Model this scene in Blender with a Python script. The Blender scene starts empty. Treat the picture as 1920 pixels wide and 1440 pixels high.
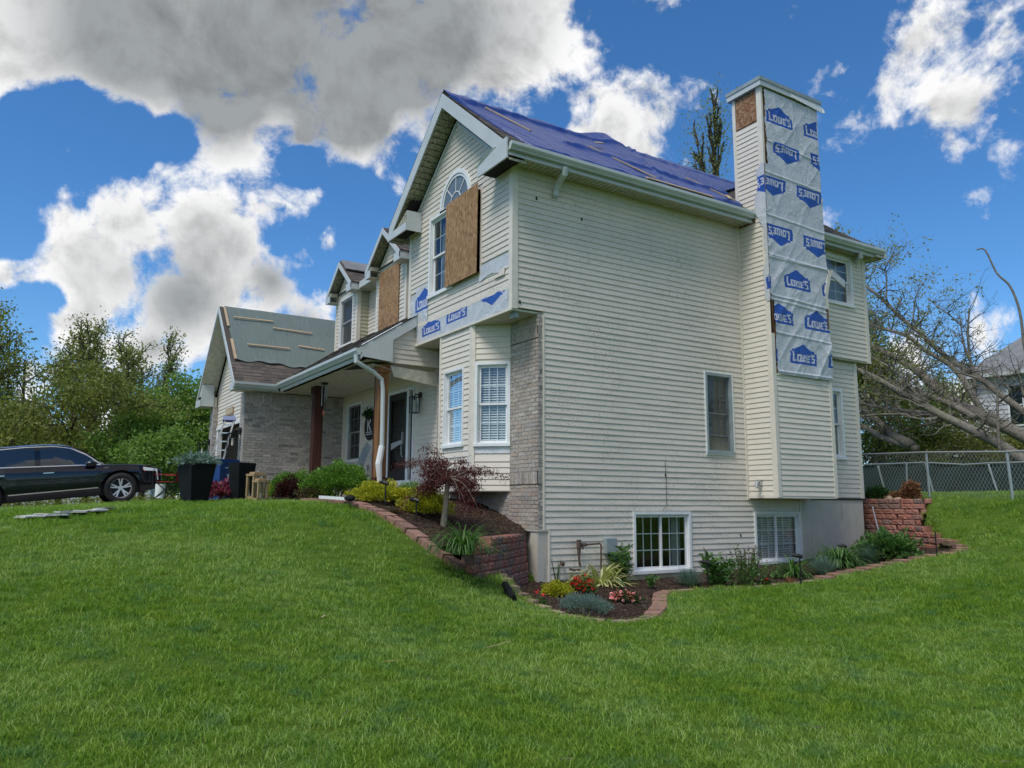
import bpy, bmesh, math, random
import numpy as np
from mathutils import Vector, Matrix, noise as mnoise
from mathutils.geometry import delaunay_2d_cdt
R = math.radians
random.seed(7)
rng = np.random.default_rng(7)
SC = bpy.context.scene
COL = SC.collection

# ------------------------------------------------------------ camera
FPX, YAW, PITCH, ROLL = 1470.4, R(57.8866), R(8.7451), R(0.3181)
CAM = np.array([10.755, -7.27, 1.6])
_fw = np.array([-math.sin(YAW)*math.cos(PITCH), math.cos(YAW)*math.cos(PITCH), math.sin(PITCH)])
_rt = np.cross(_fw, [0, 0, 1]); _rt /= np.linalg.norm(_rt); _up = np.cross(_rt, _fw)
_c, _s = math.cos(ROLL), math.sin(ROLL)
CX, CY, CZ = _c*_rt+_s*_up, -_s*_rt+_c*_up, _fw
cam_data = bpy.data.cameras.new('camera')
cam = bpy.data.objects.new('camera', cam_data); COL.objects.link(cam)
cam_data.sensor_width = 36; cam_data.lens = 36*FPX/1920
cam_data.clip_start = 0.05; cam_data.clip_end = 3000
cam.matrix_world = Matrix(((CX[0], CY[0], -CZ[0], CAM[0]), (CX[1], CY[1], -CZ[1], CAM[1]), (CX[2], CY[2], -CZ[2], CAM[2]), (0, 0, 0, 1)))
SC.camera = cam
SC.view_settings.view_transform = 'Standard'
SC.view_settings.look = 'None'
SC.view_settings.exposure = 0.88
SC.view_settings.gamma = 1.0
SC.render.engine = 'CYCLES'
SC.cycles.max_bounces = 6
SC.cycles.transparent_max_bounces = 12
SC.cycles.diffuse_bounces = 3

def ray(x, y):
    return CX*(x-960)/FPX - CY*(y-720)/FPX + CZ
def uX(x, y, X=0.):
    d = ray(x, y); return Vector(CAM+d*((X-CAM[0])/d[0]))
def uY(x, y, Y=0.):
    d = ray(x, y); return Vector(CAM+d*((Y-CAM[1])/d[1]))
def uZ(x, y, Z=0.):
    d = ray(x, y); return Vector(CAM+d*((Z-CAM[2])/d[2]))
def uD(x, y, D):           # D: horizontal distance from the viewpoint
    d = ray(x, y); return Vector(CAM+d*(D/math.hypot(d[0], d[1])))

# ------------------------------------------------------------ sun and sky
SUN_EL, SUN_AZ = R(58), R(158)     # azimuth measured clockwise from +Y
sun_data = bpy.data.lights.new('sun', 'SUN'); sun = bpy.data.objects.new('sun', sun_data); COL.objects.link(sun)
sun_data.energy = 1.5; sun_data.angle = R(20); sun_data.color = (1.0, 0.95, 0.87)
sdir = Vector((math.sin(SUN_AZ)*math.cos(SUN_EL), math.cos(SUN_AZ)*math.cos(SUN_EL), math.sin(SUN_EL)))
sun.rotation_euler = sdir.to_track_quat('Z', 'Y').to_euler()
sun.location = (0, 0, 60)

W = bpy.data.worlds.new('World'); SC.world = W; W.use_nodes = True
wt = W.node_tree; wt.nodes.clear()
class NT:
    def __init__(s, t): s.t = t
    def n(s, ty, **kw):
        o = s.t.nodes.new(ty)
        for k, v in kw.items(): setattr(o, k, v)
        return o
    def l(s, a, b): s.t.links.new(a, b)
    def val(s, sock, v):
        if hasattr(v, 'is_linked') or hasattr(v, 'links'): s.l(v, sock)
        else: sock.default_value = v
    def m(s, op, a, b=None, c=None, clamp=False):
        o = s.n('ShaderNodeMath', operation=op); o.use_clamp = clamp
        s.val(o.inputs[0], a)
        if b is not None: s.val(o.inputs[1], b)
        if c is not None: s.val(o.inputs[2], c)
        return o.outputs[0]
    def vm(s, op, a, b=None, out=0):
        o = s.n('ShaderNodeVectorMath', operation=op)
        s.val(o.inputs[0], a)
        if b is not None:
            s.val(o.inputs[3 if op == 'SCALE' else 1], b)
        return o.outputs[out]
    def noise(s, vec, scale, detail=4, rough=.5, dist=0., lac=2.0):
        o = s.n('ShaderNodeTexNoise'); o.inputs['Scale'].default_value = scale; o.inputs['Detail'].default_value = detail
        o.inputs['Roughness'].default_value = rough; o.inputs['Distortion'].default_value = dist; o.inputs['Lacunarity'].default_value = lac
        if vec is not None: s.l(vec, o.inputs['Vector'])
        return o.outputs['Fac'], o.outputs['Color']
    def ss(s, x, a, b, lo=0., hi=1.):
        o = s.n('ShaderNodeMapRange', interpolation_type='SMOOTHSTEP')
        s.val(o.inputs[0], x); o.inputs[1].default_value = a; o.inputs[2].default_value = b
        o.inputs[3].default_value = lo; o.inputs[4].default_value = hi
        return o.outputs[0]
    def mix(s, f, a, b, mode='MIX'):
        o = s.n('ShaderNodeMix', data_type='RGBA', blend_type=mode)
        s.val(o.inputs[0], f); s.val(o.inputs[6], a if not isinstance(a, tuple) else (*a[:3], 1)); s.val(o.inputs[7], b if not isinstance(b, tuple) else (*b[:3], 1))
        return o.outputs[2]
    def ramp(s, f, stops, interp='LINEAR'):
        o = s.n('ShaderNodeValToRGB'); cr = o.color_ramp; cr.interpolation = interp
        while len(cr.elements) < len(stops): cr.elements.new(.5)
        for e, (p, c) in zip(cr.elements, stops): e.position = p; e.color = (*c[:3], 1)
        s.l(f, o.inputs[0]); return o.outputs[0]

w = NT(wt)
tc = w.n('ShaderNodeTexCoord')
dirv = w.vm('NORMALIZE', tc.outputs['Generated'])
sky = w.n('ShaderNodeTexSky', sky_type='NISHITA'); sky.sun_disc = False
sky.sun_elevation = SUN_EL; sky.sun_rotation = SUN_AZ; sky.altitude = 200
sky.air_density = 1.0; sky.dust_density = 0.1; sky.ozone_density = 3.0
hs = w.n('ShaderNodeHueSaturation'); hs.inputs['Saturation'].default_value = 1.12; hs.inputs['Value'].default_value = SKYV = 0.072
w.l(w.vm('MULTIPLY', sky.outputs[0], (.78, .97, 1.14)), hs.inputs['Color'])
BLOBS = [  # cloud masses: direction through (x, y), angular radius, greyness
 (60,40,200,.1),(250,60,230,.75),(420,170,190,.8),(520,60,250,.9),(640,190,190,1.),(760,90,230,.9),(880,60,200,.5),(1000,20,160,.15),(1010,100,110,.1),(930,160,110,.3),
 (560,260,90,.9),(700,260,95,.75),(700,325,62,.3),(745,350,50,.1),(800,240,90,.5),(120,110,120,.3),(30,130,90,.1),
 (240,420,115,.05),(390,465,150,.25),(190,505,140,.2),(490,400,80,.1),(560,385,62,.05),(340,560,160,.55),(500,540,130,.55),(110,410,52,.1),(385,300,40,.05),
 (560,620,110,.6),(150,600,80,.2),(290,650,110,.5),(600,370,40,.1),(125,285,34,.1),(330,310,60,.05),(440,470,120,.3),(460,680,100,.4),
 (615,455,52,.1),(10,525,66,.1),(75,350,18,.1),
 (1160,230,105,0.),(1240,210,112,0.),(1310,185,90,0.),(1200,290,115,.05),(1280,280,90,0.),(1120,250,80,0.),(1330,330,60,.1),(1100,300,60,.1),
 (1700,95,104,0.),(1660,160,100,0.),(1610,215,88,0.),(1760,85,76,0.),(1590,270,62,.0),(1880,90,52,0.),(1870,30,44,0.),(1900,150,34,0.),(1720,190,34,0.),
 (1805,225,104,0.),(1798,285,92,0.),(1825,375,66,0.),(1560,395,66,0.),(1575,300,50,0.),(1740,280,30,0.),(1600,360,26,0.),(1840,625,70,0.),(1700,680,60,.1),(1790,740,90,.1),(1870,780,70,.1),
 (60,700,90,.2),(420,800,120,.3),(250,830,120,.2),(1300,800,200,.2)]
rnd = random.Random(5)
extra = []
for i in range(26):        # the rest of the sky carries on with the same broken cumulus
    az = R(rnd.uniform(115, 395)); el = R(rnd.uniform(8, 75))
    az = YAW - az + R(0)
    d = Vector((-math.sin(az)*math.cos(el), math.cos(az)*math.cos(el), math.sin(el)))
    dd = Vector((_fw[0], _fw[1], _fw[2]))
    if d.dot(dd) > .72: continue
    extra.append((d, rnd.uniform(.12, .34), rnd.uniform(0, .6)))
nz_lo, nz_c = w.noise(dirv, 5.0, 2, .5)
warp = w.vm('ADD', dirv, w.vm('SCALE', w.vm('SUBTRACT', nz_c, (.5, .5, .5)), .045))
acc = None; dk = None
for b in BLOBS + extra:
    if len(b) == 4:
        v = Vector(ray(b[0], b[1])).normalized(); r = b[2]/FPX*0.80; g = b[3]
    else: v, r, g = b
    dist = w.vm('DISTANCE', warp, tuple(v), out=1)
    f = w.m('MULTIPLY_ADD', dist, -1.0/.07, r/.07)
    acc = f if acc is None else w.m('SMOOTH_MAX', acc, f, .35)
    if g > .12:
        q = w.m('MULTIPLY', w.m('MAXIMUM', w.m('MULTIPLY_ADD', dist, -1.0/(r*1.25), 1.0), 0.), g*1.5)
        dk = q if dk is None else w.m('SMOOTH_MAX', dk, q, .2)
f1, _ = w.noise(warp, 9.0, 12, .60, .2)
upv = tuple(Vector((sdir.x*.3, sdir.y*.3, .9)).normalized()*.018)
f2, _ = w.noise(w.vm('ADD', warp, upv), 9.0, 7, .58, .2)
f3, _ = w.noise(dirv, 34.0, 8, .65, .4)
dens = w.m('ADD', w.m('MULTIPLY_ADD', f1, 3.0, -1.44), w.m('MINIMUM', acc, .95))
dens = w.m('ADD', dens, w.m('MULTIPLY_ADD', f3, .9, -.45))
clr = None
for bx, by, br in ((150,235,60),(250,255,55),(330,262,42),(560,318,36),(650,365,50),(690,450,60),(665,520,45),(40,300,80),(10,420,60),(50,225,30),(20,600,60),(90,560,30)):
    v = Vector(ray(bx, by)).normalized(); dist = w.vm('DISTANCE', warp, tuple(v), out=1); q = w.m('MAXIMUM', w.m('MULTIPLY_ADD', dist, -1.0/(br/FPX*1.25), 1.0), 0.)
    clr = q if clr is None else w.m('SMOOTH_MAX', clr, q, .2)
dens = w.m('SUBTRACT', dens, w.m('MULTIPLY', clr, 1.7))
alpha = w.ss(dens, .0, .50)
relief = w.m('MULTIPLY', w.m('SUBTRACT', f1, f2), 1.3)
thick = w.ss(dens, .25, 1.3)
flo, _ = w.noise(warp, 3.2, 3, .5)
gray = w.m('MINIMUM', w.m('MULTIPLY', w.m('MULTIPLY', dk, w.m('MULTIPLY_ADD', flo, 1.2, .75)), w.ss(w.m('ADD', acc, w.m('MULTIPLY', dens, .35)), .25, 1.15)), 1.0)
lum = w.m('ADD', w.m('MULTIPLY_ADD', thick, -.085, .535), w.m('MULTIPLY', relief, w.m('MULTIPLY_ADD', gray, -.30, 1.0)))
lum = w.m('MINIMUM', w.m('MAXIMUM', lum, .29), .54)
ccol = w.mix(w.m('MULTIPLY', gray, .93), (1.0, 1.0, 1.0), (.30, .325, .34))
cl = w.vm('SCALE', ccol, lum)
sky_mix = w.mix(alpha, hs.outputs[0], cl)
bg = w.n('ShaderNodeBackground'); w.l(sky_mix, bg.inputs[0]); bg.inputs[1].default_value = 1.0
wo = w.n('ShaderNodeOutputWorld'); w.l(bg.outputs[0], wo.inputs[0])
W.cycles.sampling_method = 'MANUAL'; W.cycles.sample_map_resolution = 1024

# ------------------------------------------------------------ object helpers
def tag(o, label=None, cat=None, group=None, kind=None):
    if label: o['label'] = label
    if cat: o['category'] = cat
    if group: o['group'] = group
    if kind: o['kind'] = kind
    return o
def empty(name, loc, label=None, cat=None, group=None):
    o = bpy.data.objects.new(name, None); COL.objects.link(o); o.location = loc; o.empty_display_size = .2
    return tag(o, label, cat, group)
class MB:
    """collects faces and links them as one mesh object (world coordinates)"""
    def __init__(s): s.v = []; s.f = []; s.mi = []
    def face(s, pts, mi=0):
        i = len(s.v); s.v += [tuple(p) for p in pts]; s.f.append(tuple(range(i, i+len(pts)))); s.mi.append(mi); return s
    def add(s, vs, fs, mi=0):
        i = len(s.v); s.v += [tuple(p) for p in vs]; s.f += [tuple(a+i for a in f) for f in fs]; s.mi += [mi]*len(fs); return s
    def box(s, x0, x1, y0, y1, z0, z1, mi=0):
        if x0 > x1: x0, x1 = x1, x0
        if y0 > y1: y0, y1 = y1, y0
        if z0 > z1: z0, z1 = z1, z0
        return s.add([(x0,y0,z0),(x1,y0,z0),(x1,y1,z0),(x0,y1,z0),(x0,y0,z1),(x1,y0,z1),(x1,y1,z1),(x0,y1,z1)],
            [(0,3,2,1),(4,5,6,7),(0,1,5,4),(1,2,6,5),(2,3,7,6),(3,0,4,7)], mi)
    def obox(s, c, ax, ay, az, mi=0):   # oriented box: centre and three half axes
        c, ax, ay, az = map(Vector, (c, ax, ay, az)); P = []
        for k in (-1, 1):
            for a, b in ((-1,-1),(1,-1),(1,1),(-1,1)): P.append(c+ax*a+ay*b+az*k)
        fl = ax.cross(ay).dot(az) < 0
        F = [(0,3,2,1),(4,5,6,7),(0,1,5,4),(1,2,6,5),(2,3,7,6),(3,0,4,7)]
        if fl: F = [f[::-1] for f in F]
        return s.add(P, F, mi)
    def bar(s, a, b, w, h, up=(0,0,1), mi=0):
        a, b = Vector(a), Vector(b); d = (b-a); L = d.length; d.normalize()
        u = Vector(up); r = d.cross(u)
        if r.length < 1e-4: r = d.cross(Vector((1,0,0)))
        r.normalize(); u = r.cross(d)
        return s.obox((a+b)/2, d*L/2, r*w/2, u*h/2, mi)
    def tube(s, pts, rad, n=8, cap=True, mi=0):
        pts = [Vector(p) for p in pts]
        if not hasattr(rad, '__len__'): rad = [rad]*len(pts)
        prev = None; base = len(s.v); N = len(pts)
        for i, p in enumerate(pts):
            d = (pts[min(i+1, N-1)]-pts[max(i-1, 0)])
            if d.length < 1e-9: d = Vector((0,0,1))
            d.normalize()
            if prev is None: r = d.orthogonal().normalized()
            else:
                r = prev-d*prev.dot(d)
                r = r.normalized() if r.length > 1e-6 else d.orthogonal().normalized()
            prev = r; q = d.cross(r)
            for k in range(n):
                a = 2*math.pi*k/n; s.v.append(tuple(p+(r*math.cos(a)+q*math.sin(a))*rad[i]))
        for i in range(N-1):
            for k in range(n):
                a = base+i*n+k; b = base+i*n+(k+1) % n
                s.f.append((a, b, b+n, a+n)); s.mi.append(mi)
        if cap:
            s.f.append(tuple(base+k for k in range(n))[::-1]); s.mi.append(mi)
            s.f.append(tuple(base+(N-1)*n+k for k in range(n))); s.mi.append(mi)
        return s
    def prism(s, poly, d, mi=0):        # polygon (3D points) swept by vector d
        P = [Vector(p) for p in poly]; d = Vector(d); n = len(P)
        nrm = Vector((0,0,0))
        for i in range(n): nrm += P[i].cross(P[(i+1) % n])
        if nrm.dot(d) > 0: P = P[::-1]
        vs = P+[p+d for p in P]
        fs = [tuple(range(n)), tuple(range(2*n-1, n-1, -1))]
        for i in range(n):
            j = (i+1) % n; fs.append((i, i+n, j+n, j))
        # side faces outward
        return s.add(vs, fs, mi)
    def cyl(s, a, b, r, n=16, mi=0): return s.tube([a, b], r, n, True, mi)
    def ellips(s, c, rx, ry, rz, nu=12, nv=8, mi=0, fn=None):
        base = len(s.v); c = Vector(c)
        for j in range(nv+1):
            t = math.pi*j/nv
            for i in range(nu):
                a = 2*math.pi*i/nu
                p = Vector((rx*math.sin(t)*math.cos(a), ry*math.sin(t)*math.sin(a), rz*math.cos(t)))
                if fn: p = fn(p)
                s.v.append(tuple(c+p))
        for j in range(nv):
            for i in range(nu):
                a = base+j*nu+i; b = base+j*nu+(i+1) % nu
                s.f.append((a, a+nu, b+nu, b)); s.mi.append(mi)
        return s
    def mesh(s, name, mats, smooth=False):
        me = bpy.data.meshes.new(name); me.from_pydata(s.v, [], s.f)
        for m in (mats if isinstance(mats, (list, tuple)) else [mats]): me.materials.append(m)
        if any(s.mi): me.polygons.foreach_set('material_index', s.mi)
        if smooth: me.polygons.foreach_set('use_smooth', [True]*len(s.f))
        me.update(); return me
    def build(s, name, mats, parent=None, smooth=False, **kw):
        me = s.mesh(name, mats, smooth); o = bpy.data.objects.new(name, me); COL.objects.link(o)
        if parent is not None: attach(o, parent)
        return tag(o, kw.get('label'), kw.get('cat'), kw.get('group'), kw.get('kind'))
def world_loc(o):
    v = Vector((0,0,0))
    while o is not None: v += o.location; o = o.parent
    return v
def attach(o, p):      # mesh given in world coordinates under an unrotated parent
    o.parent = p; o.location = -world_loc(p)
def inst(me, name, loc, parent, rot=None, scale=None):
    o = bpy.data.objects.new(name, me); COL.objects.link(o); o.parent = parent
    o.location = Vector(loc)-world_loc(parent)
    if rot: o.rotation_euler = rot
    if scale: o.scale = scale
    return o
def children(o): return [c for c in o.children]
def copy_tree(o, loc=None, rz=None, label=None, parent=None):
    c = o.copy(); COL.objects.link(c)
    if parent is not None: c.parent = parent
    if loc is not None: c.location = loc
    if rz is not None: c.rotation_euler.z = rz
    if label: c['label'] = label
    for ch in o.children: copy_tree(ch, parent=c)
    return c
# ------------------------------------------------------------ materials
def newmat(name):
    m = bpy.data.materials.new(name); m.use_nodes = True; t = m.node_tree; t.nodes.clear()
    k = NT(t); out = k.n('ShaderNodeOutputMaterial'); b = k.n('ShaderNodeBsdfPrincipled'); k.l(b.outputs[0], out.inputs[0])
    k.b = b; k.out = out; return m, k
def setp(k, col=None, rough=None, metal=None, spec=None, sub=None):
    b = k.b
    if col is not None: k.val(b.inputs['Base Color'], (*col[:3], 1) if isinstance(col, tuple) else col)
    if rough is not None: k.val(b.inputs['Roughness'], rough)
    if metal is not None: b.inputs['Metallic'].default_value = metal
    if spec is not None: b.inputs['Specular IOR Level'].default_value = spec
def bump(k, h, strength=.3, dist=.01):
    o = k.n('ShaderNodeBump'); o.inputs['Strength'].default_value = strength; o.inputs['Distance'].default_value = dist
    k.l(h, o.inputs['Height']); k.l(o.outputs[0], k.b.inputs['Normal'])
def pos(k): return k.n('ShaderNodeNewGeometry').outputs['Position']
def scaled(k, v, sc):
    return k.vm('MULTIPLY', v, tuple(sc))
def simple(name, col, rough=.5, metal=0., var=.12, nscale=6., spec=.5, bmp=0.):
    m, k = newmat(name); P = pos(k)
    f, _ = k.noise(P, nscale, 5, .6)
    c = k.mix(k.ss(f, .3, .7), tuple(x*(1-var) for x in col), tuple(min(1, x*(1+var)) for x in col))
    setp(k, c, rough, metal, spec)
    if bmp: 
        f2, _ = k.noise(P, nscale*8, 4, .6); bump(k, f2, bmp, .005)
    return m
def siding_mat(name, base, green, dirt=.5):
    m, k = newmat(name); P = pos(k)
    big, _ = k.noise(scaled(k, P, (1, 1, .35)), .9, 4, .6)
    c = k.mix(k.ss(big, .35, .7), base, green)
    # fine grime, thin dark specks of blown debris, denser higher up
    f, _ = k.noise(scaled(k, P, (42, 42, 75)), 1.0, 3, .6)
    dens, _ = k.noise(P, 1.1, 3, .5)
    sp = k.ss(k.m('ADD', f, k.m('MULTIPLY_ADD', dens, .22, -.11)), .625, .68)
    c = k.mix(k.m('MULTIPLY', sp, dirt), c, (.10, .09, .06))
    f5, _ = k.noise(scaled(k, P, (14, 14, 40)), 1.0, 5, .7)
    c = k.mix(k.m('MULTIPLY', k.ss(f5, .52, .8), .35*dirt), c, (.30, .28, .20))
    v, _ = k.noise(scaled(k, P, (3, 3, 9.84)), 1., 2, .5)
    c = k.mix(k.m('MULTIPLY', k.ss(v, .4, .8), .10), c, (.38, .38, .30))
    setp(k, c, .48, 0, .35)
    g, _ = k.noise(scaled(k, P, (8, 8, 90)), 1., 3, .6); bump(k, g, .12, .004)
    return m
M = {}
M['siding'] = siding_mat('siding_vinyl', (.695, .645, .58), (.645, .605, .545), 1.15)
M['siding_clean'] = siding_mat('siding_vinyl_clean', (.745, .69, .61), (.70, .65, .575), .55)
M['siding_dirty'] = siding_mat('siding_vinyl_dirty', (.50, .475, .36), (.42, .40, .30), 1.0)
M['corner'] = simple('corner_post_vinyl', (.71, .665, .59), .45, var=.06)
M['trim'] = simple('trim_aluminium', (.52, .56, .58), .4, var=.05, nscale=2.5)
M['white'] = simple('white_vinyl', (.76, .78, .80), .35, var=.05)
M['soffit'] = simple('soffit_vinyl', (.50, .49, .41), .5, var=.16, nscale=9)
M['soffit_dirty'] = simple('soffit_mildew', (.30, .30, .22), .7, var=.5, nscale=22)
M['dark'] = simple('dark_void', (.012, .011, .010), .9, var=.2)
M['interior'] = simple('room_interior', (.035, .035, .035), .9)
M['garage_in'] = simple('garage_interior', (.22, .22, .22), .9)
M['gutter'] = simple('gutter_painted', (.50, .55, .56), .32, var=.07, nscale=1.5)
M['black_metal'] = simple('black_metal', (.012, .012, .013), .4, spec=.4)
M['steel'] = simple('galvanised_steel', (.50, .52, .53), .35, .8, var=.1, nscale=20)
M['wire'] = simple('wire_galvanised', (.34, .37, .38), .5, .3, var=.05)
M['alu'] = simple('aluminium_mill', (.55, .57, .58), .35, .7, var=.08)
M['pipe'] = simple('iron_pipe', (.11, .075, .06), .6, .2, var=.3, nscale=30)
M['graybox'] = simple('grey_box_paint', (.27, .32, .34), .45)
M['blind'] = simple('blind_white', (.90, .90, .89), .6, var=.03)
M['curtain'] = simple('curtain_grey', (.34, .36, .38), .9, var=.1)
M['blue_plastic'] = simple('blue_plastic', (.012, .055, .22), .35, var=.1)
M['black_plastic'] = simple('black_planter', (.008, .010, .011), .75, var=.2, nscale=3, spec=.2)
M['red_cloth'] = simple('red_cloth', (.36, .02, .03), .8)
M['candle'] = simple('candle_wax', (.75, .72, .62), .5)
M['rubber'] = simple('tyre_rubber', (.010, .010, .011), .75, bmp=.2)
M['chrome'] = simple('chrome', (.70, .71, .73), .24, 1.0, var=.03)
M['paint_black'] = None
m, k = newmat('car_paint'); setp(k, (.002, .003, .010), .15, .0, .4); k.b.inputs['Coat Weight'].default_value = .5; k.b.inputs['Coat Roughness'].default_value = .02
M['paint_black'] = m
M['alloy'] = simple('alloy_rim', (.62, .63, .65), .38, .5, var=.03)
m, k = newmat('car_glass'); setp(k, (.012, .02, .028), .03, 0, .9); M['car_glass'] = m
# window glass: reflects by angle, lets the rest through
m = bpy.data.materials.new('window_glass'); m.use_nodes = True; k = NT(m.node_tree); m.node_tree.nodes.clear()
o_ = k.n('ShaderNodeOutputMaterial'); g_ = k.n('ShaderNodeBsdfGlossy'); g_.inputs['Roughness'].default_value = .015
g_.inputs['Color'].default_value = (.95, .97, 1, 1)
t_ = k.n('ShaderNodeBsdfTransparent'); t_.inputs[0].default_value = (.80, .85, .86, 1)
lw = k.n('ShaderNodeLayerWeight'); lw.inputs['Blend'].default_value = .34
mx = k.n('ShaderNodeMixShader'); k.l(k.m('MULTIPLY_ADD', lw.outputs['Fresnel'], .42, .07, clamp=True), mx.inputs[0]); k.l(t_.outputs[0], mx.inputs[1]); k.l(g_.outputs[0], mx.inputs[2]); k.l(mx.outputs[0], o_.inputs[0])
fz, _ = k.noise(pos(k), 1.6, 2, .5); bb = k.n('ShaderNodeBump'); bb.inputs['Strength'].default_value = .06; bb.inputs['Distance'].default_value = .05; k.l(fz, bb.inputs['Height']); k.l(bb.outputs[0], g_.inputs['Normal'])
M['glass'] = m
# insect screen
m, k = newmat('insect_screen'); setp(k, (.06, .062, .065), .7)
tr = k.n('ShaderNodeBsdfTransparent'); mx = k.n('ShaderNodeMixShader'); ns, _ = k.noise(scaled(k, pos(k), (12, 12, 5)), 1., 4, .7)
k.val(mx.inputs[0], k.ss(ns, .2, .8, .30, .52)); k.l(tr.outputs[0], mx.inputs[1]); k.l(k.b.outputs[0], mx.inputs[2]); k.l(mx.outputs[0], k.out.inputs[0]); M['screen'] = m
# brick: each loose brick gets its own tone
def brick_mat(name, stops, nscale=25.):
    m, k = newmat(name); P = pos(k); g = k.n('ShaderNodeNewGeometry'); oi = k.n('ShaderNodeObjectInfo')
    r = k.m('FRACT', k.m('ADD', g.outputs['Random Per Island'], oi.outputs['Random']))
    c = k.ramp(r, stops)
    f, _ = k.noise(P, nscale, 6, .7); c = k.mix(k.ss(f, .35, .7), c, k.vm('SCALE', c, .55))
    f2, _ = k.noise(P, nscale*2.2, 4, .7); c = k.mix(k.ss(f2, .58, .72), c, (.52, .50, .47))
    setp(k, c, .9, 0, .2); bump(k, f, .5, .006); return m
M['brick'] = brick_mat('brick_tumbled', [(0, (.44, .38, .32)), (.25, (.53, .47, .40)), (.45, (.40, .36, .33)), (.62, (.50, .41, .33)), (.8, (.58, .53, .47)), (1, (.34, .31, .29))])
M['brick_grey'] = brick_mat('brick_grey', [(0, (.39, .365, .335)), (.3, (.50, .465, .425)), (.6, (.33, .31, .29)), (.85, (.58, .54, .50)), (1, (.22, .205, .195))])
M['brick_light'] = brick_mat('brick_light', [(0, (.46, .44, .41)), (.5, (.54, .52, .49)), (1, (.38, .36, .34))])
M['mortar'] = simple('mortar', (.42, .40, .37), .95, bmp=.4)
M['block_red'] = brick_mat('retaining_block', [(0, (.33, .14, .11)), (.35, (.41, .175, .13)), (.6, (.28, .155, .13)), (.8, (.23, .16, .145)), (1, (.45, .21, .16))], 14.)
M['stone_pink'] = brick_mat('edging_stone', [(0, (.31, .175, .135)), (.5, (.37, .21, .165)), (1, (.25, .15, .12))], 16.)
M['stone_tan'] = brick_mat('edging_stone_tan', [(0, (.33, .25, .18)), (.5, (.40, .31, .23)), (1, (.28, .20, .15))], 16.)
# concrete
m, k = newmat('concrete_wall'); P = pos(k); f, _ = k.noise(P, 2.2, 6, .65); f2, _ = k.noise(P, 30, 5, .6); f3, _ = k.noise(scaled(k, P, (6, 6, .8)), 1., 4, .6)
c = k.mix(k.ss(f, .3, .7), (.50, .475, .42), (.60, .57, .51)); c = k.mix(k.m('MULTIPLY', k.ss(f3, .56, .75), .5), c, (.17, .165, .15)); c = k.mix(k.m('MULTIPLY', f2, .3), c, (.42, .40, .37))
setp(k, c, .9, 0, .2); bump(k, f2, .4, .006); M['concrete'] = m
# oriented strand board
def osb(name, c1, c2, c3, along=(1, 1, 1)):
    m, k = newmat(name); P = pos(k)
    wv, wc = k.noise(P, 9, 2, .5); PP = k.vm('ADD', P, k.vm('SCALE', wc, .03))
    vo = k.n('ShaderNodeTexVoronoi'); vo.inputs['Scale'].default_value = 1.; k.l(scaled(k, PP, along), vo.inputs['Vector'])
    sep = k.n('ShaderNodeSeparateColor'); k.l(vo.outputs['Color'], sep.inputs[0])
    c = k.ramp(sep.outputs[0], [(0, c1), (.5, c2), (.8, c3), (1, tuple(x*.55 for x in c1))])
    f, _ = k.noise(P, 2.2, 4, .6); c = k.mix(k.m('MULTIPLY', k.ss(f, .48, .75), .55), c, tuple(x*.42 for x in c1))
    f2, _ = k.noise(scaled(k, P, tuple(3*a for a in along)), 1., 3, .6); c = k.mix(k.m('MULTIPLY', f2, .25), c, (.1, .06, .03))
    setp(k, c, .8, 0, .2); bump(k, sep.outputs[1], .3, .003); return m
M['osb'] = osb('strand_board', (.29, .165, .085), (.37, .225, .12), (.47, .30, .175), (34, 34, 15))
M['osb_red'] = osb('strand_board_red', (.22, .095, .045), (.28, .14, .075), (.42, .27, .17), (24, 24, 26))
# wood
def wood(name, c1, c2, ax=2, rough=.7):
    m, k = newmat(name); P = pos(k); s = [18, 18, 18]; s[ax] = 1.2
    f, _ = k.noise(scaled(k, P, s), 1., 5, .65, .6); c = k.mix(k.ss(f, .3, .7), c1, c2)
    g, _ = k.noise(P, 1.7, 3, .5); c = k.mix(k.m('MULTIPLY', k.ss(g, .5, .8), .35), c, tuple(x*.5 for x in c1))
    setp(k, c, rough, 0, .3); bump(k, f, .25, .004); return m
M['cedar'] = wood('cedar_post', (.17, .075, .028), (.29, .145, .055))
M['cedar_dark'] = wood('cedar_stained', (.040, .014, .010), (.075, .026, .017))
M['lath'] = wood('batten_wood', (.42, .31, .20), (.52, .41, .28), 1)
M['rotten'] = wood('split_wood', (.10, .05, .028), (.24, .14, .08))
M['lantern_wood'] = wood('lantern_wood', (.30, .21, .11), (.42, .31, .18))
M['sign_wood'] = wood('sign_wood', (.36, .25, .15), (.42, .31, .2), 0)
# shingles
def shingles(name, cols):
    m, k = newmat(name); P = pos(k); g = k.n('ShaderNodeNewGeometry')
    c = k.ramp(g.outputs['Random Per Island'], cols); f, _ = k.noise(P, 60, 4, .7); f2, _ = k.noise(P, 1.3, 4, .6)
    c = k.mix(k.m('MULTIPLY', f, .6), c, k.vm('SCALE', c, .4)); c = k.mix(k.m('MULTIPLY', k.ss(f2, .45, .75), .4), c, (.075, .066, .06))
    setp(k, c, .95, 0, .15); bump(k, f, .5, .006); return m
M['shingle'] = shingles('asphalt_shingle', [(0, (.120, .105, .098)), (.3, (.16, .138, .125)), (.6, (.10, .092, .088)), (.85, (.19, .16, .145)), (1, (.09, .083, .08))])
M['shingle_far'] = simple('far_shingle', (.19, .20, .215), .9, var=.15, nscale=3)
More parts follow.
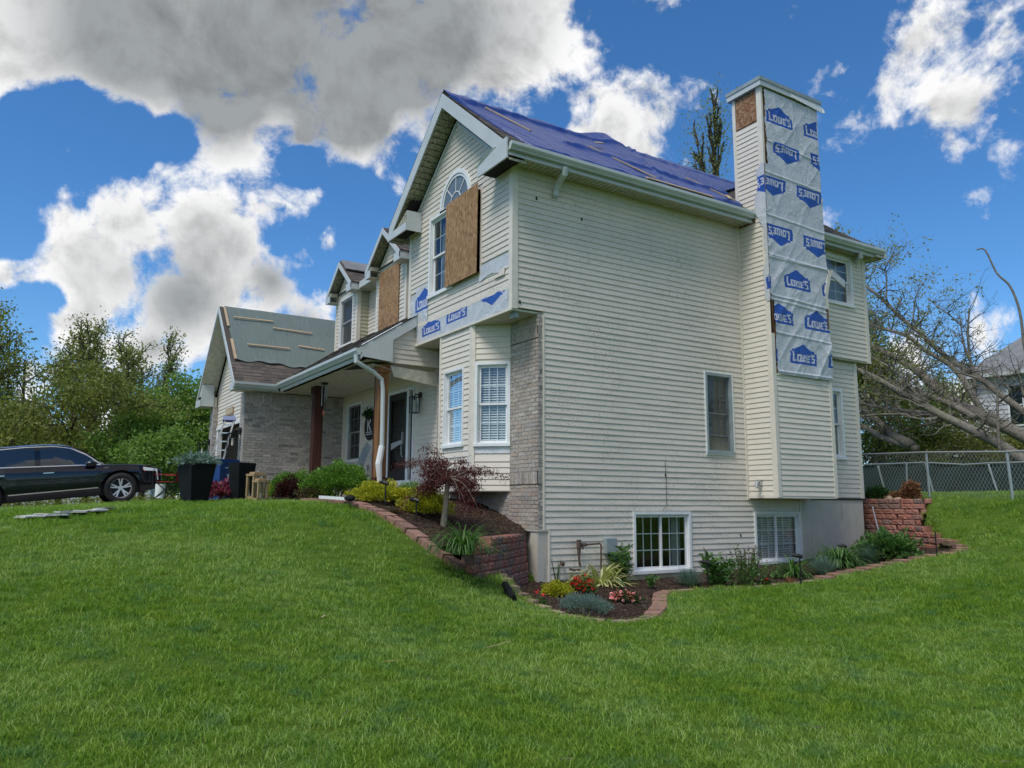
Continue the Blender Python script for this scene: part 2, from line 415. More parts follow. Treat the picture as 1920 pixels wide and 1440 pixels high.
# tarps
def tarp(name, c1, c2, rough, sc=(3, 3, 3)):
    m, k = newmat(name); P = pos(k); f, _ = k.noise(scaled(k, P, sc), 1., 6, .65, 1.2); g, _ = k.noise(P, 22, 4, .6)
    c = k.mix(k.ss(f, .3, .7), c1, c2); setp(k, c, rough, 0, .4)
    bump(k, k.m('ADD', f, k.m('MULTIPLY', g, .15)), .5, .05); return m
M['tarp_blue'] = tarp('blue_tarp', (.008, .036, .185), (.014, .050, .25), .42)
M['tarp_green'] = tarp('green_tarp', (.115, .150, .148), (.135, .178, .172), .5, (2, 6, .8))
m = None
def wrapm(name, c1, c2, tr=0.):
    m, k = newmat(name); P = pos(k); f, _ = k.noise(P, 3.5, 6, .62, 1.4); f2, _ = k.noise(P, 14, 4, .6, .8)
    c = k.mix(k.ss(f, .35, .65), c1, c2); setp(k, c, .38, 0, .45); bump(k, k.m('ADD', f, k.m('MULTIPLY', f2, .35)), .45, .05); return m
M['wrap'] = wrapm('house_wrap', (.50, .53, .58), (.58, .61, .66))
M['wrap_blue'] = wrapm('house_wrap_print', (.018, .075, .36), (.024, .09, .42))
M['wrap_text'] = wrapm('house_wrap_lettering', (.50, .52, .60), (.58, .60, .68))
M['plastic_white'] = wrapm('white_plastic', (.60, .63, .66), (.70, .73, .76))
# ground materials
m, k = newmat('lawn_soil'); P = pos(k); f, _ = k.noise(P, 1.2, 5, .6); f2, _ = k.noise(P, 55, 4, .7); f3, _ = k.noise(scaled(k, P, (90, 90, 90)), 1., 3, .7)
c = k.mix(k.ss(f, .35, .68), (.11, .205, .018), (.155, .26, .028)); c = k.mix(k.ss(f2, .42, .68), k.vm('SCALE', c, .45), c); c = k.mix(k.m('MULTIPLY', k.ss(f3, .55, .75), .5), c, (.10, .17, .04))
setp(k, c, .9, 0, .2); bump(k, f2, .8, .03); M['lawn'] = m
m, k = newmat('mulch'); P = pos(k); vo = k.n('ShaderNodeTexVoronoi'); vo.inputs['Scale'].default_value = 38.; f, fc = k.noise(P, 26, 5, .7); k.l(k.vm('ADD', P, k.vm('SCALE', fc, .05)), vo.inputs['Vector'])
sep = k.n('ShaderNodeSeparateColor'); k.l(vo.outputs['Color'], sep.inputs[0])
c = k.ramp(sep.outputs[0], [(0, (.020, .013, .010)), (.5, (.040, .026, .019)), (.85, (.072, .048, .036)), (1, (.115, .085, .068))])
setp(k, c, .95, 0, .15); bump(k, k.m('ADD', f, sep.outputs[1]), .9, .02); M['mulch'] = m
m, k = newmat('driveway'); P = pos(k); f, _ = k.noise(P, 3, 5, .6); f2, _ = k.noise(P, 60, 4, .7); c = k.mix(f, (.22, .215, .20), (.30, .29, .27)); setp(k, c, .9); bump(k, f2, .3, .005); M['drive'] = m
M['dry'] = simple('dry_foliage', (.22, .10, .045), .9, var=.4, nscale=40)
M['rock'] = simple('tan_rock', (.40, .30, .22), .9, var=.2, nscale=12, bmp=.4)
# foliage
def leafm(name, stops, trans=.35, rough=.55, nscale=1.5):
    m, k = newmat(name); g = k.n('ShaderNodeNewGeometry'); f, _ = k.noise(pos(k), nscale, 3, .6)
    c = k.ramp(k.m('MULTIPLY_ADD', k.m('SUBTRACT', f, .5), .55, g.outputs['Random Per Island'], clamp=True), stops)
    setp(k, c, rough, 0, .3); t = k.n('ShaderNodeBsdfTranslucent'); k.l(k.vm('MULTIPLY', c, (1.15, 1.25, .7)), t.inputs[0])
    mx = k.n('ShaderNodeMixShader'); mx.inputs[0].default_value = trans; k.l(k.b.outputs[0], mx.inputs[1]); k.l(t.outputs[0], mx.inputs[2]); k.l(mx.outputs[0], k.out.inputs[0]); return m
M['grass'] = leafm('grass_blade', [(0, (.095, .185, .028)), (.4, (.125, .235, .040)), (.75, (.16, .285, .060)), (1, (.25, .37, .14))], .4, .6, .7)
m_, k_ = newmat('grass_blade'); g_ = k_.n('ShaderNodeNewGeometry'); P_ = pos(k_); fa, _ = k_.noise(P_, .55, 3, .6); fb, _ = k_.noise(P_, 3.2, 4, .65)
c_ = k_.ramp(k_.m('MULTIPLY_ADD', k_.m('SUBTRACT', fa, .5), 2.3, g_.outputs['Random Per Island'], clamp=True), [(0, (.110, .215, .018)), (.35, (.165, .305, .026)), (.7, (.225, .38, .045)), (1, (.36, .48, .16))])
c_ = k_.mix(k_.ss(fb, .50, .72), c_, (.12, .26, .085)); c_ = k_.mix(k_.m('MULTIPLY', k_.ss(fb, .50, .30), .45), c_, (.30, .39, .04))
setp(k_, c_, .6, 0, .3); t_ = k_.n('ShaderNodeBsdfTranslucent'); k_.l(k_.vm('MULTIPLY', c_, (1.15, 1.2, .7)), t_.inputs[0]); x_ = k_.n('ShaderNodeMixShader'); x_.inputs[0].default_value = .4
k_.l(k_.b.outputs[0], x_.inputs[1]); k_.l(t_.outputs[0], x_.inputs[2]); k_.l(x_.outputs[0], k_.out.inputs[0]); M['grass'] = m_
M['leaf_olive'] = leafm('leaf_olive', [(0, (.125, .15, .032)), (.5, (.185, .215, .05)), (1, (.28, .30, .10))], .4)
M['leaf_bright'] = leafm('leaf_bright', [(0, (.11, .19, .036)), (.5, (.17, .28, .055)), (1, (.26, .38, .11))], .45)
M['leaf_spring'] = leafm('leaf_spring', [(0, (.17, .20, .07)), (.5, (.25, .28, .11)), (1, (.34, .36, .18))], .5)
M['leaf_box'] = leafm('leaf_boxwood', [(0, (.05, .13, .018)), (.5, (.12, .25, .035)), (1, (.24, .40, .07))], .3, .4, 5)
M['leaf_dark'] = leafm('leaf_dark', [(0, (.016, .045, .014)), (.6, (.03, .075, .02)), (1, (.055, .12, .035))], .3, .4)
M['leaf_yellow'] = leafm('leaf_yellow', [(0, (.20, .22, .014)), (.5, (.40, .40, .025)), (1, (.60, .58, .06))], .3, .5, 6)
M['leaf_purple'] = leafm('leaf_purple', [(0, (.022, .008, .010)), (.5, (.05, .016, .018)), (1, (.10, .04, .035))], .3, .5)
M['leaf_maple'] = leafm('leaf_maple', [(0, (.045, .008, .010)), (.5, (.095, .018, .020)), (1, (.17, .045, .035))], .4, .5)
M['leaf_plant'] = leafm('leaf_perennial', [(0, (.045, .11, .028)), (.5, (.080, .175, .042)), (1, (.14, .26, .075))], .35, .45)
M['leaf_blue'] = leafm('leaf_fescue', [(0, (.10, .165, .15)), (.5, (.145, .225, .205)), (1, (.21, .30, .28))], .3, .6)
M['leaf_yucca'] = leafm('leaf_variegated', [(0, (.35, .40, .13)), (.55, (.58, .56, .26)), (.85, (.66, .64, .36)), (1, (.10, .19, .07))], .3, .5)
M['leaf_bronze'] = leafm('leaf_bronze', [(0, (.055, .045, .022)), (.5, (.09, .075, .03)), (1, (.14, .10, .06))], .3, .5)
M['flower_red'] = leafm('petal_red', [(0, (.45, .010, .014)), (1, (.72, .03, .03))], .3, .5)
M['flower_pink'] = leafm('petal_pink', [(0, (.70, .13, .18)), (.6, (.85, .28, .30)), (1, (.92, .50, .48))], .3, .5)
M['flower_magenta'] = leafm('petal_magenta', [(0, (.12, .015, .045)), (.6, (.30, .03, .12)), (1, (.5, .3, .25))], .3, .5)
def bark(name, c1, c2, sc=(6, 6, 1.5)):
    m, k = newmat(name); P = pos(k); f, _ = k.noise(scaled(k, P, sc), 1.6, 6, .7, 1.); c = k.mix(k.ss(f, .3, .7), c1, c2)
    g, _ = k.noise(P, 1.1, 3, .5); c = k.mix(k.m('MULTIPLY', k.ss(g, .5, .75), .5), c, (.20, .20, .14))
    setp(k, c, .9, 0, .2); bump(k, f, .8, .03); return m
M['bark'] = bark('bark_dark', (.045, .036, .028), (.10, .085, .068))
M['bark_fallen'] = bark('bark_fallen', (.10, .092, .08), (.27, .25, .215), (7, 7, 7))
M['bark_maple'] = bark('bark_maple', (.20, .17, .13), (.32, .27, .21), (20, 20, 5))
M['siding_far'] = simple('far_siding', (.50, .52, .56), .7, var=.04)
M['hedge_screen'] = simple('green_screen_fabric', (.012, .030, .030), .8, var=.15, nscale=4)
# ------------------------------------------------------------ ground shape
TP = [(10.75,-7.27,.02),(14,-8,-.05),(11,-11,.08),(8,-5,.08),(8,-9,.18),(6,-3.5,.13),(4.5,-2.6,.19),(3.4,-1.4,.24),(2.7,-1.55,.27),(1.95,-1.5,.33),
 (1.3,-2.1,.66),(.7,-2.4,1.0),(0,-2.62,1.33),(-1,-2.85,1.55),(-2.2,-3.05,1.60),(-4,-3.3,1.62),(-6,-3.5,1.62),(-8.4,-3.4,1.60),(-6,-5,1.57),(-3,-5,1.52),(-1,-5,1.34),(1,-5,.98),(3,-5,.60),(5,-5,.33),
 (-3,-8,1.38),(0,-8,1.02),(3,-8,.62),(6,-8,.30),(-8.5,-5.4,1.56),(-8.5,-8,1.28),(-8,-12,.95),(-3,-12,1.0),(3,-12,.55),(9,-14,.1),(-12,-20,.3),(0,-20,.5),(-14,-4,1.5),(-16,-8,1.25),(-20,-14,.7),(-22,0,1.4),(-26,-8,1.1),
 (2.6,.1,.24),(1.6,1.1,.24),(1.2,1.6,.25),(1.6,2.6,.27),(2.1,3.4,.33),(2.2,4.6,.43),(2.25,5.6,.53),(2.35,6.6,.65),(2.7,7.3,.76),(2.6,8.0,.85),(5,0,.12),(4,2,.2),(5,4,.42),(3.6,6,.68),(3.6,7.4,.95),(5,7,.8),(8,0,.05),(8,4,.35),(9,8,.85),
 (1.6,8.6,1.15),(3.2,8.6,1.22),(1.35,9.35,1.68),(2.2,9.5,1.66),(3.6,9.8,1.66),(2,10.5,1.83),(5,11,1.75),(8,11,1.6),(3,14,1.95),(0,12,1.85),(8,14,1.85),(0,22,2.1),(8,22,2.1),(-6,22,2.1),(15,20,2.0),(14,0,.1),(15,8,.8),(-6,12,1.9),(-12,12,1.8),
 (0,.5,.30),(0,4,.40),(0,7,.6),(-4,4,1.6),(-10,4,1.7),(40,0,0),(40,30,2),(0,-50,.4),(60,-50,0),(-60,-50,.4),(-60,0,1.0),(-60,50,1.8),(0,60,2.2),(60,60,2.2),(-30,30,2)]
TP = np.array(TP)
def _tpsK(d): return np.where(d > 0, d*d*np.log(np.maximum(d, 1e-9)), 0)
def tps_fit(P, lam=.15):
    n = len(P); D = np.hypot(P[:, None, 0]-P[None, :, 0], P[:, None, 1]-P[None, :, 1])
    K = _tpsK(D)+lam*np.eye(n); Q = np.c_[np.ones(n), P[:, :2]]
    A = np.block([[K, Q], [Q.T, np.zeros((3, 3))]]); return np.linalg.solve(A, np.r_[P[:, 2], np.zeros(3)])
def tps_eval(P, w, x, y):
    x = np.atleast_1d(np.asarray(x, float)); y = np.atleast_1d(np.asarray(y, float))
    D = np.hypot(x[..., None]-P[:, 0], y[..., None]-P[:, 1]); n = len(P)
    return _tpsK(D)@w[:n]+w[n]+w[n+1]*x+w[n+2]*y
TW = tps_fit(TP)
def ground(x, y): 
    z = tps_eval(TP, TW, x, y)
    return np.clip(z, -1, 2.6)
def gz(x, y): return float(ground(x, y)[0])
UB = np.array([(0,0,1.12),(-.05,-.2,1.1),(-.9,0,1.36),(-1.9,0,1.62),(-3,-.3,1.70),(-4,-.5,1.75),(-9,-1,1.74),(1.15,-1.85,1.02),(.65,-2.25,1.06),(0,-2.5,1.38),(-1,-2.7,1.60),(.5,-1,1.02),(-.8,-1.3,1.45),(-9,-2.8,1.66),(-4,-2.8,1.67),(-2.2,-2.9,1.65),(-6,-2,1.72)])
UW = tps_fit(UB, .05)
def up_z(x, y): return float(tps_eval(UB, UW, x, y)[0])
LBP = np.array([(0,.2,.36),(1.9,-1.3,.30),(3.2,-1.2,.22),(2.7,0,.22),(1.2,1.5,.24),(0,3,.33),(1.9,4,.36),(0,6.5,.50),(2,6.5,.60),(0,9,.66),(1.2,9,.74),(2.4,7.9,.82)])
LW = tps_fit(LBP, .05)
def lo_z(x, y): return float(tps_eval(LBP, LW, x, y)[0])
# bed outlines (world)
def smooth_poly(P, n=6):
    P = [np.array(p, float) for p in P]; out = []
    for i in range(len(P)-1):
        p0 = P[max(i-1, 0)]; p1 = P[i]; p2 = P[i+1]; p3 = P[min(i+2, len(P)-1)]
        for k in range(n):
            t = k/n; out.append(.5*((2*p1)+(p2-p0)*t+(2*p0-5*p1+4*p2-p3)*t*t+(3*p1-p0-3*p2+p3)*t**3))
    out.append(P[-1]); return out
EDGE_LO = smooth_poly([(.62,-1.12),(1.35,-1.32),(2.05,-1.38),(2.75,-1.42),(3.25,-1.18),(3.22,-.62),(2.70,.10),(2.05,.72),(1.55,1.22),(1.30,1.75),(1.42,2.35),(1.75,2.95),(2.05,3.6),(2.14,4.4),(2.16,5.3),(2.28,6.2),(2.50,6.9),(2.72,7.35),(2.62,7.75),(2.35,8.05),(2.0,8.2)])
EDGE_UP = smooth_poly([(1.28,-1.98),(.72,-2.26),(.15,-2.45),(-.45,-2.6),(-1.1,-2.72),(-1.9,-2.86),(-2.8,-2.95)])
POLY_LO = [tuple(p) for p in EDGE_LO]+[(1.3,8.9),(1.05,9.3),(-1.0,9.4),(-1.0,8.8),(-.1,8.75),(-.1,-.05),(-.2,-.1)]
POLY_UP = [(1.2,-1.92),(-.2,-.1),(-.3,.3),(-3.8,.3),(-3.8,-1.45),(-9.7,-1.45),(-9.7,-2.65),(-6,-2.8)]+[tuple(p) for p in EDGE_UP[::-1]]
def inpoly(x, y, P):
    x = np.asarray(x); y = np.asarray(y); r = np.zeros(x.shape, bool); j = len(P)-1
    for i in range(len(P)):
        xi, yi = P[i]; xj, yj = P[j]
        c = ((yi > y) != (yj > y)) & (x < (xj-xi)*(y-yi)/((yj-yi) if yj != yi else 1e-9)+xi); r ^= c; j = i
    return r
def grid_mesh(name, xs, ys, zf, keep, mat, z_arr=None):
    X, Y = np.meshgrid(xs, ys); Z = zf(X, Y); nx = len(xs); ny = len(ys)
    cx = (X[:-1, :-1]+X[1:, 1:])/2; cy = (Y[:-1, :-1]+Y[1:, 1:])/2; kp = keep(cx, cy)
    I = np.arange(nx*ny).reshape(ny, nx)
    q = np.stack([I[:-1, :-1], I[:-1, 1:], I[1:, 1:], I[1:, :-1]], -1)[kp]
    V = np.stack([X, Y, Z], -1).reshape(-1, 3)
    used = np.unique(q); mp = -np.ones(len(V), int); mp[used] = np.arange(len(used))
    me = bpy.data.meshes.new(name); me.from_pydata(V[used].tolist(), [], mp[q].tolist()); me.materials.append(mat)
    me.polygons.foreach_set('use_smooth', [True]*len(me.polygons)); me.update()
    o = bpy.data.objects.new(name, me); COL.objects.link(o); return o
def lawn_h(X, Y):
    return ground(X.ravel(), Y.ravel()).reshape(X.shape)
nearx = np.arange(-10, 13.01, .1); neary = np.arange(-12, 12.01, .1)
def axis(a, b, near, growth=1.18, step=.1):
    lo = [near[0]]; s = step
    while lo[-1] > a: s *= growth; lo.append(lo[-1]-s)
    hi = [near[-1]]; s = step
    while hi[-1] < b: s *= growth; hi.append(hi[-1]+s)
    return np.array(lo[:0:-1]+list(near)+hi[1:])
AX = axis(-900, 900, nearx); AY = axis(-900, 900, neary)
HOUSE = [(-14.2,-2.5),(-9.7,-2.5),(-9.7,.05),(-.15,.05),(-.15,8.9),(-14.2,8.9)]
def in_bed(x, y): return inpoly(x, y, POLY_LO) | inpoly(x, y, POLY_UP)
DRIVE = [(-14.0,-2.4),(-9.75,-2.4),(-9.75,-26),(-14.0,-26)]
HOUSE_IN = [(-14.0,-2.3),(-9.9,-2.3),(-9.9,.25),(-.4,.25),(-.4,8.6),(-14.0,8.6)]
def lawn_z(X, Y):      # the soil runs on under the beds, a little below the mulch
    Z = lawn_h(X, Y); a = inpoly(X, Y, POLY_UP); b = inpoly(X, Y, POLY_LO)
    if a.any(): Z[a] = np.minimum(Z[a], tps_eval(UB, UW, X[a], Y[a])-.06)
    if b.any(): Z[b] = np.minimum(Z[b], tps_eval(LBP, LW, X[b], Y[b])-.06)
    return Z
lawn = grid_mesh('lawn', AX, AY, lawn_z, lambda x, y: ~inpoly(x, y, HOUSE_IN), M['lawn'])
tag(lawn, kind='structure')
def patch(name, xs, ys, fn, P, mat, grow=.0, jitter=.012):
    def zf(X, Y):
        Z = np.vectorize(fn)(X, Y); 
        return Z+rng.normal(0, jitter, X.shape)
    return grid_mesh(name, xs, ys, zf, lambda x, y: inpoly(x, y, P), mat)
b1 = patch('mulch_bed', np.arange(-1.0, 3.6, .06), np.arange(-1.7, 9.5, .06), lo_z, [(-1.0,9.4),(-1.0,8.75),(-.2,8.7),(-.2,-.3),(.5,-1.25)]+[tuple(p) for p in EDGE_LO]+[(1.3,8.9),(1.05,9.25)], M['mulch'])
b2 = patch('mulch_bed', np.arange(-9.8, 1.6, .08), np.arange(-3.1, .5, .08), up_z, POLY_UP, M['mulch'])
b1['kind'] = 'structure'; b2['kind'] = 'structure'
dr = grid_mesh('driveway', np.arange(-14, -9.7, .2), np.arange(-26, -2.3, .2), lambda X, Y: lawn_h(X, Y)+.02, lambda x, y: x < 99, M['drive']); dr['kind'] = 'structure'

# ------------------------------------------------------------ wall helpers
EXP = .1016
class Fr:      # wall frame: a along the wall, d outwards, z up
    def __init__(s, O, u, n): s.O = Vector(O); s.u = Vector(u).normalized(); s.n = Vector(n).normalized()
    def P(s, a, d, z): return s.O+s.u*a+s.n*d+Vector((0, 0, z))
    def box(s, mb, a0, a1, d0, d1, z0, z1, mi=0):
        c = s.P((a0+a1)/2, (d0+d1)/2, (z0+z1)/2)
        return mb.obox(c, s.u*abs(a1-a0)/2, s.n*abs(d1-d0)/2, Vector((0, 0, abs(z1-z0)/2)), mi)
def spans(poly, z):
    xs = []
    n = len(poly)
    for i in range(n):
        (x0, z0), (x1, z1) = poly[i], poly[(i+1) % n]
        if (z0 <= z) != (z1 <= z): xs.append(x0+(x1-x0)*(z-z0)/(z1-z0))
    xs.sort(); return [(xs[i], xs[i+1]) for i in range(0, len(xs)-1, 2)]
def sub(sp, holes, z):
    for a0, a1, z0, z1 in holes:
        if z0 <= z <= z1:
            o = []
            for s0, s1 in sp:
                if a1 <= s0 or a0 >= s1: o.append((s0, s1)); continue
                if a0 > s0: o.append((s0, a0))
                if a1 < s1: o.append((a1, s1))
            sp = o
    return sp
def siding(parent, fr, poly, holes=(), mat='siding', single=True, zs=None, exp=EXP, missing=()):
    zmin = min(p[1] for p in poly); zmax = max(p[1] for p in poly); z = zmin if zs is None else zs
    acc = MB(); cnt = 0; k = 0
    while z < zmax-.01:
        z1 = min(z+exp, zmax); e = .004
        A = sub(spans(poly, z+e), holes, (z+z1)/2); B = sub(spans(poly, z1-e), holes, (z+z1)/2)
        if len(A) != len(B): A = B = sub(spans(poly, (z+z1)/2), holes, (z+z1)/2)
        for (a0, a1), (b0, b1) in zip(A, B):
            mb = MB() if single else acc
            if any(zz0 <= (z+z1)/2 <= zz1 and a0 >= m0 and a1 <= m1 for m0, m1, zz0, zz1 in missing): continue
            j = random.uniform(-.0012, .0012)
            t0, t1 = fr.P(b0, .002, z1+.006), fr.P(b1, .002, z1+.006)
            l0, l1 = fr.P(a0, .0165+j, z+.001), fr.P(a1, .0165+j, z+.001)
            m0, m1 = fr.P(a0, .0150+j, z-.006), fr.P(a1, .0150+j, z-.006)
            u0, u1 = fr.P(a0, .001, z-.004), fr.P(a1, .001, z-.004)
            nsg = max(1, int((a1-a0)/.42)); i = len(mb.v)
            for q in range(nsg+1):      # the vinyl waves a little between its nails
                t = q/nsg; w_ = 0 if q in (0, nsg) else random.uniform(-.0026, .0026); wz = 0 if q in (0, nsg) else random.uniform(-.0012, .0012); off = fr.n*w_+Vector((0, 0, wz))
                mb.v += [tuple(t0.lerp(t1, t)), tuple(l0.lerp(l1, t)+off), tuple(m0.lerp(m1, t)+off), tuple(u0.lerp(u1, t))]
            for q in range(nsg):
                k0 = i+4*q; k1 = k0+4; mb.f += [(k0, k0+1, k1+1, k1), (k0+1, k0+2, k1+2, k1+1), (k0+2, k0+3, k1+3, k1+2)]; mb.mi += [0]*3
            k1 = i+4*nsg; mb.f += [(i, i+3, i+2, i+1), (k1, k1+1, k1+2, k1+3)]; mb.mi += [0]*2
            if a1-a0 > 3.0 and k % 2 == 0:      # lapped end joint, one per double course
                SEAMS.append((fr, random.uniform(a0+.5, a1-.5), z, min(z+2*exp, zmax)))
            if single and mb.f: mb.build('siding_panel', M[mat], parent); cnt += 1
        z += exp; k += 1
    if not single and acc.f: acc.build('siding_panel_rows', M[mat], parent, kind='stuff')
    return cnt
SEAMS = []
def sheath(mb, fr, poly, d=-.03, mi=0):
    mb.prism([fr.P(a, d-.05, z) for a, z in poly], fr.n*.05, mi)

def window(house, fr, a0, a1, z0, z1, cols=3, rows=2, blinds=True, screen=False, casing=.055, lower_open=0., slider=False, dirty=False, mats=None, depth=.0, blind_col='blind', trimlow=True, single_sash=None, panes=True):
    """double hung window (or a two-light slider) in the wall frame"""
    win = MB(); T = mats or M['white']; D = depth
    fr.box(win, a0-casing, a1+casing, D+.0, D+.03, z1, z1+casing); fr.box(win, a0-casing, a0, D, D+.03, z0, z1); fr.box(win, a1, a1+casing, D, D+.03, z0, z1)
    fr.box(win, a0-casing-.01, a1+casing+.01, D, D+.05, z0-casing, z0)
    # jamb liners
    fr.box(win, a0, a0+.015, D-.09, D, z0, z1); fr.box(win, a1-.015, a1, D-.09, D, z0, z1); fr.box(win, a0+.015, a1-.015, D-.09, D, z1-.015, z1); fr.box(win, a0+.015, a1-.015, D-.09, D+.01, z0, z0+.02)
    W_ = win.build('window', T, house)
    zin0, zin1, ain0, ain1 = z0+.02, z1-.015, a0+.015, a1-.015
    zm = (zin0+zin1)/2
    sashes = []
    if slider:
        am = (ain0+ain1)/2; sashes = [(ain0, am+.02, zin0, zin1, D-.055), (am-.02, ain1, zin0, zin1, D-.03)]
    else: sashes = [(ain0, ain1, zm-.02, zin1, D-.03), (ain0, ain1, zin0+lower_open, zm+.02+lower_open, D-.062)]
    for si, (s0, s1, q0, q1, dd) in enumerate(sashes):
        f = .038
        mb = MB(); fr.box(mb, s0, s1, dd-.028, dd, q0, q0+f); fr.box(mb, s0, s1, dd-.028, dd, q1-f, q1); fr.box(mb, s0, s0+f, dd-.028, dd, q0+f, q1-f); fr.box(mb, s1-f, s1, dd-.028, dd, q0+f, q1-f)
        mb.build('sash', T, W_)
        g0, g1, h0, h1 = s0+f, s1-f, q0+f, q1-f
        mb = MB()
        nr = rows if not slider else rows
        for c in range(1, cols):
            a = g0+(g1-g0)*c/cols; fr.box(mb, a-.009, a+.009, dd-.019, dd-.009, h0, h1)
        for r in range(1, nr):
            z = h0+(h1-h0)*r/nr; fr.box(mb, g0, g1, dd-.0185, dd-.0085, z-.009, z+.009)
        if mb.f: mb.build('muntin', T, W_)
        for c in range(cols if panes else 1):
            for r in range(nr if panes else 1):
                cc = cols if panes else 1; rr = nr if panes else 1
                pa0, pa1 = g0+(g1-g0)*c/cc, g0+(g1-g0)*(c+1)/cc; pz0, pz1 = h0+(h1-h0)*r/rr, h0+(h1-h0)*(r+1)/rr
                MB().face([fr.P(pa0, dd-.007, pz0), fr.P(pa1, dd-.007, pz0), fr.P(pa1, dd-.007, pz1), fr.P(pa0, dd-.007, pz1)]).build('pane', M['glass'], W_)
    if screen:
        MB().face([fr.P(ain0, D-.012, zin0), fr.P(ain1, D-.012, zin0), fr.P(ain1, D-.012, zin1), fr.P(ain0, D-.012, zin1)]).build('insect_screen', M['screen'], W_)
    if blinds:
        mb = MB(); z = zin0+.02
        while z < zin1-.02:
            c0 = fr.P((ain0+ain1)/2, D-.115, z); tilt = Vector((0, 0, -.016))
            mb.obox(c0, fr.u*(ain1-ain0)/2*.98, fr.n*.019+tilt, (Vector((0, 0, 1))*.0012), 0)
            z += .045
        for t in (.2, .8): a = ain0+(ain1-ain0)*t; mb.tube([fr.P(a, D-.095, zin0), fr.P(a, D-.095, zin1)], .002, 4)
        mb.build('blind', M[blind_col], W_)
    mb = MB()   # room behind
    i0, i1 = a0-.2, a1+.2
    zf, zt = z0-.2, z1+.2
    v = [fr.P(a, d, z) for a in (i0, i1) for d in (-.1, -.9) for z in (zf, zt)]
    i = {(x, y, zz): v[x*4+y*2+zz] for x in (0, 1) for y in (0, 1) for zz in (0, 1)}
    mb.face([i[0,1,0], i[1,1,0], i[1,1,1], i[0,1,1]]); mb.face([i[0,0,0], i[0,1,0], i[0,1,1], i[0,0,1]]); mb.face([i[1,0,0], i[1,1,0], i[1,1,1], i[1,0,1]]); mb.face([i[0,0,0], i[1,0,0], i[1,1,0], i[0,1,0]]); mb.face([i[0,0,1], i[1,0,1], i[1,1,1], i[0,1,1]])
    mb.build('room', M['interior'], W_)
    return W_
def wall_solid(mb, fr, poly, holes, d0=-.1, d1=-.001):
    """wall thickness behind the cladding, with openings"""
    zs = sorted(set([p[1] for p in poly]+[h[2] for h in holes]+[h[3] for h in holes]))
    zs = [z for z in zs if min(p[1] for p in poly) <= z <= max(p[1] for p in poly)]
    for zA, zB in zip(zs[:-1], zs[1:]):
        if zB-zA < 1e-4: continue
        e = (zB-zA)*1e-3; zc = (zA+zB)/2
        A = sub(spans(poly, zA+e), holes, zc); B = sub(spans(poly, zB-e), holes, zc)
        if len(A) != len(B): A = B = sub(spans(poly, zc), holes, zc)
        for (a0, a1), (b0, b1) in zip(A, B):
            q = [(a0, zA), (a1, zA), (b1, zB), (b0, zB)]
            f = [fr.P(a, d1, z) for a, z in q]; b = [fr.P(a, d0, z) for a, z in q]
            mb.add(f+b, [(0,1,2,3),(7,6,5,4),(0,4,5,1),(1,5,6,2),(2,6,7,3),(3,7,4,0)])
def bricks(parent, fr, a0, a1, z0, z1, mat, single=False, zfun=None, soldier=(), d=.0, holes=(), limit=10**9, start=0.):
    """running bond, every brick proud of its mortar"""
    H, L, J = .0677, .2032, .0095; acc = MB(); n = 0; z = z0; row = 0; cnt = 0
    def put(p0, p1, q0, q1):
        nonlocal cnt
        for h in holes:
            if (p0+p1)/2 > h[0] and (p0+p1)/2 < h[1] and (q0+q1)/2 > h[2] and (q0+q1)/2 < h[3]: return
        if p1-p0 < .02 or (zfun and q1 < zfun((p0+p1)/2)): return
        j = random.uniform(-.003, .004); s = single and cnt < limit
        mb = MB() if s else acc; fr.box(mb, p0, p1, d-.03, d+.007+j, q0, q1)
        if s: mb.build('brick', M[mat], parent)
        cnt += 1
    while z < z1-.02:
        sd = [s for s in soldier if s[0]-.01 <= z < s[1]-.02]
        if sd:
            s0, s1 = sd[0]; a = a0
            while a < a1-.02: put(a+J/2, min(a+H, a1)-J/2, s0+J/2, s1-J/2); a += H
            z = s1; continue
        zt = min(z+H, z1); a = a0-(L/2 if row % 2 else 0)-start
        while a < a1-.01:
            p0, p1 = max(a, a0), min(a+L, a1)
            if p1-p0 > .03: put(p0+J/2, p1-J/2, z+J/2, zt-J/2)
            a += L
        z = zt; row += 1
    if acc.f: acc.build('brick_courses', M[mat], parent, kind='stuff')
    return cnt
# ------------------------------------------------------------ the house
H = empty('house', (-5, 3, 1.0), 'two storey suburban house with cream vinyl siding, grey brick and storm damaged tarped roofs', 'house')
Zv = Vector((0, 0, 1))
# ---- side wall (faces the camera's right)
side = Fr((0, 0, 0), (0, 1, 0), (1, 0, 0))          # a = y
bw1 = (2.06, 3.35, .46, 1.44); bw2 = (5.18, 6.46, .52, 1.44); sw = (3.94, 4.57, 2.64, 4.12); rw_lo = (7.68, 8.08, 2.67, 4.12); rw_up = (7.30, 8.56, 6.15, 7.18)
def opening(w, c=.055): return (w[0]-c, w[1]+c, w[2]-c, w[3]+c)
sp = MB()
poly_side = [(.205,.1),(6.6,.1),(6.6,1.77),(8.7,1.77),(8.7,4.85),(9.1,4.85),(9.1,7.33),(-.52,7.33),(-.52,4.85),(.08,4.85),(.08,1.2),(.205,1.2)]
wall_solid(sp, side, poly_side, [bw1, bw2, sw, rw_lo, rw_up], -.12, -.001)
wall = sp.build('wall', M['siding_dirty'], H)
ns = 0
ns += siding(wall, side, [(.225,.39),(6.52,.39),(6.52,1.20),(.225,1.20)], [opening(bw1), opening(bw2)], 'siding', zs=.39)
ns += siding(wall, side, [(.115,1.203),(6.52,1.203),(6.52,1.72),(.115,1.72)], [opening(bw1), opening(bw2)], 'siding', zs=1.203)
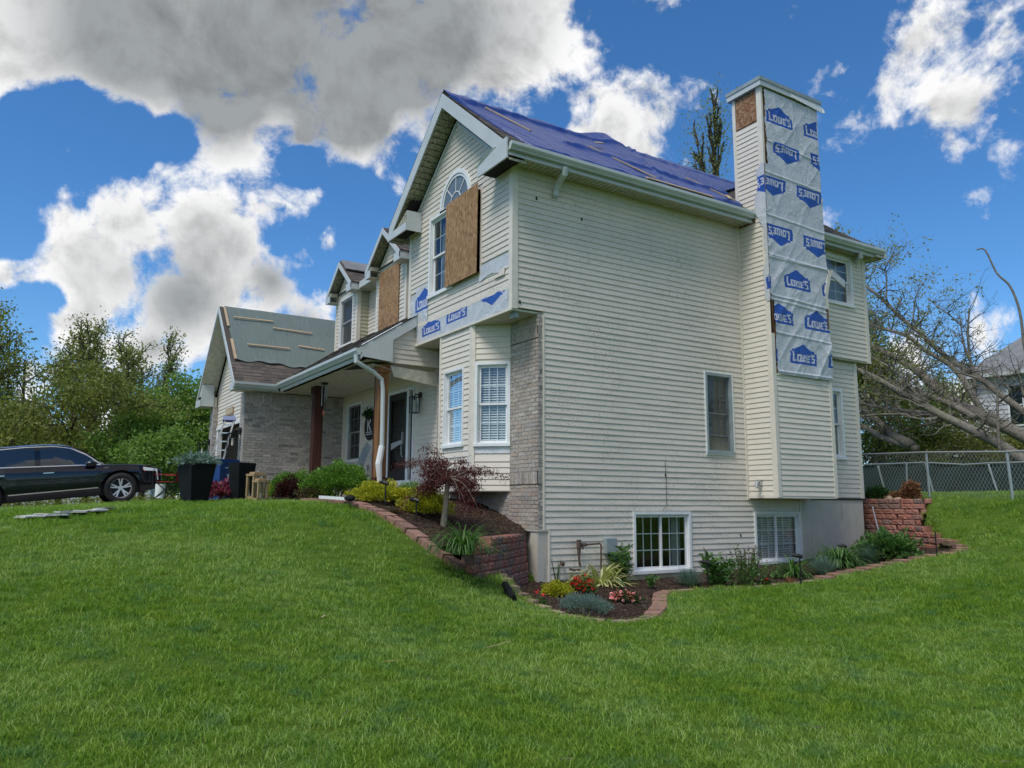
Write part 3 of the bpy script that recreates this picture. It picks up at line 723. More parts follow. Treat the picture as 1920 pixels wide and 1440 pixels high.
ns += siding(wall, side, [(.115,1.711),(4.98,1.711),(4.98,4.86),(.115,4.86)], [opening(sw)], 'siding', zs=1.711)
ns += siding(wall, side, [(-.43,4.86),(4.98,4.86),(4.98,7.33),(-.43,7.33)], [], 'siding', zs=4.86)
ns += siding(wall, side, [(6.86,1.80),(8.62,1.80),(8.62,4.80),(6.86,4.80)], [opening(rw_lo)], 'siding', zs=1.80)
rear = Fr((.10, 0, 0), (0, 1, 0), (1, 0, 0))
mb = MB(); wall_solid(mb, rear, [(6.86,4.88),(9.12,4.88),(9.12,7.33),(6.86,7.33)], [rw_up], -.1, -.001); up_r = mb.build('wall', M['siding_clean'], H)
ns += siding(up_r, rear, [(6.86,4.88),(9.03,4.88),(9.03,7.33),(6.86,7.33)], [opening(rw_up)], 'siding_clean', zs=4.88, single=False)
# corner posts, inside corners
def post(name, x0, x1, y0, y1, z0, z1, m='corner', parent=H): return MB().box(x0, x1, y0, y1, z0, z1).build(name, M[m], parent)
post('corner_trim', -.09, .024, -.545, -.43, 4.83, 7.34)
post('corner_trim', .000, .022, .085, .115, 1.19, 4.80)
post('corner_trim', .000, .022, .19, .225, .10, 1.19)
post('corner_trim', .000, .030, 4.955, 5.018, 1.72, 7.33)
post('corner_trim', .002, .025, 6.52, 6.56, .1, 1.72)
post('corner_trim', -.1, .026, 8.62, 8.73, 1.76, 4.84)
post('corner_trim', 0.0, .126, 9.03, 9.14, 4.84, 7.33)
MB().box(-.2, .11, 6.86, 9.14, 4.83, 4.875).build('soffit', M['soffit_dirty'], H)
post('drip_edge', -.02, .03, 6.9, 8.75, 1.74, 1.775, 'dark')
# dark speck wounds in the siding
for (x, y) in ((1091, 411), (975, 566), (1006, 372), (1248, 891), (1389, 1004)):
    p = uX(x, y, .02); MB().obox(p, (.004, 0, 0), (0, .014, .004), (0, -.004, .028)).build('hole', M['dark'], wall)
MB().tube([uX(1247, 862, .03), uX(1249, 900, .028), uX(1250, 948, .03), uX(1243, 957, .05)], .004, 6).build('cable', M['black_metal'], H)
for w in (bw1, bw2): window(H, side, *w, cols=3, rows=3, slider=True, casing=.055, blinds=(w is bw2))
window(H, side, *sw, cols=3, rows=2, mats=M['graybox'], casing=.05, lower_open=.28, blinds=False, screen=True)
window(H, side, *rw_lo, cols=2, rows=2, blinds=True, casing=.06)
window(H, rear, *rw_up, cols=3, rows=2, blinds=False, casing=.07)
mb = MB()
for i in range(7): side.box(mb, 3.10+i*.033, 3.125+i*.033, -.20-(.015 if i % 2 else 0), -.19, .5, 1.42)
mb.build('curtain', M['curtain'], H)
mb = MB(); side.box(mb, sw[0]-.075, sw[0]-.05, 0, .034, sw[2]-.07, sw[3]+.07); side.box(mb, sw[1]+.05, sw[1]+.075, 0, .034, sw[2]-.07, sw[3]+.07); side.box(mb, sw[0]-.05, sw[1]+.05, 0, .034, sw[3]+.05, sw[3]+.07); side.box(mb, sw[0]-.05, sw[1]+.05, 0, .036, sw[2]-.075, sw[2]-.045)
mb.build('window_trim', M['white'], H)
# foundation
MB().box(-3.8, .002, -.015, .19, -.1, 1.17).build('foundation', M['concrete'], H); MB().box(-.3, .004, 6.56, 8.68, -.1, 1.77).build('foundation', M['concrete'], H)
MB().box(-.4, .02, -.03, .20, 1.17, 1.195).build('drip_edge', M['concrete'], H)
# ---- chimney chase
CXX = .72
ch = MB(); ch.box(0.0, CXX-.005, 5.025, 6.775, 1.78, 10.12); chim = ch.build('chimney', M['osb_red'], H)
chl = Fr((0, 5.02, 0), (1, 0, 0), (0, -1, 0)); chf = Fr((CXX, 0, 0), (0, 1, 0), (1, 0, 0))
siding(chim, chl, [(.03,1.795),(CXX-.10,1.795),(CXX-.10,9.42),(.03,9.42)], [(0,.46,7.32,7.52)], 'siding_clean', zs=1.795, single=True)
siding(chim, chf, [(5.11,1.795),(6.70,1.795),(6.70,4.16),(5.11,4.16)], [], 'siding_clean', zs=1.795)
MB().box(CXX-.1, CXX+.024, 4.996, 5.09, 1.77, 4.95).build('corner_trim', M['corner'], chim)
MB().box(CXX-.1, CXX+.024, 4.996, 5.05, 8.45, 10.13).build('corner_trim', M['corner'], chim)
MB().box(CXX-.1, CXX+.02, 4.998, 5.04, 4.95, 8.45).build('corner_trim', M['corner'], chim)
MB().box(CXX-.03, CXX+.022, 6.70, 6.80, 1.77, 8.2).build('corner_trim', M['corner'], chim)
MB().box(CXX-.03, CXX+.022, 6.74, 6.80, 8.2, 10.1).build('corner_trim', M['corner'], chim)
MB().box(-.02, .06, 4.996, 5.03, 7.6, 10.12).build('corner_trim', M['corner'], chim)
MB().box(.0, CXX+.01, 5.0, 6.79, 1.75, 1.79).build('soffit', M['siding_clean'], chim)
MB().box(.07, CXX-.11, 5.0, 5.022, 9.44, 10.10).build('board', M['osb_red'], chim)
# cap
mb = MB(); mb.box(-.10, CXX+.075, 4.93, 6.87, 10.13, 10.24); mb.build('cap_fascia', M['trim'], chim)
mb = MB(); mb.box(-.12, CXX+.09, 4.915, 6.89, 10.24, 10.30); mb.prism([(-.12,4.915,10.30),(CXX+.09,4.915,10.30),(CXX+.09,6.89,10.30),(-.12,6.89,10.30)], (0,0,.02)); mb.build('cap', M['graybox'], chim)
mb = MB(); mb.prism([(CXX+.08,5.9,10.13),(CXX+.085,6.9,10.05),(CXX+.12,6.95,10.06),(CXX+.09,6.9,10.17),(CXX+.08,5.9,10.19)], (.01,0,0)); mb.build('loose_flashing', M['white'], chim)
MB().cyl((.42,5.75,10.3), (.42,5.75,10.42), .15, 20).cyl((.42,5.75,10.42), (.42,5.75,10.47), .21, 20).build('flue', M['steel'], chim)
# rotten split boards along the torn edges
mb = MB(); mb.box(CXX-.07, CXX+.02, 5.0, 5.085, 4.55, 5.65); mb.build('split_board', M['rotten'], chim)
mb = MB(); mb.box(CXX-.02, CXX+.035, 6.72, 6.80, 5.25, 6.0); mb.build('split_board', M['rotten'], chim)
mb = MB(); a = uX(1556, 508, .78); b = uX(1549, 552, .76); mb.bar(a, b, .10, .02, (1,0,0)); mb.bar(b, uX(1552, 580, .75), .08, .02, (1,0,0)); mb.build('loose_trim', M['corner'], chim)
a = uX(1559, 512, .55); b = uX(1583, 533, .35); MB().bar(a, b, .03, .16, (0,0,1)).build('loose_trim', M['corner'], chim)
# dryer vent
mb = MB(); v = uY(1427, 910, 5.0); mb.box(v.x-.035, v.x+.035, 4.93, 5.0, v.z, v.z+.11); mb.tube([v+Vector((0,-.03,.08)), v+Vector((.0,-.12,.05)), v+Vector((.0,-.14,-.03))], .03, 10); mb.box(v.x, v.x+.10, 4.86, 4.9, v.z-.06, v.z-.04); mb.build('vent_hood', M['steel'], chim)

def seams(parent):
    mb = MB()
    for fr, a, z, z1 in SEAMS:
        while z < z1-.01: mb.add([fr.P(a-.0035, .0178, z+.002), fr.P(a+.0015, .0182, z+.002), fr.P(a+.0015, .0050, z+.098), fr.P(a-.0035, .0046, z+.098)], [(0, 1, 2, 3)]); z += EXP
    SEAMS.clear(); mb.build('panel_seam', M['siding_dirty'], parent, kind='stuff')
seams(wall)
# ---- main front gable
gf = Fr((0, -.52, 0), (1, 0, 0), (0, -1, 0)); XC = -2.05; SL = .825
Wl = (-3.10, -2.20, 5.745, 7.30); Wr = (-2.12, -1.12, 5.745, 7.30); AR = (XC-.02, 7.38, .56)
apexw = 7.33+2.05*SL
gpoly = [(-4.10,4.84),(0,4.84),(0,7.40),(XC,apexw+.06),(-4.10,7.40)]
mb = MB(); wall_solid(mb, gf, gpoly, [(Wl[0],Wl[1],Wl[2],Wl[3]), (Wr[0],Wr[1],Wr[2],Wr[3])], -.12, -.001); gw = mb.build('wall', M['siding'], H)
def archholes():
    hs = []; z = AR[1]-.03
    while z < AR[1]+AR[2]+.07:
        r = AR[2]+.07; dz = max(z+.05-AR[1], 0)
        if dz < r: q = math.sqrt(r*r-dz*dz); hs.append((AR[0]-q, AR[0]+q, z, z+.0508))
        z += .0508
    return hs
hl = [(-3.19, -1.03, 5.66, 7.38)]+archholes()
n1 = siding(gw, gf, [(-4.02,5.26),(-.09,5.26),(-.09,7.40),(XC,apexw+.05),(-4.02,7.40)], hl, 'siding', zs=5.26, missing=[(-4.1,-3.1,5.26,6.0),(-1.1,0,5.56,5.86)])
post('corner_trim', -4.12, -4.01, -.545, -.4, 4.84, 7.33)
MB().box(-4.10, -4.0, -.52, 1.2, 4.84, 7.33).build('wall', M['siding_dirty'], H)
MB().box(-4.02, 0, -.538, -.51, 5.19, 5.262).build('band_trim', M['siding_clean'], H)
MB().box(-3.74, .01, -.55, -.50, 4.80, 4.845).build('band_trim', M['corner'], H)
window(H, gf, *Wl, cols=3, rows=2, casing=.07, blinds=False, screen=False)
window(H, gf, *Wr, cols=3, rows=2, casing=.0, blinds=False, panes=False)
# white light curtain behind the left sashes
mb = MB()
for i in range(26):
    a = -3.0+i*.032; gf.box(mb, a, a+.025, -.2-(.02 if i % 2 else 0), -.19, 5.8, 7.28)
mb.build('curtain', M['curtain'], H)
seams(gw)
# arch window
def arc(r, n=28): return [(AR[0]+r*math.cos(math.pi*i/n), AR[1]+r*math.sin(math.pi*i/n)) for i in range(n+1)]
def ringmb(mb, r0, r1, d0, d1, n=28):
    A, B = arc(r0, n), arc(r1, n)
    for i in range(n):
        q = [A[i], B[i], B[i+1], A[i+1]]; f = [gf.P(a, d1, z) for a, z in q]; b = [gf.P(a, d0, z) for a, z in q]
        mb.add(f+b, [(0,1,2,3),(7,6,5,4),(0,4,5,1),(1,5,6,2),(2,6,7,3),(3,7,4,0)])
mb = MB(); ringmb(mb, .555, .635, .0, .035); ringmb(mb, .50, .545, .0, .02); gf.box(mb, AR[0]-.63, AR[0]+.63, 0, .03, AR[1]-.05, AR[1]); aw = mb.build('window', M['white'], H)
A = arc(.51); MB().face([gf.P(a, .008, z) for a, z in A]).build('pane', M['glass'], aw)
MB().face([gf.P(a, .002, z) for a, z in arc(.555)]).build('shade', M['curtain'], aw)
mb = MB(); ringmb(mb, .19, .21, .009, .016)
for t in (45, 90, 135): mb.bar(gf.P(AR[0]+.2*math.cos(R(t)), .012, AR[1]+.2*math.sin(R(t))), gf.P(AR[0]+.51*math.cos(R(t)), .012, AR[1]+.51*math.sin(R(t))), .018, .006, (0,-1,0))
mb.build('muntin', M['white'], aw)
# overhang soffit under the bay
MB().box(-4.1, -.01, -.50, .14, 4.80, 4.835).build('soffit', M['soffit'], H)
MB().box(-.20, -.06, -.44, -.36, 4.70, 4.80).build('drain_stub', M['graybox'], H)

# ---- roof: rakes, returns, gutters
roofs = empty('roof', (-2, 4, 8)); attach(roofs, H); roofs.location = Vector((-2, 4, 8))-H.location
def rake(parent, xc, za, xe, ze, y0, y1, w=.235, th=.025, mat='trim'):
    """fascia board along one gable slope; xc,za apex; xe,ze eave (top edge)"""
    mb = MB(); d = Vector((xe-xc, 0, ze-za)).normalized()
    mb.prism([(xc,y0,za),(xe,y0,ze),(xe,y0,ze-w*1.28),(xc,y0,za-w*1.28)], (0, th, 0)); return mb.build('rake_board', M[mat], parent)
def shingle_slope(name, parent, p0, pu, pv, nu_len, mat='shingle', course=.14, tab=.3, lift=.0, keep=None):
    """laminate shingles on the slope: p0 lower corner, pu along the eave, pv up the slope"""
    p0, pu, pv = Vector(p0), Vector(pu), Vector(pv); Lu, Lv = pu.length, pv.length; u = pu.normalized(); v = pv.normalized(); n = u.cross(v)
    if n.z < 0: n = -n
    mb = MB(); k = 0; t = 0.
    while t < Lv:
        s = -random.random()*tab
        while s < Lu:
            w_ = tab*random.uniform(.5, 1.1); s0, s1 = max(s, 0), min(s+w_, Lu)
            if s1-s0 > .02 and (keep is None or keep(p0+u*(s0+s1)/2+v*t)):
                h = random.choice((.006, .010, .014)); tt = min(t+course+.02, Lv)
                a = p0+u*(s0+.002)+v*t+n*h; b = p0+u*(s1-.002)+v*t+n*h; c = p0+u*(s1-.002)+v*tt+n*.002; d = p0+u*(s0+.002)+v*tt+n*.002
                a2, b2 = a-n*h, b-n*h; mb.add([a, b, c, d, a2, b2], [(0,1,2,3),(0,4,5,1)])
            s += w_
        t += course; k += 1
    return mb.build(name, M[mat], parent, kind='stuff')
# main roof planes: ridge along Y
ZE = 7.50; ZR = ZE+(2.05+.42)*SL; XE = .42; XL = XC-(XE-XC); YF, YB = -.88, 9.5
HIPY = YB-2.47
mb = MB()
E0, E1 = Vector((XE,YF,ZE)), Vector((XE,YB,ZE)); R0, R1 = Vector((XC,YF,ZR)), Vector((XC,HIPY,ZR)); L0, L1 = Vector((XL,YF,ZE)), Vector((XL,YB,ZE))
mb.face([E0, E1, R1, R0]); mb.face([L0, R0, R1, L1]); mb.face([E1, L1, R1])
mb.face([(XE,YF,ZE-.03),(XC,YF,ZR-.03),(XC,YB,ZR-.5),(XE,YB,ZE-.03)][::-1])
mb.build('roof_deck', M['shingle'], roofs)
sv = Vector((XC-XE, 0, ZR-ZE))
shingle_slope('shingles', roofs, E0+Vector((0,0,.005)), (0,2.6,0), sv, 0)
shingle_slope('shingles', roofs, (XE,1.7,ZE+.005), (0,YB-1.7,0), sv*.12, 0)
shingle_slope('shingles', roofs, E0+sv*.12+Vector((0,7.6,.005)), (0,1.9,0), sv*.25, 0)
# rakes of the main gable
rake(roofs, XC, ZR-.02, XE-.10, ZE+.06, YF+.0, 0); rake(roofs, XC, ZR-.02, XL+.05, ZE+.02, YF, 0)
# rake soffits (sloped)
mb = MB()
for sgn in (1, -1):
    xe = XC+sgn*2.47; mb.prism([(XC,YF+.03,ZR-.34),(xe,YF+.03,ZE-.30),(xe,-.52,ZE-.30),(XC,-.52,ZR-.34)], (0,0,.03), 0)
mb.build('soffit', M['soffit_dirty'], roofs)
mb = MB()   # seams between the soffit boards
for i in range(24):
    t = (i+.5)/24
    for sgn in (-1,):
        x = XC+sgn*2.47*t; z = ZR-.345+(ZE-.30-ZR+.34)*t-.001; mb.bar((x,YF+.03,z), (x,-.53,z), .012, .004, (0,0,1))
mb.build('soffit_seam', M['dark'], roofs, kind='stuff')
mb = MB(); mb.bar((XC-.02,-.545,apexw-.05), (XL+.4,-.545,7.33+.02), .03, .05, (0,0,1)); mb.bar((XC+.02,-.545,apexw-.05), (0,-.545,7.34), .03, .05, (0,0,1)); mb.build('frieze_trim', M['trim'], roofs)
# hole in the left soffit
MB().prism([(-3.95,-.80,7.56),(-3.6,-.80,7.86),(-3.55,-.55,7.90),(-3.95,-.55,7.56)], (0,0,-.012)).build('soffit_hole', M['dark'], roofs)
# eave returns
mb = MB(); mb.box(-.58, .40, YF-.02, YF+.01, 7.24, 7.44); mb.prism([(-.58,YF-.02,7.44),(.40,YF-.02,7.44),(.40,YF-.02,7.60),(.20,YF-.02,7.60)], (0,.03,0)); mb.build('eave_return', M['trim'], roofs)
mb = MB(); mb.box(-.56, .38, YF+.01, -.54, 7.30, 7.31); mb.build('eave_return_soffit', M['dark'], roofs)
mb = MB(); mb.prism([(-.62,YF-.025,7.42),(-.3,YF-.025,7.50),(.05,YF-.03,7.56),(.05,YF-.03,7.58),(-.32,YF-.06,7.53)], (0,.02,0)); mb.build('loose_flashing', M['white'], roofs)
mb = MB(); mb.box(-4.50, -3.55, YF-.02, YF+.01, 7.20, 7.36); mb.box(-3.57, -3.55, YF+.01, -.54, 7.20, 7.62); mb.box(-4.50, -4.47, YF, 1.2, 7.22, 7.42); mb.build('eave_return', M['trim'], roofs)
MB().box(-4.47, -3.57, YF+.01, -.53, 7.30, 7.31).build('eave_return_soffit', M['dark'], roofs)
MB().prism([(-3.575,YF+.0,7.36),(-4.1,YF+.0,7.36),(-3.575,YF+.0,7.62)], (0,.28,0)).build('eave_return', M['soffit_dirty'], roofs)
# side eave: soffit, fascia, gutter
mb = MB(); mb.box(.0, .37, -.85, 9.12, 7.33, 7.345); sfo = mb.build('soffit', M['soffit'], roofs)
mb = MB()
for i in range(98):
    y = -.8+i*.1016; mb.box(.01, .365, y, y+.006, 7.322, 7.331)
mb.build('soffit_seam', M['soffit_dirty'], roofs, kind='stuff')
def gutter(name, a, b, up=.13, w=.125, parent=roofs, out=(1,0,0), mat='gutter'):
    a, b, out = Vector(a), Vector(b), Vector(out); prof = [(0,0),(.075,0),(.088,.03),(.105,.045),(.125,.075),(.125,up),(.113,up),(.11,up-.015),(.10,.06),(.08,.04),(.07,.012),(.0,.012)]
    mb = MB(); n = len(prof); P = [a+out*x+Zv*z for x, z in prof]+[b+out*x+Zv*z for x, z in prof]
    for i in range(n): j = (i+1) % n; mb.face([P[i], P[j], P[n+j], P[n+i]])
    mb.face([a+out*x+Zv*z for x, z in [(0,0),(.075,0),(.088,.03),(.125,.075),(.125,up),(0,up)]]); mb.face([b+out*x+Zv*z for x, z in [(0,0),(.075,0),(.088,.03),(.125,.075),(.125,up),(0,up)]][::-1])
    return mb.build(name, M[mat], parent)
gutter('gutter', (.38,-.86,7.38), (.38,5.0,7.38)); gutter('gutter', (.38,6.8,7.38), (.38,9.4,7.38))
MB().box(.35, .382, -.85, 5.0, 7.31, 7.44).box(.35, .382, 6.8, 9.4, 7.31, 7.44).build('fascia', M['gutter'], roofs)
MB().box(.35, .40, -.85, 5.0, 7.30, 7.33).build('fascia_lip', M['trim'], roofs)
MB().box(.0, .45, 9.12, 9.42, 7.31, 7.36).build('soffit', M['soffit'], roofs)
MB().box(-4.0, .50, 9.38, 9.42, 7.31, 7.5).build('fascia', M['gutter'], roofs)
# gutter outlets that end in the air
def outlet(px, pyt, pyb, dy):
    a = uX(px[0], px[1], .44); mb = MB(); b = uX(px[2], px[3], .06); c = uX(px[4], px[5], .09)
    mb.tube([a, a+(b-a)*.08+Vector((0,0,-.1)), a+(b-a)*.72+Vector((0,0,-.02)), b+(c-b)*.35, c], [.055,.055,.053,.052,.050], 12); mb.build('downspout', M['gutter'], roofs)
outlet((1060, 313, 1044, 350, 1041, 369), 0, 0, 0); outlet((1614, 472, 1603, 492, 1603, 503), 0, 0, 0)

# ---- ground floor front: brick pier, bay
bf = Fr((0, 0, 0), (1, 0, 0), (0, -1, 0))
mb = MB(); mb.box(-3.75, -.002, .0, .1, .9, 4.80); mb.box(-.1, -.003, .0, .085, 1.2, 4.84); pier = mb.build('brick_wall', M['mortar'], H)
nb = bricks(pier, bf, -.90, 0.0, 1.20, 4.80, 'brick', single=True, soldier=[(1.94, 2.15), (4.40, 4.60)], limit=270)
bs = Fr((0, 0, 0), (0, 1, 0), (1, 0, 0)); bricks(pier, bs, .0, .088, 1.23, 4.84, 'brick_grey', soldier=[(1.94, 2.15), (4.40, 4.60)], start=.07)
bricks(pier, bf, -3.72, -.91, 1.23, 2.35, 'brick'); bricks(pier, bf, -3.72, -2.9, 2.35, 4.80, 'brick')
MB().box(-.905, .006, -.012, .0, 4.392, 4.404).box(-.905, .006, -.012, .0, 1.930, 1.942).build('shadow_strip', M['dark'], pier)  # solid dark strips stand in for the shadow lines under the soldier courses
# bay
BA = .50; b1_, b2_ = Vector((-.88, 0, 0)), Vector((-.88-BA, -BA, 0)); b3_ = Vector((-2.62, -BA, 0)); b4_ = Vector((-2.62-BA, 0, 0)); BZ0, BZ1 = 1.84, 4.80
nn = Vector((1, -1, 0)).normalized()
fr1 = Fr(b1_, (b2_-b1_), nn); L1_ = (b2_-b1_).length; fr2 = Fr(b2_, (-1, 0, 0), (0, -1, 0)); L2_ = (b3_-b2_).length; fr3 = Fr(b3_, (b4_-b3_), Vector((-1, -1, 0)))
wz0, wz1 = 2.66, 4.07
w1 = (.045, .60, wz0, wz1); w2 = (.32, 1.02, wz0+.02, wz1-.02)
mb = MB(); wall_solid(mb, fr1, [(0,BZ0),(L1_,BZ0),(L1_,BZ1),(0,BZ1)], [w1]); wall_solid(mb, fr2, [(0,BZ0),(L2_,BZ0),(L2_,BZ1),(0,BZ1)], [w2]); wall_solid(mb, fr3, [(0,BZ0),(L1_,BZ0),(L1_,BZ1),(0,BZ1)], [])
mb.prism([b1_+Zv*(BZ0-.02), b2_+Zv*(BZ0-.02), b3_+Zv*(BZ0-.02), b4_+Zv*(BZ0-.02)], Zv*.02)
bay = mb.build('bay_wall', M['siding_clean'], H)
siding(bay, fr1, [(.0,BZ0),(L1_-.06,BZ0),(L1_-.06,BZ1),(.0,BZ1)], [(-.1, w1[1]+.05, wz0-.16, wz1+.06)], 'siding_clean')
siding(bay, fr2, [(.06,BZ0),(L2_-.05,BZ0),(L2_-.05,BZ1),(.06,BZ1)], [(w2[0]-.05, w2[1]+.05, w2[2]-.06, w2[3]+.06)], 'siding_clean', single=False)
siding(bay, fr3, [(.05,BZ0),(L1_,BZ0),(L1_,BZ1),(.05,BZ1)], [], 'siding_clean', single=False)
mb = MB(); fr1.box(mb, L1_-.065, L1_+.01, -.03, .028, BZ0, BZ1); fr2.box(mb, -.01, .065, -.03, .0285, BZ0+.001, BZ1-.001); fr2.box(mb, L2_-.06, L2_+.01, -.03, .028, BZ0, BZ1); mb.build('corner_trim', M['corner'], bay)
fr1.box(MB(), 0, 1, 0, 1, 0, 1)
mb = MB(); fr1.box(mb, .0, w1[1]+.04, 0, .012, wz0-.17, wz0-.055); mb.build('loose_panel', M['plastic_white'], bay)
window(H, fr1, *w1, cols=3, rows=2, casing=.05, blinds=True); window(H, fr2, *w2, cols=3, rows=2, casing=.05, blinds=True)
# ------------------------------------------------------------ porch
PF = 1.97
MB().box(-9.6, -3.72, -1.45, .1, PF-.5, PF).build('porch_floor', M['concrete'], H)
dw = Fr((0, .10, 0), (1, 0, 0), (0, -1, 0))
door = (-6.62, -5.10, 2.13, 4.14); pw = (-9.20, -8.24, 2.72, 4.17)
mb = MB(); wall_solid(mb, dw, [(-9.7,1.6),(-3.70,1.6),(-3.70,4.75),(-9.7,4.75)], [door, pw], -.12, -.001); dwall = mb.build('wall', M['siding_dirty'], H)
siding(dwall, dw, [(-9.62,PF),(-3.76,PF),(-3.76,4.5),(-9.62,4.5)], [(door[0]-.07,door[1]+.07,PF-.2,door[3]+.07), opening(pw, .04)], 'siding_clean', zs=PF, single=False)
window(H, dw, *pw, cols=3, rows=2, casing=.04, blinds=False, screen=True)
# front door: surround, storm door, side light
mb = MB(); dw.box(mb, door[0]-.07, door[0], 0, .03, door[2]-.1, door[3]+.07); dw.box(mb, door[1], door[1]+.07, 0, .03, door[2]-.1, door[3]+.07); dw.box(mb, door[0], door[1], 0, .03, door[3], door[3]+.07)
dw.box(mb, door[0], door[0]+.14, -.09, -.005, door[2], door[3]); dw.box(mb, -5.48, -5.36, -.09, .0, door[2], door[3]); dw.box(mb, door[1]-.04, door[1], -.09, -.005, door[2], door[3])
dw.box(mb, door[0]-.1, door[1]+.1, 0, .10, door[2]-.14, door[2]-.01); ds = mb.build('door_surround', M['white'], H)
mb = MB(); a0, a1, q0, q1 = -6.46, -5.50, 2.14, 4.13
dw.box(mb, a0, a0+.13, -.04, .0, q0, q1); dw.box(mb, a1-.13, a1, -.04, .0, q0, q1); dw.box(mb, a0+.13, a1-.13, -.04, .0, q1-.13, q1); dw.box(mb, a0+.13, a1-.13, -.04, .0, q0, q0+.22); dw.box(mb, a0+.13, a1-.13, -.035, -.005, 3.05, 3.09)
dr_ = mb.build('storm_door', M['black_metal'], ds)
mb = MB(); mb.face([dw.P(a0+.13, -.02, q0+.22), dw.P(a1-.13, -.02, q0+.22), dw.P(a1-.13, -.02, q1-.13), dw.P(a0+.13, -.02, q1-.13)]); mb.build('pane', M['glass'], ds)
mb = MB(); dw.box(mb, a1-.11, a1-.085, .0, .05, 2.98, 3.22); mb.tube([dw.P(a1-.10, .02, 2.95), dw.P(a1-.1, .06, 2.9), dw.P(a1-.10, .05, 2.7), dw.P(a1-.1, .02, 2.65)], .009, 6); mb.build('handle', M['steel'], ds)
mb = MB(); mb.prism([dw.P(a0+.13, -.016, 3.0), dw.P(a1-.13, -.016, 3.06), dw.P(a1-.13, -.016, 2.97), dw.P(a0+.5, -.016, 2.93), dw.P(a0+.13, -.016, 2.84)], (0, -.004, 0)); mb.build('notice', M['curtain'], ds)
mb = MB(); dw.box(mb, -5.36, door[1]-.04, -.07, -.06, door[2]+.02, door[3]-.02); dw.box(mb, a0, a1, -.16, -.12, q0, q1); mb.build('inner_door', M['black_metal'], ds)
# posts
def porch_post(x, y, z0, z1, mat, w=.20, front='cedar'):
    mb = MB(); mb.box(x-w/2, x+w/2, y-w/2, y+w/2, z0, z1); o = mb.build('porch_post', M[mat], H)
    mb = MB(); t = w/2+.03; mb.box(x-t, x+t, y-t, y+t, z1-.16, z1); mb.build('post_cap', M[mat], o)
    mb = MB(); mb.box(x-t, x+t, y-t, y+t, z0, z0+.17); mb.build('post_base', M['cedar_dark'], o); return o
porch_post(-3.93, -1.16, PF-.02, 4.38, 'cedar', .20); porch_post(-7.93, -1.16, PF-.02, 4.42, 'cedar_dark', .22)
MB().box(-4.05, -4.035, -1.27, -1.05, PF+.1, 4.2).build('post_face', M['cedar_dark'], H)
# porch ceiling, beam, end gable
mb = MB(); mb.box(-9.6, -3.85, -1.55, .09, 4.44, 4.46); mb.build('porch_ceiling', M['soffit'], H)
mb = MB()
for i in range(17): mb.box(-9.6, -3.85, -1.5+i*.095, -1.494+i*.095, 4.432, 4.4395)
mb.build('ceiling_seam', M['soffit_dirty'], H, kind='stuff')
mb = MB(); mb.prism([(-5.2,-1.52,4.431),(-4.1,-1.52,4.431),(-4.1,-1.12,4.431),(-4.6,-1.05,4.431)], (0,0,-.004)); mb.build('ceiling_hole', M['dark'], H)
mb = MB(); mb.prism([(-4.45,-1.42,4.43),(-4.4,-.9,4.43),(-3.78,-.92,4.26),(-3.78,-1.42,4.37)], (0,0,-.008)); mb.build('hanging_panel', M['soffit'], H)
zp = lambda y: 4.66+.655*(y+1.74)       # porch roof height
ex = Fr((-3.74, 0, 0), (0, 1, 0), (1, 0, 0))
pe = [(-1.10,4.42),(.09,4.42),(.09,zp(.09)-.22),(-1.10,zp(-1.10)-.22)]
mb = MB(); wall_solid(mb, ex, pe, [], -.08, -.001); ew = mb.build('wall', M['siding_dirty'], H)
siding(ew, ex, [(-1.08,4.42),(.06,4.42),(.06,4.80),(-.50,4.80),(-.50,zp(-.5)-.2),(-1.08,zp(-1.08)-.2)], [], 'siding', zs=4.42)
mb = MB(); mb.prism([(-3.75,-1.06,4.36),(-3.75,.03,4.30),(-3.75,.03,4.02),(-3.75,-.98,4.14)], (-.02,0,0)); mb.build('fallen_panel', M['soffit'], H)
mb = MB(); mb.box(-3.79, -3.70, .0, .09, 4.25, 4.8); mb.build('corner_trim', M['siding_clean'], H)
# porch roof, rake with triangular return, gutter
mb = MB(); yb = .46
mb.face([(-11.6,-1.74,zp(-1.74)),(-3.66,-1.74,zp(-1.74)),(-3.66,-.54,zp(-.54)),(-4.12,-.54,zp(-.54)),(-4.12,yb,zp(yb)),(-11.6,yb,zp(yb))]); mb.build('roof_deck', M['shingle'], roofs)
def kp(p): return not (p.x > -4.12 and p.y > -.52)
shingle_slope('shingles', roofs, (-11.5,-1.74,zp(-1.74)+.006), (7.86,0,0), (0,2.2,2.2*.655), 0, keep=kp, tab=.32)
mb = MB(); mb.prism([(-3.655,-1.76,zp(-1.74)-.01),(-3.655,-.50,zp(-.50)-.01),(-3.655,-.50,zp(-.5)-.22),(-3.655,-1.06,zp(-1.06)-.24),(-3.655,-1.06,4.42),(-3.655,-1.70,4.47)], (-.03,0,0)); mb.build('rake_board', M['trim'], roofs)
mb = MB(); mb.box(-3.66, -3.63, -.55, -.525, zp(-.5)-.45, zp(-.5)+.02); mb.build('rake_end', M['graybox'], roofs)
gutter('gutter', (-9.15,-1.72,4.50), (-3.66,-1.72,4.50), out=(0,-1,0)); MB().box(-9.2, -3.66, -1.735, -1.70, 4.44, 4.62).build('fascia', M['trim'], roofs)
MB().box(-9.2, -3.7, -1.72, -1.70, 4.425, 4.45).build('fascia_lip', M['white'], roofs)
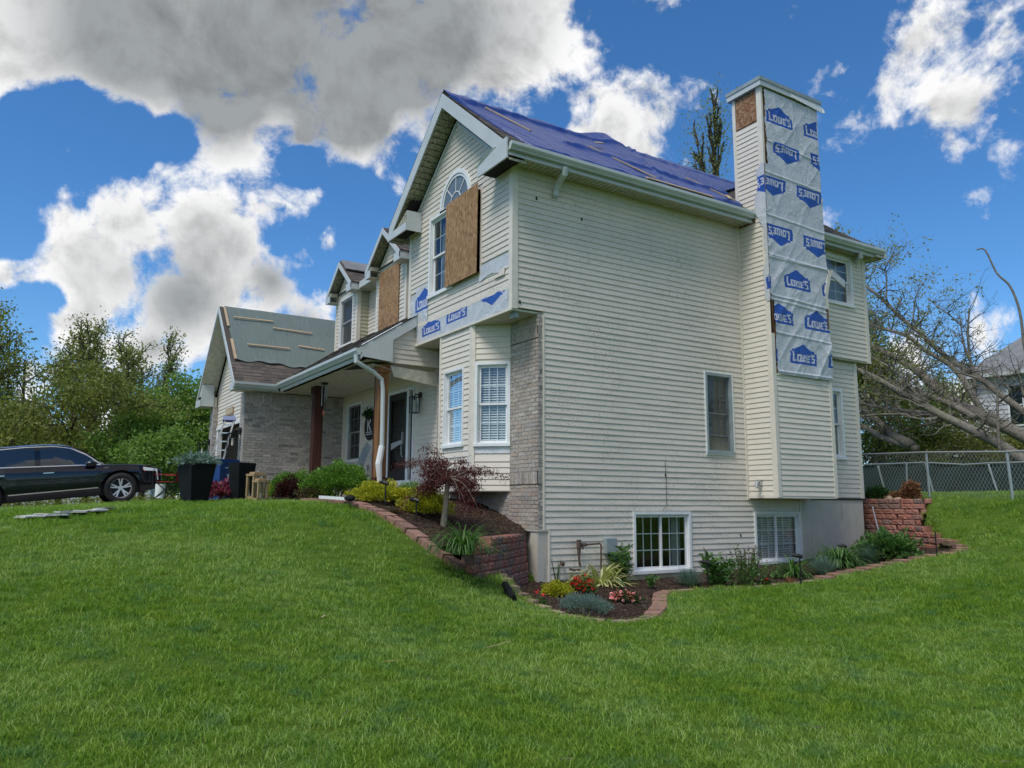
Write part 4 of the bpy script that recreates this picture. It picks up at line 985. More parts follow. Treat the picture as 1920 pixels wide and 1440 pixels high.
# white plastic strip along the rake
mb = MB()
for i in range(10):
    y = -1.70+i*.085; j = random.uniform(-.02, .03); mb.face([(-3.66,y,zp(y)+.02),(-3.66,y+.085,zp(y+.085)+.02),(-3.78+j,y+.085,zp(y+.085)+.035),(-3.80-j,y,zp(y)+.03)])
mb.build('plastic_strip', M['plastic_white'], roofs)
# downspout down the post
mb = MB(); g = Vector((-3.74, -1.80, 4.50))
P_ = [g, g+Vector((.0,0,-.13)), uX(700, 697, -3.78), uX(716, 712, -3.79), uX(718, 730, -3.79), uX(717, 800, -3.79), uX(716, 838, -3.79), uX(710, 870, -3.80), uX(712, 905, -3.80)]
mb.tube([P_[0], P_[1], P_[2], P_[3], P_[4], P_[5], P_[6]], [.05,.05,.045,.045,.045,.045,.047], 10); mb.build('downspout', M['gutter'], H)
mb = MB(); mb.tube([P_[6]+Vector((0,0,.02)), P_[7], P_[8]], [.062,.07,.05], 8); mb.build('crushed_downspout', M['white'], H)
# wall lantern by the door
def sconce(parent, p, n, s=1., name='wall_lantern'):
    """p: wall point, n: outwards"""
    n = Vector(n); mb = MB(); mb.cyl(p, p+n*.03*s, .06*s, 14); mb.tube([p+n*.03*s, p+n*.12*s+Zv*.01, p+n*.13*s-Zv*.03*s], .012*s, 8)
    c = p+n*.13*s-Zv*.05*s; a = n; b = n.cross(Zv); h = .075*s
    mb.obox(c, a*h*1.15, b*h*1.15, Zv*.008)
    mb.obox(c-Zv*.30*s, a*h, b*h, Zv*.008)
    for i in (-1, 1):
        for j in (-1, 1): mb.bar(c+a*i*h*.95+b*j*h*.95, c+a*i*h*.95+b*j*h*.95-Zv*.30*s, .012*s, .012*s)
    mb.bar(c, c-Zv*.06, .03, .03); o = mb.build(name, M['black_metal'], parent)
    if s < 1.3: mb = MB(); mb.obox(c-Zv*.15*s, a*h*.9, b*h*.9, Zv*.14*s); mb.build('glass', M['glass'], o)
    mb = MB(); mb.cyl(c-Zv*.2*s, c-Zv*.08*s, .018*s, 8); mb.build('bulb', M['candle'], o); return o
sconce(H, Vector((-4.72, .085, 3.96)), (0, -1, 0), 1.15)
mb = MB(); q = uY(689, 877, .08); mb.box(q.x-.05, q.x+.05, .07, .085, q.z-.07, q.z+.07); mb.build('outlet_box', M['graybox'], H)

# ------------------------------------------------------------ second floor behind the porch roof and the two dormers
W2 = .42
w2f = Fr((0, W2, 0), (1, 0, 0), (0, -1, 0))
mb = MB(); mb.box(-10.4, -4.1, W2+.001, 1.2, 5.5, 7.3); mb.box(-10.4, -.1, 1.2, 8.9, 1.8, 7.3); mb.box(-14, -9.6, .2, 8.9, 1.5, 4.6); mb.build('wall', M['siding_dirty'], H)
siding(H, w2f, [(-8.80,5.8),(-7.46,5.8),(-7.46,7.3),(-8.80,7.3)], [], 'siding', zs=5.87, single=False)
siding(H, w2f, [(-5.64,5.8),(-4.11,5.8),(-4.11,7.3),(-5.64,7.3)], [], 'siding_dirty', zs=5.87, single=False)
MB().box(-8.75, -4.1, W2-.36, W2-.001, 7.28, 7.30).build('soffit', M['soffit'], roofs)
MB().box(-8.55, -7.7, W2-.39, W2-.36, 7.27, 7.45).box(-5.4, -4.5, W2-.39, W2-.36, 7.27, 7.45).build('fascia', M['trim'], roofs)
MB().face([(-10.5,.03,7.45),(-4.4,.03,7.45),(-4.4,5,8.0),(-10.5,5,8.0)]).face([(-10.5,5,8.0),(-4.4,5,8.0),(-4.4,9.3,7.4),(-10.5,9.3,7.4)]).build('roof_deck', M['shingle'], roofs)
def dormer(xc, hw, y, zb, za_, win=None, board=False):
    """gabled dormer front standing in the porch roof"""
    ze = 7.42; d_ = Fr((0, y, 0), (1, 0, 0), (0, -1, 0)); pk = ze+hw*.8
    o = empty('dormer', (xc, y, zb)); attach(o, H); o.location = Vector((xc, y, zb))-H.location
    poly = [(xc-hw,zb),(xc+hw,zb),(xc+hw,ze),(xc,pk),(xc-hw,ze)]
    mb = MB(); wall_solid(mb, d_, poly, [win] if win else [], -.12, -.001); mb.box(xc-hw, xc+hw, y+.12, W2+.4, zb, ze); mb.build('front_wall', M['siding_dirty'], o)
    siding(o, d_, [(xc-hw+.08,zb),(xc+hw-.08,zb),(xc+hw-.08,ze+.02),(xc,pk-.02),(xc-hw+.08,ze+.02)], [opening(win, .05)] if win else [], 'siding', zs=zb+.02, single=False)
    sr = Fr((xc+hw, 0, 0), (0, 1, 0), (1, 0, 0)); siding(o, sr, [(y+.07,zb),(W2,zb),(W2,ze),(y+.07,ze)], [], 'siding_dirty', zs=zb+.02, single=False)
    MB().box(xc+hw-.085, xc+hw+.02, y-.022, y+.085, zb, ze).build('corner_trim', M['corner'], o); MB().box(xc-hw-.02, xc-hw+.085, y-.022, y+.085, zb, ze).build('corner_trim', M['corner'], o)
    yr = y-.27; oh = .16; zr = pk+.13; zee = ze+.13-oh*.8
    mb = MB(); P = [(xc,yr,zr),(xc+hw+oh,yr,zee),(xc+hw+oh,2.2,zee),(xc,2.2,zr)]; mb.prism(P, (0,0,.03)); P = [(xc,yr,zr),(xc-hw-oh,yr,zee),(xc-hw-oh,2.2,zee),(xc,2.2,zr)]; mb.prism(P, (0,0,.03)); mb.build('dormer_roof', M['shingle'], o)
    shingle_slope('shingles', o, (xc+hw+oh,yr,zee+.035), (0,2.2,0), (-(hw+oh),0,(zr-zee)), 0)
    for s_ in (1, -1): rake(o, xc, zr+.02, xc+s_*(hw+oh), zee+.02, yr-.02, 0, w=.12)
    for s_ in (1, -1):
        xe = xc+s_*(hw+oh); xi = xc+s_*(hw-.16)
        mb = MB(); mb.box(xe, xi, yr-.015, yr+.012, zee-.20, zee-.01); mb.box(xe-s_*.0, xe-s_*.015, yr+.012, y+.26, zee-.17, zee-.005); mb.build('eave_return', M['trim'], o)
        mb = MB(); mb.box(xe-s_*.015, xi, yr+.012, y-.001, zee-.19, zee-.18); mb.prism([(xi,yr+.013,zee-.02),(xi-s_*.0,yr+.013,zee+.08),(xe,yr+.013,zee-.02)], (0,.25,0)); mb.build('soffit', M['soffit'], o)
    mb = MB()
    for s_ in (1, -1): mb.prism([(xc,yr,zr-.03),(xc+s_*(hw+oh),yr,zee-.03),(xc+s_*(hw+oh),y,zee-.03),(xc,y,zr-.03)], (0,0,.012))
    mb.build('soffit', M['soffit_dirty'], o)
    return o, d_
d1, f1_ = dormer(-6.55, .90, .10, 5.55, 0)
d2, f2_ = dormer(-9.62, .83, .10, 5.45, 0, win=(-10.06, -9.12, 5.93, 7.22))
window(H, f2_, -10.06, -9.12, 5.93, 7.22, cols=1, rows=1, casing=.05, blinds=True, screen=True, panes=False, blind_col='curtain')
tag(MB().prism([(-9.55,-.16,8.26),(-9.1,-.16,7.9),(-9.1,.9,7.9),(-9.55,.9,8.26)], (.02,0,.025)).build('tarp_patch', M['shingle_far'], None), 'small slate coloured sheet patch on the roof of the windowed dormer', 'roof patch')

# ------------------------------------------------------------ garage wing
GX, GL, GYF = -9.6, -13.8, -2.5; GC = (GX+GL)/2; GE = 4.60
gs = Fr((GX, 0, 0), (0, 1, 0), (1, 0, 0)); gfz = Fr((0, GYF, 0), (1, 0, 0), (0, -1, 0))
mb = MB(); mb.box(GX-.12, GX-.003, GYF, .1, 1.4, 4.42); gb = mb.build('brick_wall', M['mortar'], H)
bricks(gb, gs, GYF, .09, 1.62, 4.42, 'brick_grey', soldier=[(4.18, 4.40)])
mb = MB(); mb.box(GX-.45, GX-.01, GYF+.003, GYF+.3, 1.4, 4.42); mb.box(GL, GL+.42, GYF+.003, GYF+.3, 1.4, 4.42); gp = mb.build('brick_pier', M['mortar'], H)
bricks(gp, gfz, GX-.44, GX, 1.62, 4.42, 'brick_light', soldier=[(4.18, 4.40)]); bricks(gp, gfz, GL, GL+.42, 1.62, 4.42, 'brick_light', soldier=[(4.18, 4.40)])
gps = Fr((GL+.42, 0, 0), (0, 1, 0), (1, 0, 0)); bricks(gp, gps, GYF, GYF+.3, 1.62, 4.42, 'brick_grey')
gin = Fr((0, GYF+.14, 0), (1, 0, 0), (0, -1, 0)); GDT = 3.70
gpk = GE+2.1*1.0
mb = MB(); wall_solid(mb, gin, [(GL+.42,1.5),(GX-.44,1.5),(GX-.44,4.40),(GX,4.40),(GX,GE),(GC,gpk),(GL,GE),(GL,4.40),(GL+.42,4.40)], [(GL+.60, GX-.56, 1.4, GDT)], -.12, -.001); gw2 = mb.build('wall', M['siding_dirty'], H)
siding(gw2, gin, [(GL+.42,GDT+.08),(GX-.44,GDT+.08),(GX-.44,4.41),(GX-.02,4.41),(GX-.02,GE+.02),(GC,gpk),(GL+.02,GE+.02),(GL+.02,4.41),(GL+.42,4.41)], [], 'siding_clean', zs=GDT+.08, single=False)
mb = MB(); gin.box(mb, GL+.42, GL+.62, -.1, .02, 1.55, GDT); gin.box(mb, GX-.58, GX-.44, -.1, .02, 1.55, GDT); gin.box(mb, GL+.42, GX-.44, -.1, .04, GDT, GDT+.08); mb.build('door_frame', M['white'], H)
mb = MB(); mb.box(GL+.1, GX-.15, GYF+.3, 2.8, 1.56, 1.60); mb.box(GL+.1, GX-.15, 2.8, 2.85, 1.6, 4.3); mb.box(GL+.05, GL+.1, GYF+.3, 2.8, 1.6, 4.3); mb.box(GX-.18, GX-.13, GYF+.3, 2.8, 1.6, 4.3); mb.build('garage_interior', M['garage_in'], H)
mb = MB(); mb.box(GL+.4, GX-.4, -1.9, .3, 3.75, 3.8); mb.build('garage_door', M['siding_clean'], H)
mb = MB(); q = Vector((-12.4, .9, 1.62)); mb.box(q.x, q.x+.5, q.y, q.y+.05, 1.62, 3.1); mb.box(-13.3, -12.9, -.8, -.3, 1.62, 3.4); mb.build('garage_shelf', M['cedar_dark'], H)
# garage roof
gz_r = gpk+.34; ge_x = GX+.30; gl_x = GL-.30; GYR = GYF-.36; GSL = (gz_r-GE)/(ge_x-GC)
mb = MB(); gyb = 4.5
mb.face([(ge_x,GYR,GE),(ge_x,-1.7,GE),(ge_x,gyb,GE),(GC,gyb,gz_r),(GC,GYR,gz_r)]); mb.face([(gl_x,GYR,GE),(GC,GYR,gz_r),(GC,gyb,gz_r),(gl_x,gyb,GE)]); mb.build('roof_deck', M['shingle'], roofs)
su = Vector((GC-ge_x, 0, gz_r-GE))
def kg(p): return p.y < -1.74+ (p.z-GE)*1.55+.2
shingle_slope('shingles', roofs, (ge_x,GYR,GE+.006), (0,2.6,0), su*.26, 0, keep=kg)
rake(roofs, GC, gz_r-.01, ge_x, GE+.01, GYR-.02, 0, w=.13); rake(roofs, GC, gz_r-.01, gl_x, GE+.01, GYR-.02, 0, w=.10)
mb = MB()
for xe in (ge_x, gl_x): mb.prism([(GC,GYR,gz_r-.20),(xe,GYR,GE-.18),(xe,GYF+.1,GE-.18),(GC,GYF+.1,gz_r-.20)], (0,0,.02))
mb.build('soffit', M['soffit'], roofs)
mb = MB(); mb.box(GX-.1, ge_x-.006, GYR-.028, GYR+.01, GE-.20, GE-.02); mb.build('eave_return', M['trim'], roofs); mb = MB(); mb.box(gl_x+.006, GL+.36, GYR-.028, GYR+.008, GE-.20, GE-.002); mb.box(GL+.34, GL+.36, GYR, GYF, GE-.2, GE+.18); mb.prism([(GL+.355,GYR+.012,GE),(gl_x+.03,GYR+.012,GE),(GL+.355,GYR+.012,GE+.45)], (0,.34,0)); mb.build('eave_return', M['trim'], roofs)
MB().box(gl_x+.01, GL+.335, GYR+.012, GYF+.1, GE-.185, GE+.10).build('eave_return', M['soffit'], roofs)
mb = MB(); mb.box(GX-.1, ge_x, GYR, GYF+.1, GE-.2, GE-.19); mb.box(gl_x, GL+.36, GYR, GYF+.1, GE-.2, GE-.19); mb.box(GX, ge_x, GYR, -1.5, GE-.17, GE-.16); mb.build('soffit', M['soffit'], roofs)
gutter('gutter', (ge_x,GYR-.02,4.47), (ge_x,-1.80,4.47)); MB().box(ge_x-.02, ge_x+.004, GYR, -1.75, 4.43, 4.6).build('fascia', M['trim'], roofs)
sconce(H, Vector((GX-.22, GYF-.008, 3.42)), (0, -1, 0), 1.5); sconce(H, Vector((GL+.16, GYF-.008, 3.38)), (0, -1, 0), 1.5)
a = gin.P(-11.45, .02, 4.22); mb = MB(); gin.box(mb, -12.2, -11.35, .018, .045, 4.02, 4.22); hs_ = mb.build('house_sign', M['sign_wood'], None); tag(hs_, 'long weathered wooden address sign above the open garage door', 'sign')
mb = MB()
for i in range(6): 
    a = -12.08+i*.12; gin.box(mb, a, a+.012, .046, .052, 4.06, 4.18); gin.box(mb, a+.05, a+.062, .046, .052, 4.06, 4.18); gin.box(mb, a+.013, a+.05, .046, .052, 4.06+.055*(i % 3), 4.075+.055*(i % 3))
mb.build('lettering', M['candle'], hs_)

# ------------------------------------------------------------ boards, tarps, house wrap
def board(name, fr, q, d, mat, label, cat='board', th=.012, group=None):
    o = MB().prism([fr.P(a, d, z) for a, z in q], fr.n*th).build(name, M[mat], None); return tag(o, label, cat, group)
board('strand_board', gf, [(-2.30,5.70),(-1.08,5.70),(-1.06,7.385),(-2.29,7.36)], .085, 'osb', 'brown strand board nailed over half of the big gable window below the arch', 'board', .014)
d1b = empty('strand_board', (-6.6, .05, 5.75), 'tall strand board panelling in stacked strips covering the middle dormer window', 'board')
zz = [5.72, 5.95, 6.42, 6.84, 7.28]
for i in range(4): MB().prism([f1_.P(a, .03, z) for a, z in ((-7.22, zz[i]+.002), (-6.02, zz[i]+.002), (-6.02, zz[i+1]-.003+(.07 if i == 3 else 0)), (-7.22, zz[i+1]-.003+(.06 if i == 3 else 0)))], f1_.n*.013).build('board_strip', M['osb'], d1b)

def logo_class(u, v):
    """u, v in [-.5,.5] x [-.5,.5] units of the printed mark; 0 sheet, 1 blue, 2 lettering"""
    x = u+.5; y = v+.5
    blue = ((x > 0) & (x < 1) & (y > .0) & (y < .60)) | ((x > .085) & (x < .915) & (y >= .60) & (y < .70)) | ((y >= .70) & (np.abs(x-.5) < .32*(1-(y-.70)/.30)))
    blue &= (x > 0) & (x < 1) & (y > 0) & (y < 1)
    def rc(x0, x1, y0, y1): return (x >= x0) & (x < x1) & (y >= y0) & (y < y1)
    t = rc(.10,.155,.12,.58)|rc(.155,.235,.12,.21)                                        # L
    t |= (rc(.255,.40,.12,.46)&~rc(.305,.352,.20,.38))                                    # O
    t |= rc(.42,.465,.12,.46)|rc(.495,.53,.12,.46)|rc(.56,.605,.12,.46)|rc(.42,.605,.12,.19)   # W
    t |= rc(.63,.675,.12,.46)|rc(.63,.745,.12,.19)|rc(.63,.735,.26,.32)|rc(.63,.745,.39,.46) # E
    t |= rc(.757,.785,.42,.55)                                                            # '
    t |= rc(.80,.92,.12,.20)|rc(.80,.92,.29,.36)|rc(.80,.92,.45,.53)|rc(.80,.845,.32,.50)|rc(.875,.92,.16,.33)  # S
    return np.where(blue & t, 2, np.where(blue, 1, 0))
def wrap_sheet(name, fr, inside, a0, a1, z0, z1, step, d0, logos, amp, label, seams=(), parent=None, lw=.80, lh=.42):
    na, nz_ = int((a1-a0)/step)+1, int((z1-z0)/step)+1
    A = np.linspace(a0, a1, na); Z = np.linspace(z0, z1, nz_); AA, ZZ = np.meshgrid(A, Z)
    D = np.zeros(AA.shape)
    rr = np.random.default_rng(11)
    for i in range(26):     # soft drapes and tension folds
        th = rr.uniform(0, math.pi); f = rr.uniform(1.2, 6.5); ph = rr.uniform(0, 6.28); q = AA*math.cos(th)+ZZ*math.sin(th)
        p = -AA*math.sin(th)+ZZ*math.cos(th)
        env = np.clip(np.sin(p*rr.uniform(.8, 2.2)+rr.uniform(0, 6.28)), 0, 1)**2
        D += env*(1-np.abs(np.sin(q*f+ph)))**3*rr.uniform(.3, 1.)
    D = D/ max(D.max(), 1e-6)*amp
    for s in seams:
        D += .014*np.exp(-((ZZ-s[0]-s[1]*(AA-a0))/.02)**2)
    O = np.array(fr.O); U = np.array(fr.u); Nn = np.array(fr.n)
    V = O+AA[..., None]*U+(d0+D)[..., None]*Nn; V[..., 2] += ZZ
    ac = (AA[:-1, :-1]+AA[1:, 1:])/2; zc = (ZZ[:-1, :-1]+ZZ[1:, 1:])/2
    keep = inside(ac, zc); cls = np.zeros(ac.shape, int)
    for (la, lz, flip, sq) in logos:
        u = (ac-la)/lw; v = (zc-lz)/(lh*sq)
        wob = .012*np.sin(zc*23+la)+.01*np.sin(ac*17)
        u = u+wob
        if flip: u, v = -u, -v
        c = logo_class(u, v); cls = np.where(c > 0, c, cls)
    I = np.arange(na*nz_).reshape(nz_, na); q = np.stack([I[:-1, :-1], I[:-1, 1:], I[1:, 1:], I[1:, :-1]], -1)[keep]; mi = cls[keep]
    V = V.reshape(-1, 3); used = np.unique(q); mp = -np.ones(len(V), int); mp[used] = np.arange(len(used))
    me = bpy.data.meshes.new(name); me.from_pydata(V[used].tolist(), [], mp[q].tolist())
    for mm in ('wrap', 'wrap_blue', 'wrap_text'): me.materials.append(M[mm])
    me.polygons.foreach_set('material_index', mi.tolist()); me.polygons.foreach_set('use_smooth', [True]*len(me.polygons)); me.update()
    o = bpy.data.objects.new(name, me); COL.objects.link(o)
    return tag(o, label, 'house wrap')
def jag(z, s, a): return a*np.sin(z*9.1+s)*.5+a*.35*np.sin(z*23+s*2)+a*.2*np.sin(z*51)
# chimney front
LG = [(5.52,9.606,0,1),(6.70,9.607,0,1),(5.70,8.80,1,1),(6.88,8.84,1,1),(5.20,8.0,1,1),(6.36,7.99,1,1),(5.36,6.98,1,1),(6.50,6.94,1,1),(5.83,6.147,0,1),(7.02,6.14,0,1),(4.62,6.05,0,1),(5.25,5.37,0,1),(6.40,5.367,0,1),(5.90,4.612,0,1),(4.72,4.60,0,1),(7.08,4.62,0,1)]
def in_ch(a, z):
    l = np.where(z > 8.45, 5.085, np.where(z < 5.62, 5.095, 5.0)); l = l+jag(z, 1, .02); r = np.where(z > 8.1, 6.75, 6.80)
    r = np.where((z < 6.15) & (z > 5.2), 6.725, r)+jag(z, 4, .015)
    return (a > l) & (a < r) & (z > 4.155) & (z < 10.10)
wrap_sheet('house_wrap', chf, in_ch, 4.98, 6.82, 4.15, 10.12, .0125, .035, LG, .055, 'long white wrap sheet with blue printed marks, wrinkled down the chimney front', seams=[(8.98,-.05),(8.28,-.03),(7.38,-.04),(6.55,-.02),(6.5,.0),(5.72,-.03),(5.64,-.04),(4.98,-.03),(4.2,0)])
def in_flap(a, z):  # torn edge folded round the corner on to the left face
    w_ = np.interp(z, [5.6,5.7,6.3,6.4,7.0,7.2,7.45,7.75,8.1,8.35,8.5], [.02,.10,.08,.03,.03,.10,.22,.24,.13,.16,.0])+jag(z, 2, .03)
    return (a > CXX-w_) & (a < CXX+.035)
wrap_sheet('house_wrap', Fr((0, 5.02, 0), (1, 0, 0), (0, -1, 0)), in_flap, CXX-.30, CXX+.04, 5.6, 8.5, .0125, .032, [(CXX+.12,8.0,1,1),(CXX+.36,6.05,0,1)], .015, 'torn narrow flap of wrap folded round the chimney corner')
# band under the gable wall
def in_band(a, z):
    top = 5.215-.03*np.abs(np.sin(a*7))+.0*a; return (a > -3.66) & (a < -.1) & (z < top) & (z > 4.846+.01*np.sin(a*11))
wrap_sheet('house_wrap', gf, in_band, -3.7, -.08, 4.84, 5.24, .0125, .014, [(-3.02,5.10,0,.75),(-1.95,5.17,0,.8),(-.62,5.20,1,.9)], .016, 'horizontal band of wrinkled wrap under the gable siding above the bay', lw=.82)
def in_pl(a, z): return (a > -4.0-.03*np.sin(z*20)) & (a < -3.17) & (z < 6.02-.12*(a < -3.75)) & (z > 5.27+.02*np.sin(a*16))
wrap_sheet('house_wrap', gf, in_pl, -4.08, -3.15, 5.22, 6.05, .0125, .012, [(-3.35,5.74,0,1)], .014, 'patch of wrap with a cut off blue mark beside the double hung gable window', lw=.86, lh=.46)
def in_pr(a, z): return (a > -1.08+.02*np.sin(z*20)) & (a < -.10) & (z < 5.83) & (z > 5.565+.03*np.sin(a*8+1))
wrap_sheet('house_wrap', gf, in_pr, -1.15, -.08, 5.5, 5.85, .0125, .012, [], .02, 'plain torn patch of wrap between the strand board and the gable corner')
MB().prism([gf.P(a, .02, z) for a, z in ((-.55, 5.46), (-.22, 5.46), (-.2, 5.58))], (0, -.02, .0)).build('loose_siding', M['siding_clean'], H)

# blue tarp over the right slope
def roof_pt(y, t, h): # t: 0 eave .. 1 ridge
    p = Vector((XE, y, ZE))+sv*t; n = Vector((sv.z, 0, -sv.x)).normalized(); return p+n*h
ny, ntt = 150, 60; mb = MB(); vs = []; fs = []
def low_t(y):   # lower edge of the sheet
    return float(np.interp(y, [-.88,-.78,-.62,-.46,-.28,2.6,3.6,4.4,4.9,5.0], [.985,.62,.26,.09,.02,.02,.03,.08,.09,.10]))+.008*math.sin(y*9)+.006*math.sin(y*23)
for i in range(ny+1):
    y = -.86+ (5.02+.86)*i/ny; y2 = -.86+(7.6+.86)*i/ny
    lt = low_t(y)
    for j in range(ntt+1):
        t = lt+(1-lt)*j/ntt; yy = y+(y2-y)*max(0, (t-.35)/.65)
        h = .03+.010*(mnoise.noise(Vector((yy*1.3, t*4.5, 0)))+1)+.022*(1-abs(mnoise.noise(Vector((yy*2.3+t*5, t*3, 4)))))**4
        h += .07*math.exp(-((t-.80-.10*(yy*.16))/.022)**2)*(.4+.6*math.exp(-((yy-.5)/2.5)**2))+.055*math.exp(-((t-.45+.03*yy)/.02)**2)*(yy > 1)
        h += .20*math.exp(-((yy-3.05)/.42)**2)*max(0, (t-.55))*1.6+.045*math.exp(-((yy-3.1-1.2*(t-.4))/.05)**2)*(t > .15)
        if j == 0: h = .012
        vs.append(tuple(roof_pt(yy, t, h)))
for i in range(ny):
    for j in range(ntt): a = i*(ntt+1)+j; fs.append((a, a+ntt+1, a+ntt+2, a+1))
n0 = len(vs)
for i in range(ny+1): 
    x, y, z = vs[i*(ntt+1)+ntt]; vs.append((2*XC-(XE+sv.x*.9), y, ZE+sv.z*.9+.05))
for i in range(ny): fs.append((i*(ntt+1)+ntt, n0+i, n0+i+1, (i+1)*(ntt+1)+ntt)[::-1])
mb.add(vs, fs); tb = mb.build('blue_tarp', M['tarp_blue'], None, smooth=True); tag(tb, 'large blue tarp stretched and wrinkled over the main gable roof', 'tarp')
def rbar(y0, t0, y1, t1, w=.05, h=.07): return MB().bar(roof_pt(y0, t0, h), roof_pt(y1, t1, h), w, .02, (.6, 0, .8)).build('batten', M['lath'], tb)
rbar(-.25,.78,.22,.42); rbar(1.75,.52,2.55,.10); rbar(2.05,.60,2.35,.66,.06,.14); rbar(4.2,.45,4.85,.14); rbar(2.2,.045,3.95,.05,.09,.06); rbar(4.6,.11,4.75,.20,.08,.09)
# green tarp on the garage slope
def g_pt(y, t, h): 
    p = Vector((ge_x, y, GE))+su*t; n = Vector((su.z, 0, -su.x)).normalized(); return p+n*h
vs = []; fs = []; na_, nb_ = 110, 40
for i in range(na_+1):
    y = GYR+.13+(3.75-GYR)*i/na_
    lt = .245+.015*math.sin(y*2.2)+.01*math.sin(y*11)
    for j in range(nb_+1):
        t = lt+(1.0-lt)*j/nb_; h = .02+.012*(mnoise.noise(Vector((y*1.5, t*3, 2)))+1)
        cr = max(0, 1-abs((y-.45-.5*(t-.5)))/.5)*max(0, 1-abs(t-.55)/.35); h += .030*cr*abs(math.sin(y*22+t*4))
        h += .03*math.exp(-((t-lt)/.03)**2)*(.5+.5*math.sin(y*6))
        vs.append(tuple(g_pt(y, t, h)))
for i in range(na_):
    for j in range(nb_): a = i*(nb_+1)+j; fs.append((a, a+nb_+1, a+nb_+2, a+1))
tg = MB().add(vs, fs).build('green_tarp', M['tarp_green'], None, smooth=True); tag(tg, 'grey green tarp covering the garage roof slope', 'tarp')
def gbar(y0, t0, y1, t1, w=.045): return MB().bar(g_pt(y0, t0, .07), g_pt(y1, t1, .07), w, .02, (.7, 0, .7)).build('batten', M['lath'], tg)
for px in ((438,594,512,602.5), (512,614.5,585,625), (464,645,543,653.5), (560,648.5,608,656)):
    # place on the slope plane
    def onslope(x, y):
        d = Vector(ray(x, y)); n = Vector((su.z, 0, -su.x)).normalized(); p0 = Vector((ge_x, 0, GE))+n*.08; C0 = Vector(CAM); return C0+d*((p0-C0).dot(n)/d.dot(n))
    MB().bar(onslope(px[0], px[1]), onslope(px[2], px[3]), .045, .02, (.7,0,.7)).build('batten', M['lath'], tg)
MB().bar(g_pt(GYR+.12, .97, .06), g_pt(GYR+.12, .70, .06), .06, .025, (.7,0,.7)).build('batten', M['lath'], tg); MB().bar(g_pt(GYR+.13, .52, .06), g_pt(GYR+.13, .26, .06), .07, .025, (.7,0,.7)).build('batten', M['lath'], tg)
# ------------------------------------------------------------ plants: builders
def hit(x, y, zf=gz, t0=4., t1=80.):
    d = ray(x, y); d = d/math.hypot(d[0], d[1]); t = t0; st = .05; prev = None
    while t < t1:
        p = CAM+d*t
        if p[2] <= zf(p[0], p[1]): return Vector(p)
        t += st if t < 25 else .25
    return Vector(CAM+d*t1)
def mesh_np(name, V, F, mat, parent=None, smooth=False, **kw):
    me = bpy.data.meshes.new(name); V = np.asarray(V, np.float32); F = np.asarray(F, np.int32); k = F.shape[1]
    me.vertices.add(len(V)); me.vertices.foreach_set('co', V.ravel()); me.loops.add(F.size); me.loops.foreach_set('vertex_index', F.ravel())
    me.polygons.add(len(F)); me.polygons.foreach_set('loop_start', np.arange(0, F.size, k, dtype=np.int32)); 
    me.update(calc_edges=True); me.materials.append(M[mat] if isinstance(mat, str) else mat)
    if smooth: me.polygons.foreach_set('use_smooth', [True]*len(F))
    o = bpy.data.objects.new(name, me); COL.objects.link(o)
    if parent is not None: attach(o, parent)
    return tag(o, kw.get('label'), kw.get('cat'), kw.get('group'), kw.get('kind'))
def unit(v): return v/np.maximum(np.linalg.norm(v, axis=-1, keepdims=True), 1e-9)
def leaves(P, size, aspect=.5, D=None, flat=0., var=.35):
    """small pointed leaf faces at points P; D preferred leaf direction"""
    n = len(P); a = unit(rng.normal(size=(n, 3))) if D is None else unit(D+rng.normal(size=(n, 3))*.45)
    b = rng.normal(size=(n, 3)); 
    if flat: b = b*np.array([1, 1, 1-flat])
    b = unit(np.cross(a, b)); s = size*(1+rng.uniform(-var, var, (n, 1)))
    V = np.stack([P, P+a*s*.5+b*s*aspect*.5, P+a*s, P+a*s*.5-b*s*aspect*.5], 1).reshape(-1, 3)
    return V, np.arange(4*n).reshape(n, 4)
def blob_points(n, r, lump=.25, shell=.55, squash_low=True, seed=0, freq=2.5):
    v = unit(rng.normal(size=(n, 3))); 
    if squash_low: v[:, 2] = np.where(v[:, 2] < -.2, -v[:, 2]*.6, v[:, 2])
    off = np.array([mnoise.noise(Vector((x*freq+seed, y*freq, z*freq))) for x, y, z in v])
    q = (shell+(1-shell)*rng.uniform(0, 1, n)**.6)*(1+lump*off*2)
    return v*q[:, None]*np.array(r), v
def bush(name, p, r, mat, n, leaf, label, cat='shrub', group=None, lump=.22, aspect=.55, stems=8, stem_mat='bark', seed=None):
    p = Vector(p); o = empty(name, p, label, cat, group); P, v = blob_points(n, r, lump, .5, seed=p.x*3+p.y if seed is None else seed)
    P = P+np.array(p)+np.array([0, 0, r[2]*.25]); P[:, 2] = np.maximum(P[:, 2], p.z+.01)
    V, F = leaves(P, leaf, aspect, v+np.array([0, 0, .4])); mesh_np('foliage', V, F, mat, o)
    mb = MB()
    for i in range(stems):
        a = random.uniform(0, 6.28); q = Vector((math.cos(a)*r[0]*.6, math.sin(a)*r[1]*.6, r[2]*random.uniform(.5, .9))); mb.tube([p+Vector((0, 0, -.05)), p+q*.5+Vector((0, 0, .02)), p+q], [.012, .008, .004], 5)
    mb.build('stem', M[stem_mat], o, kind='stuff'); return o
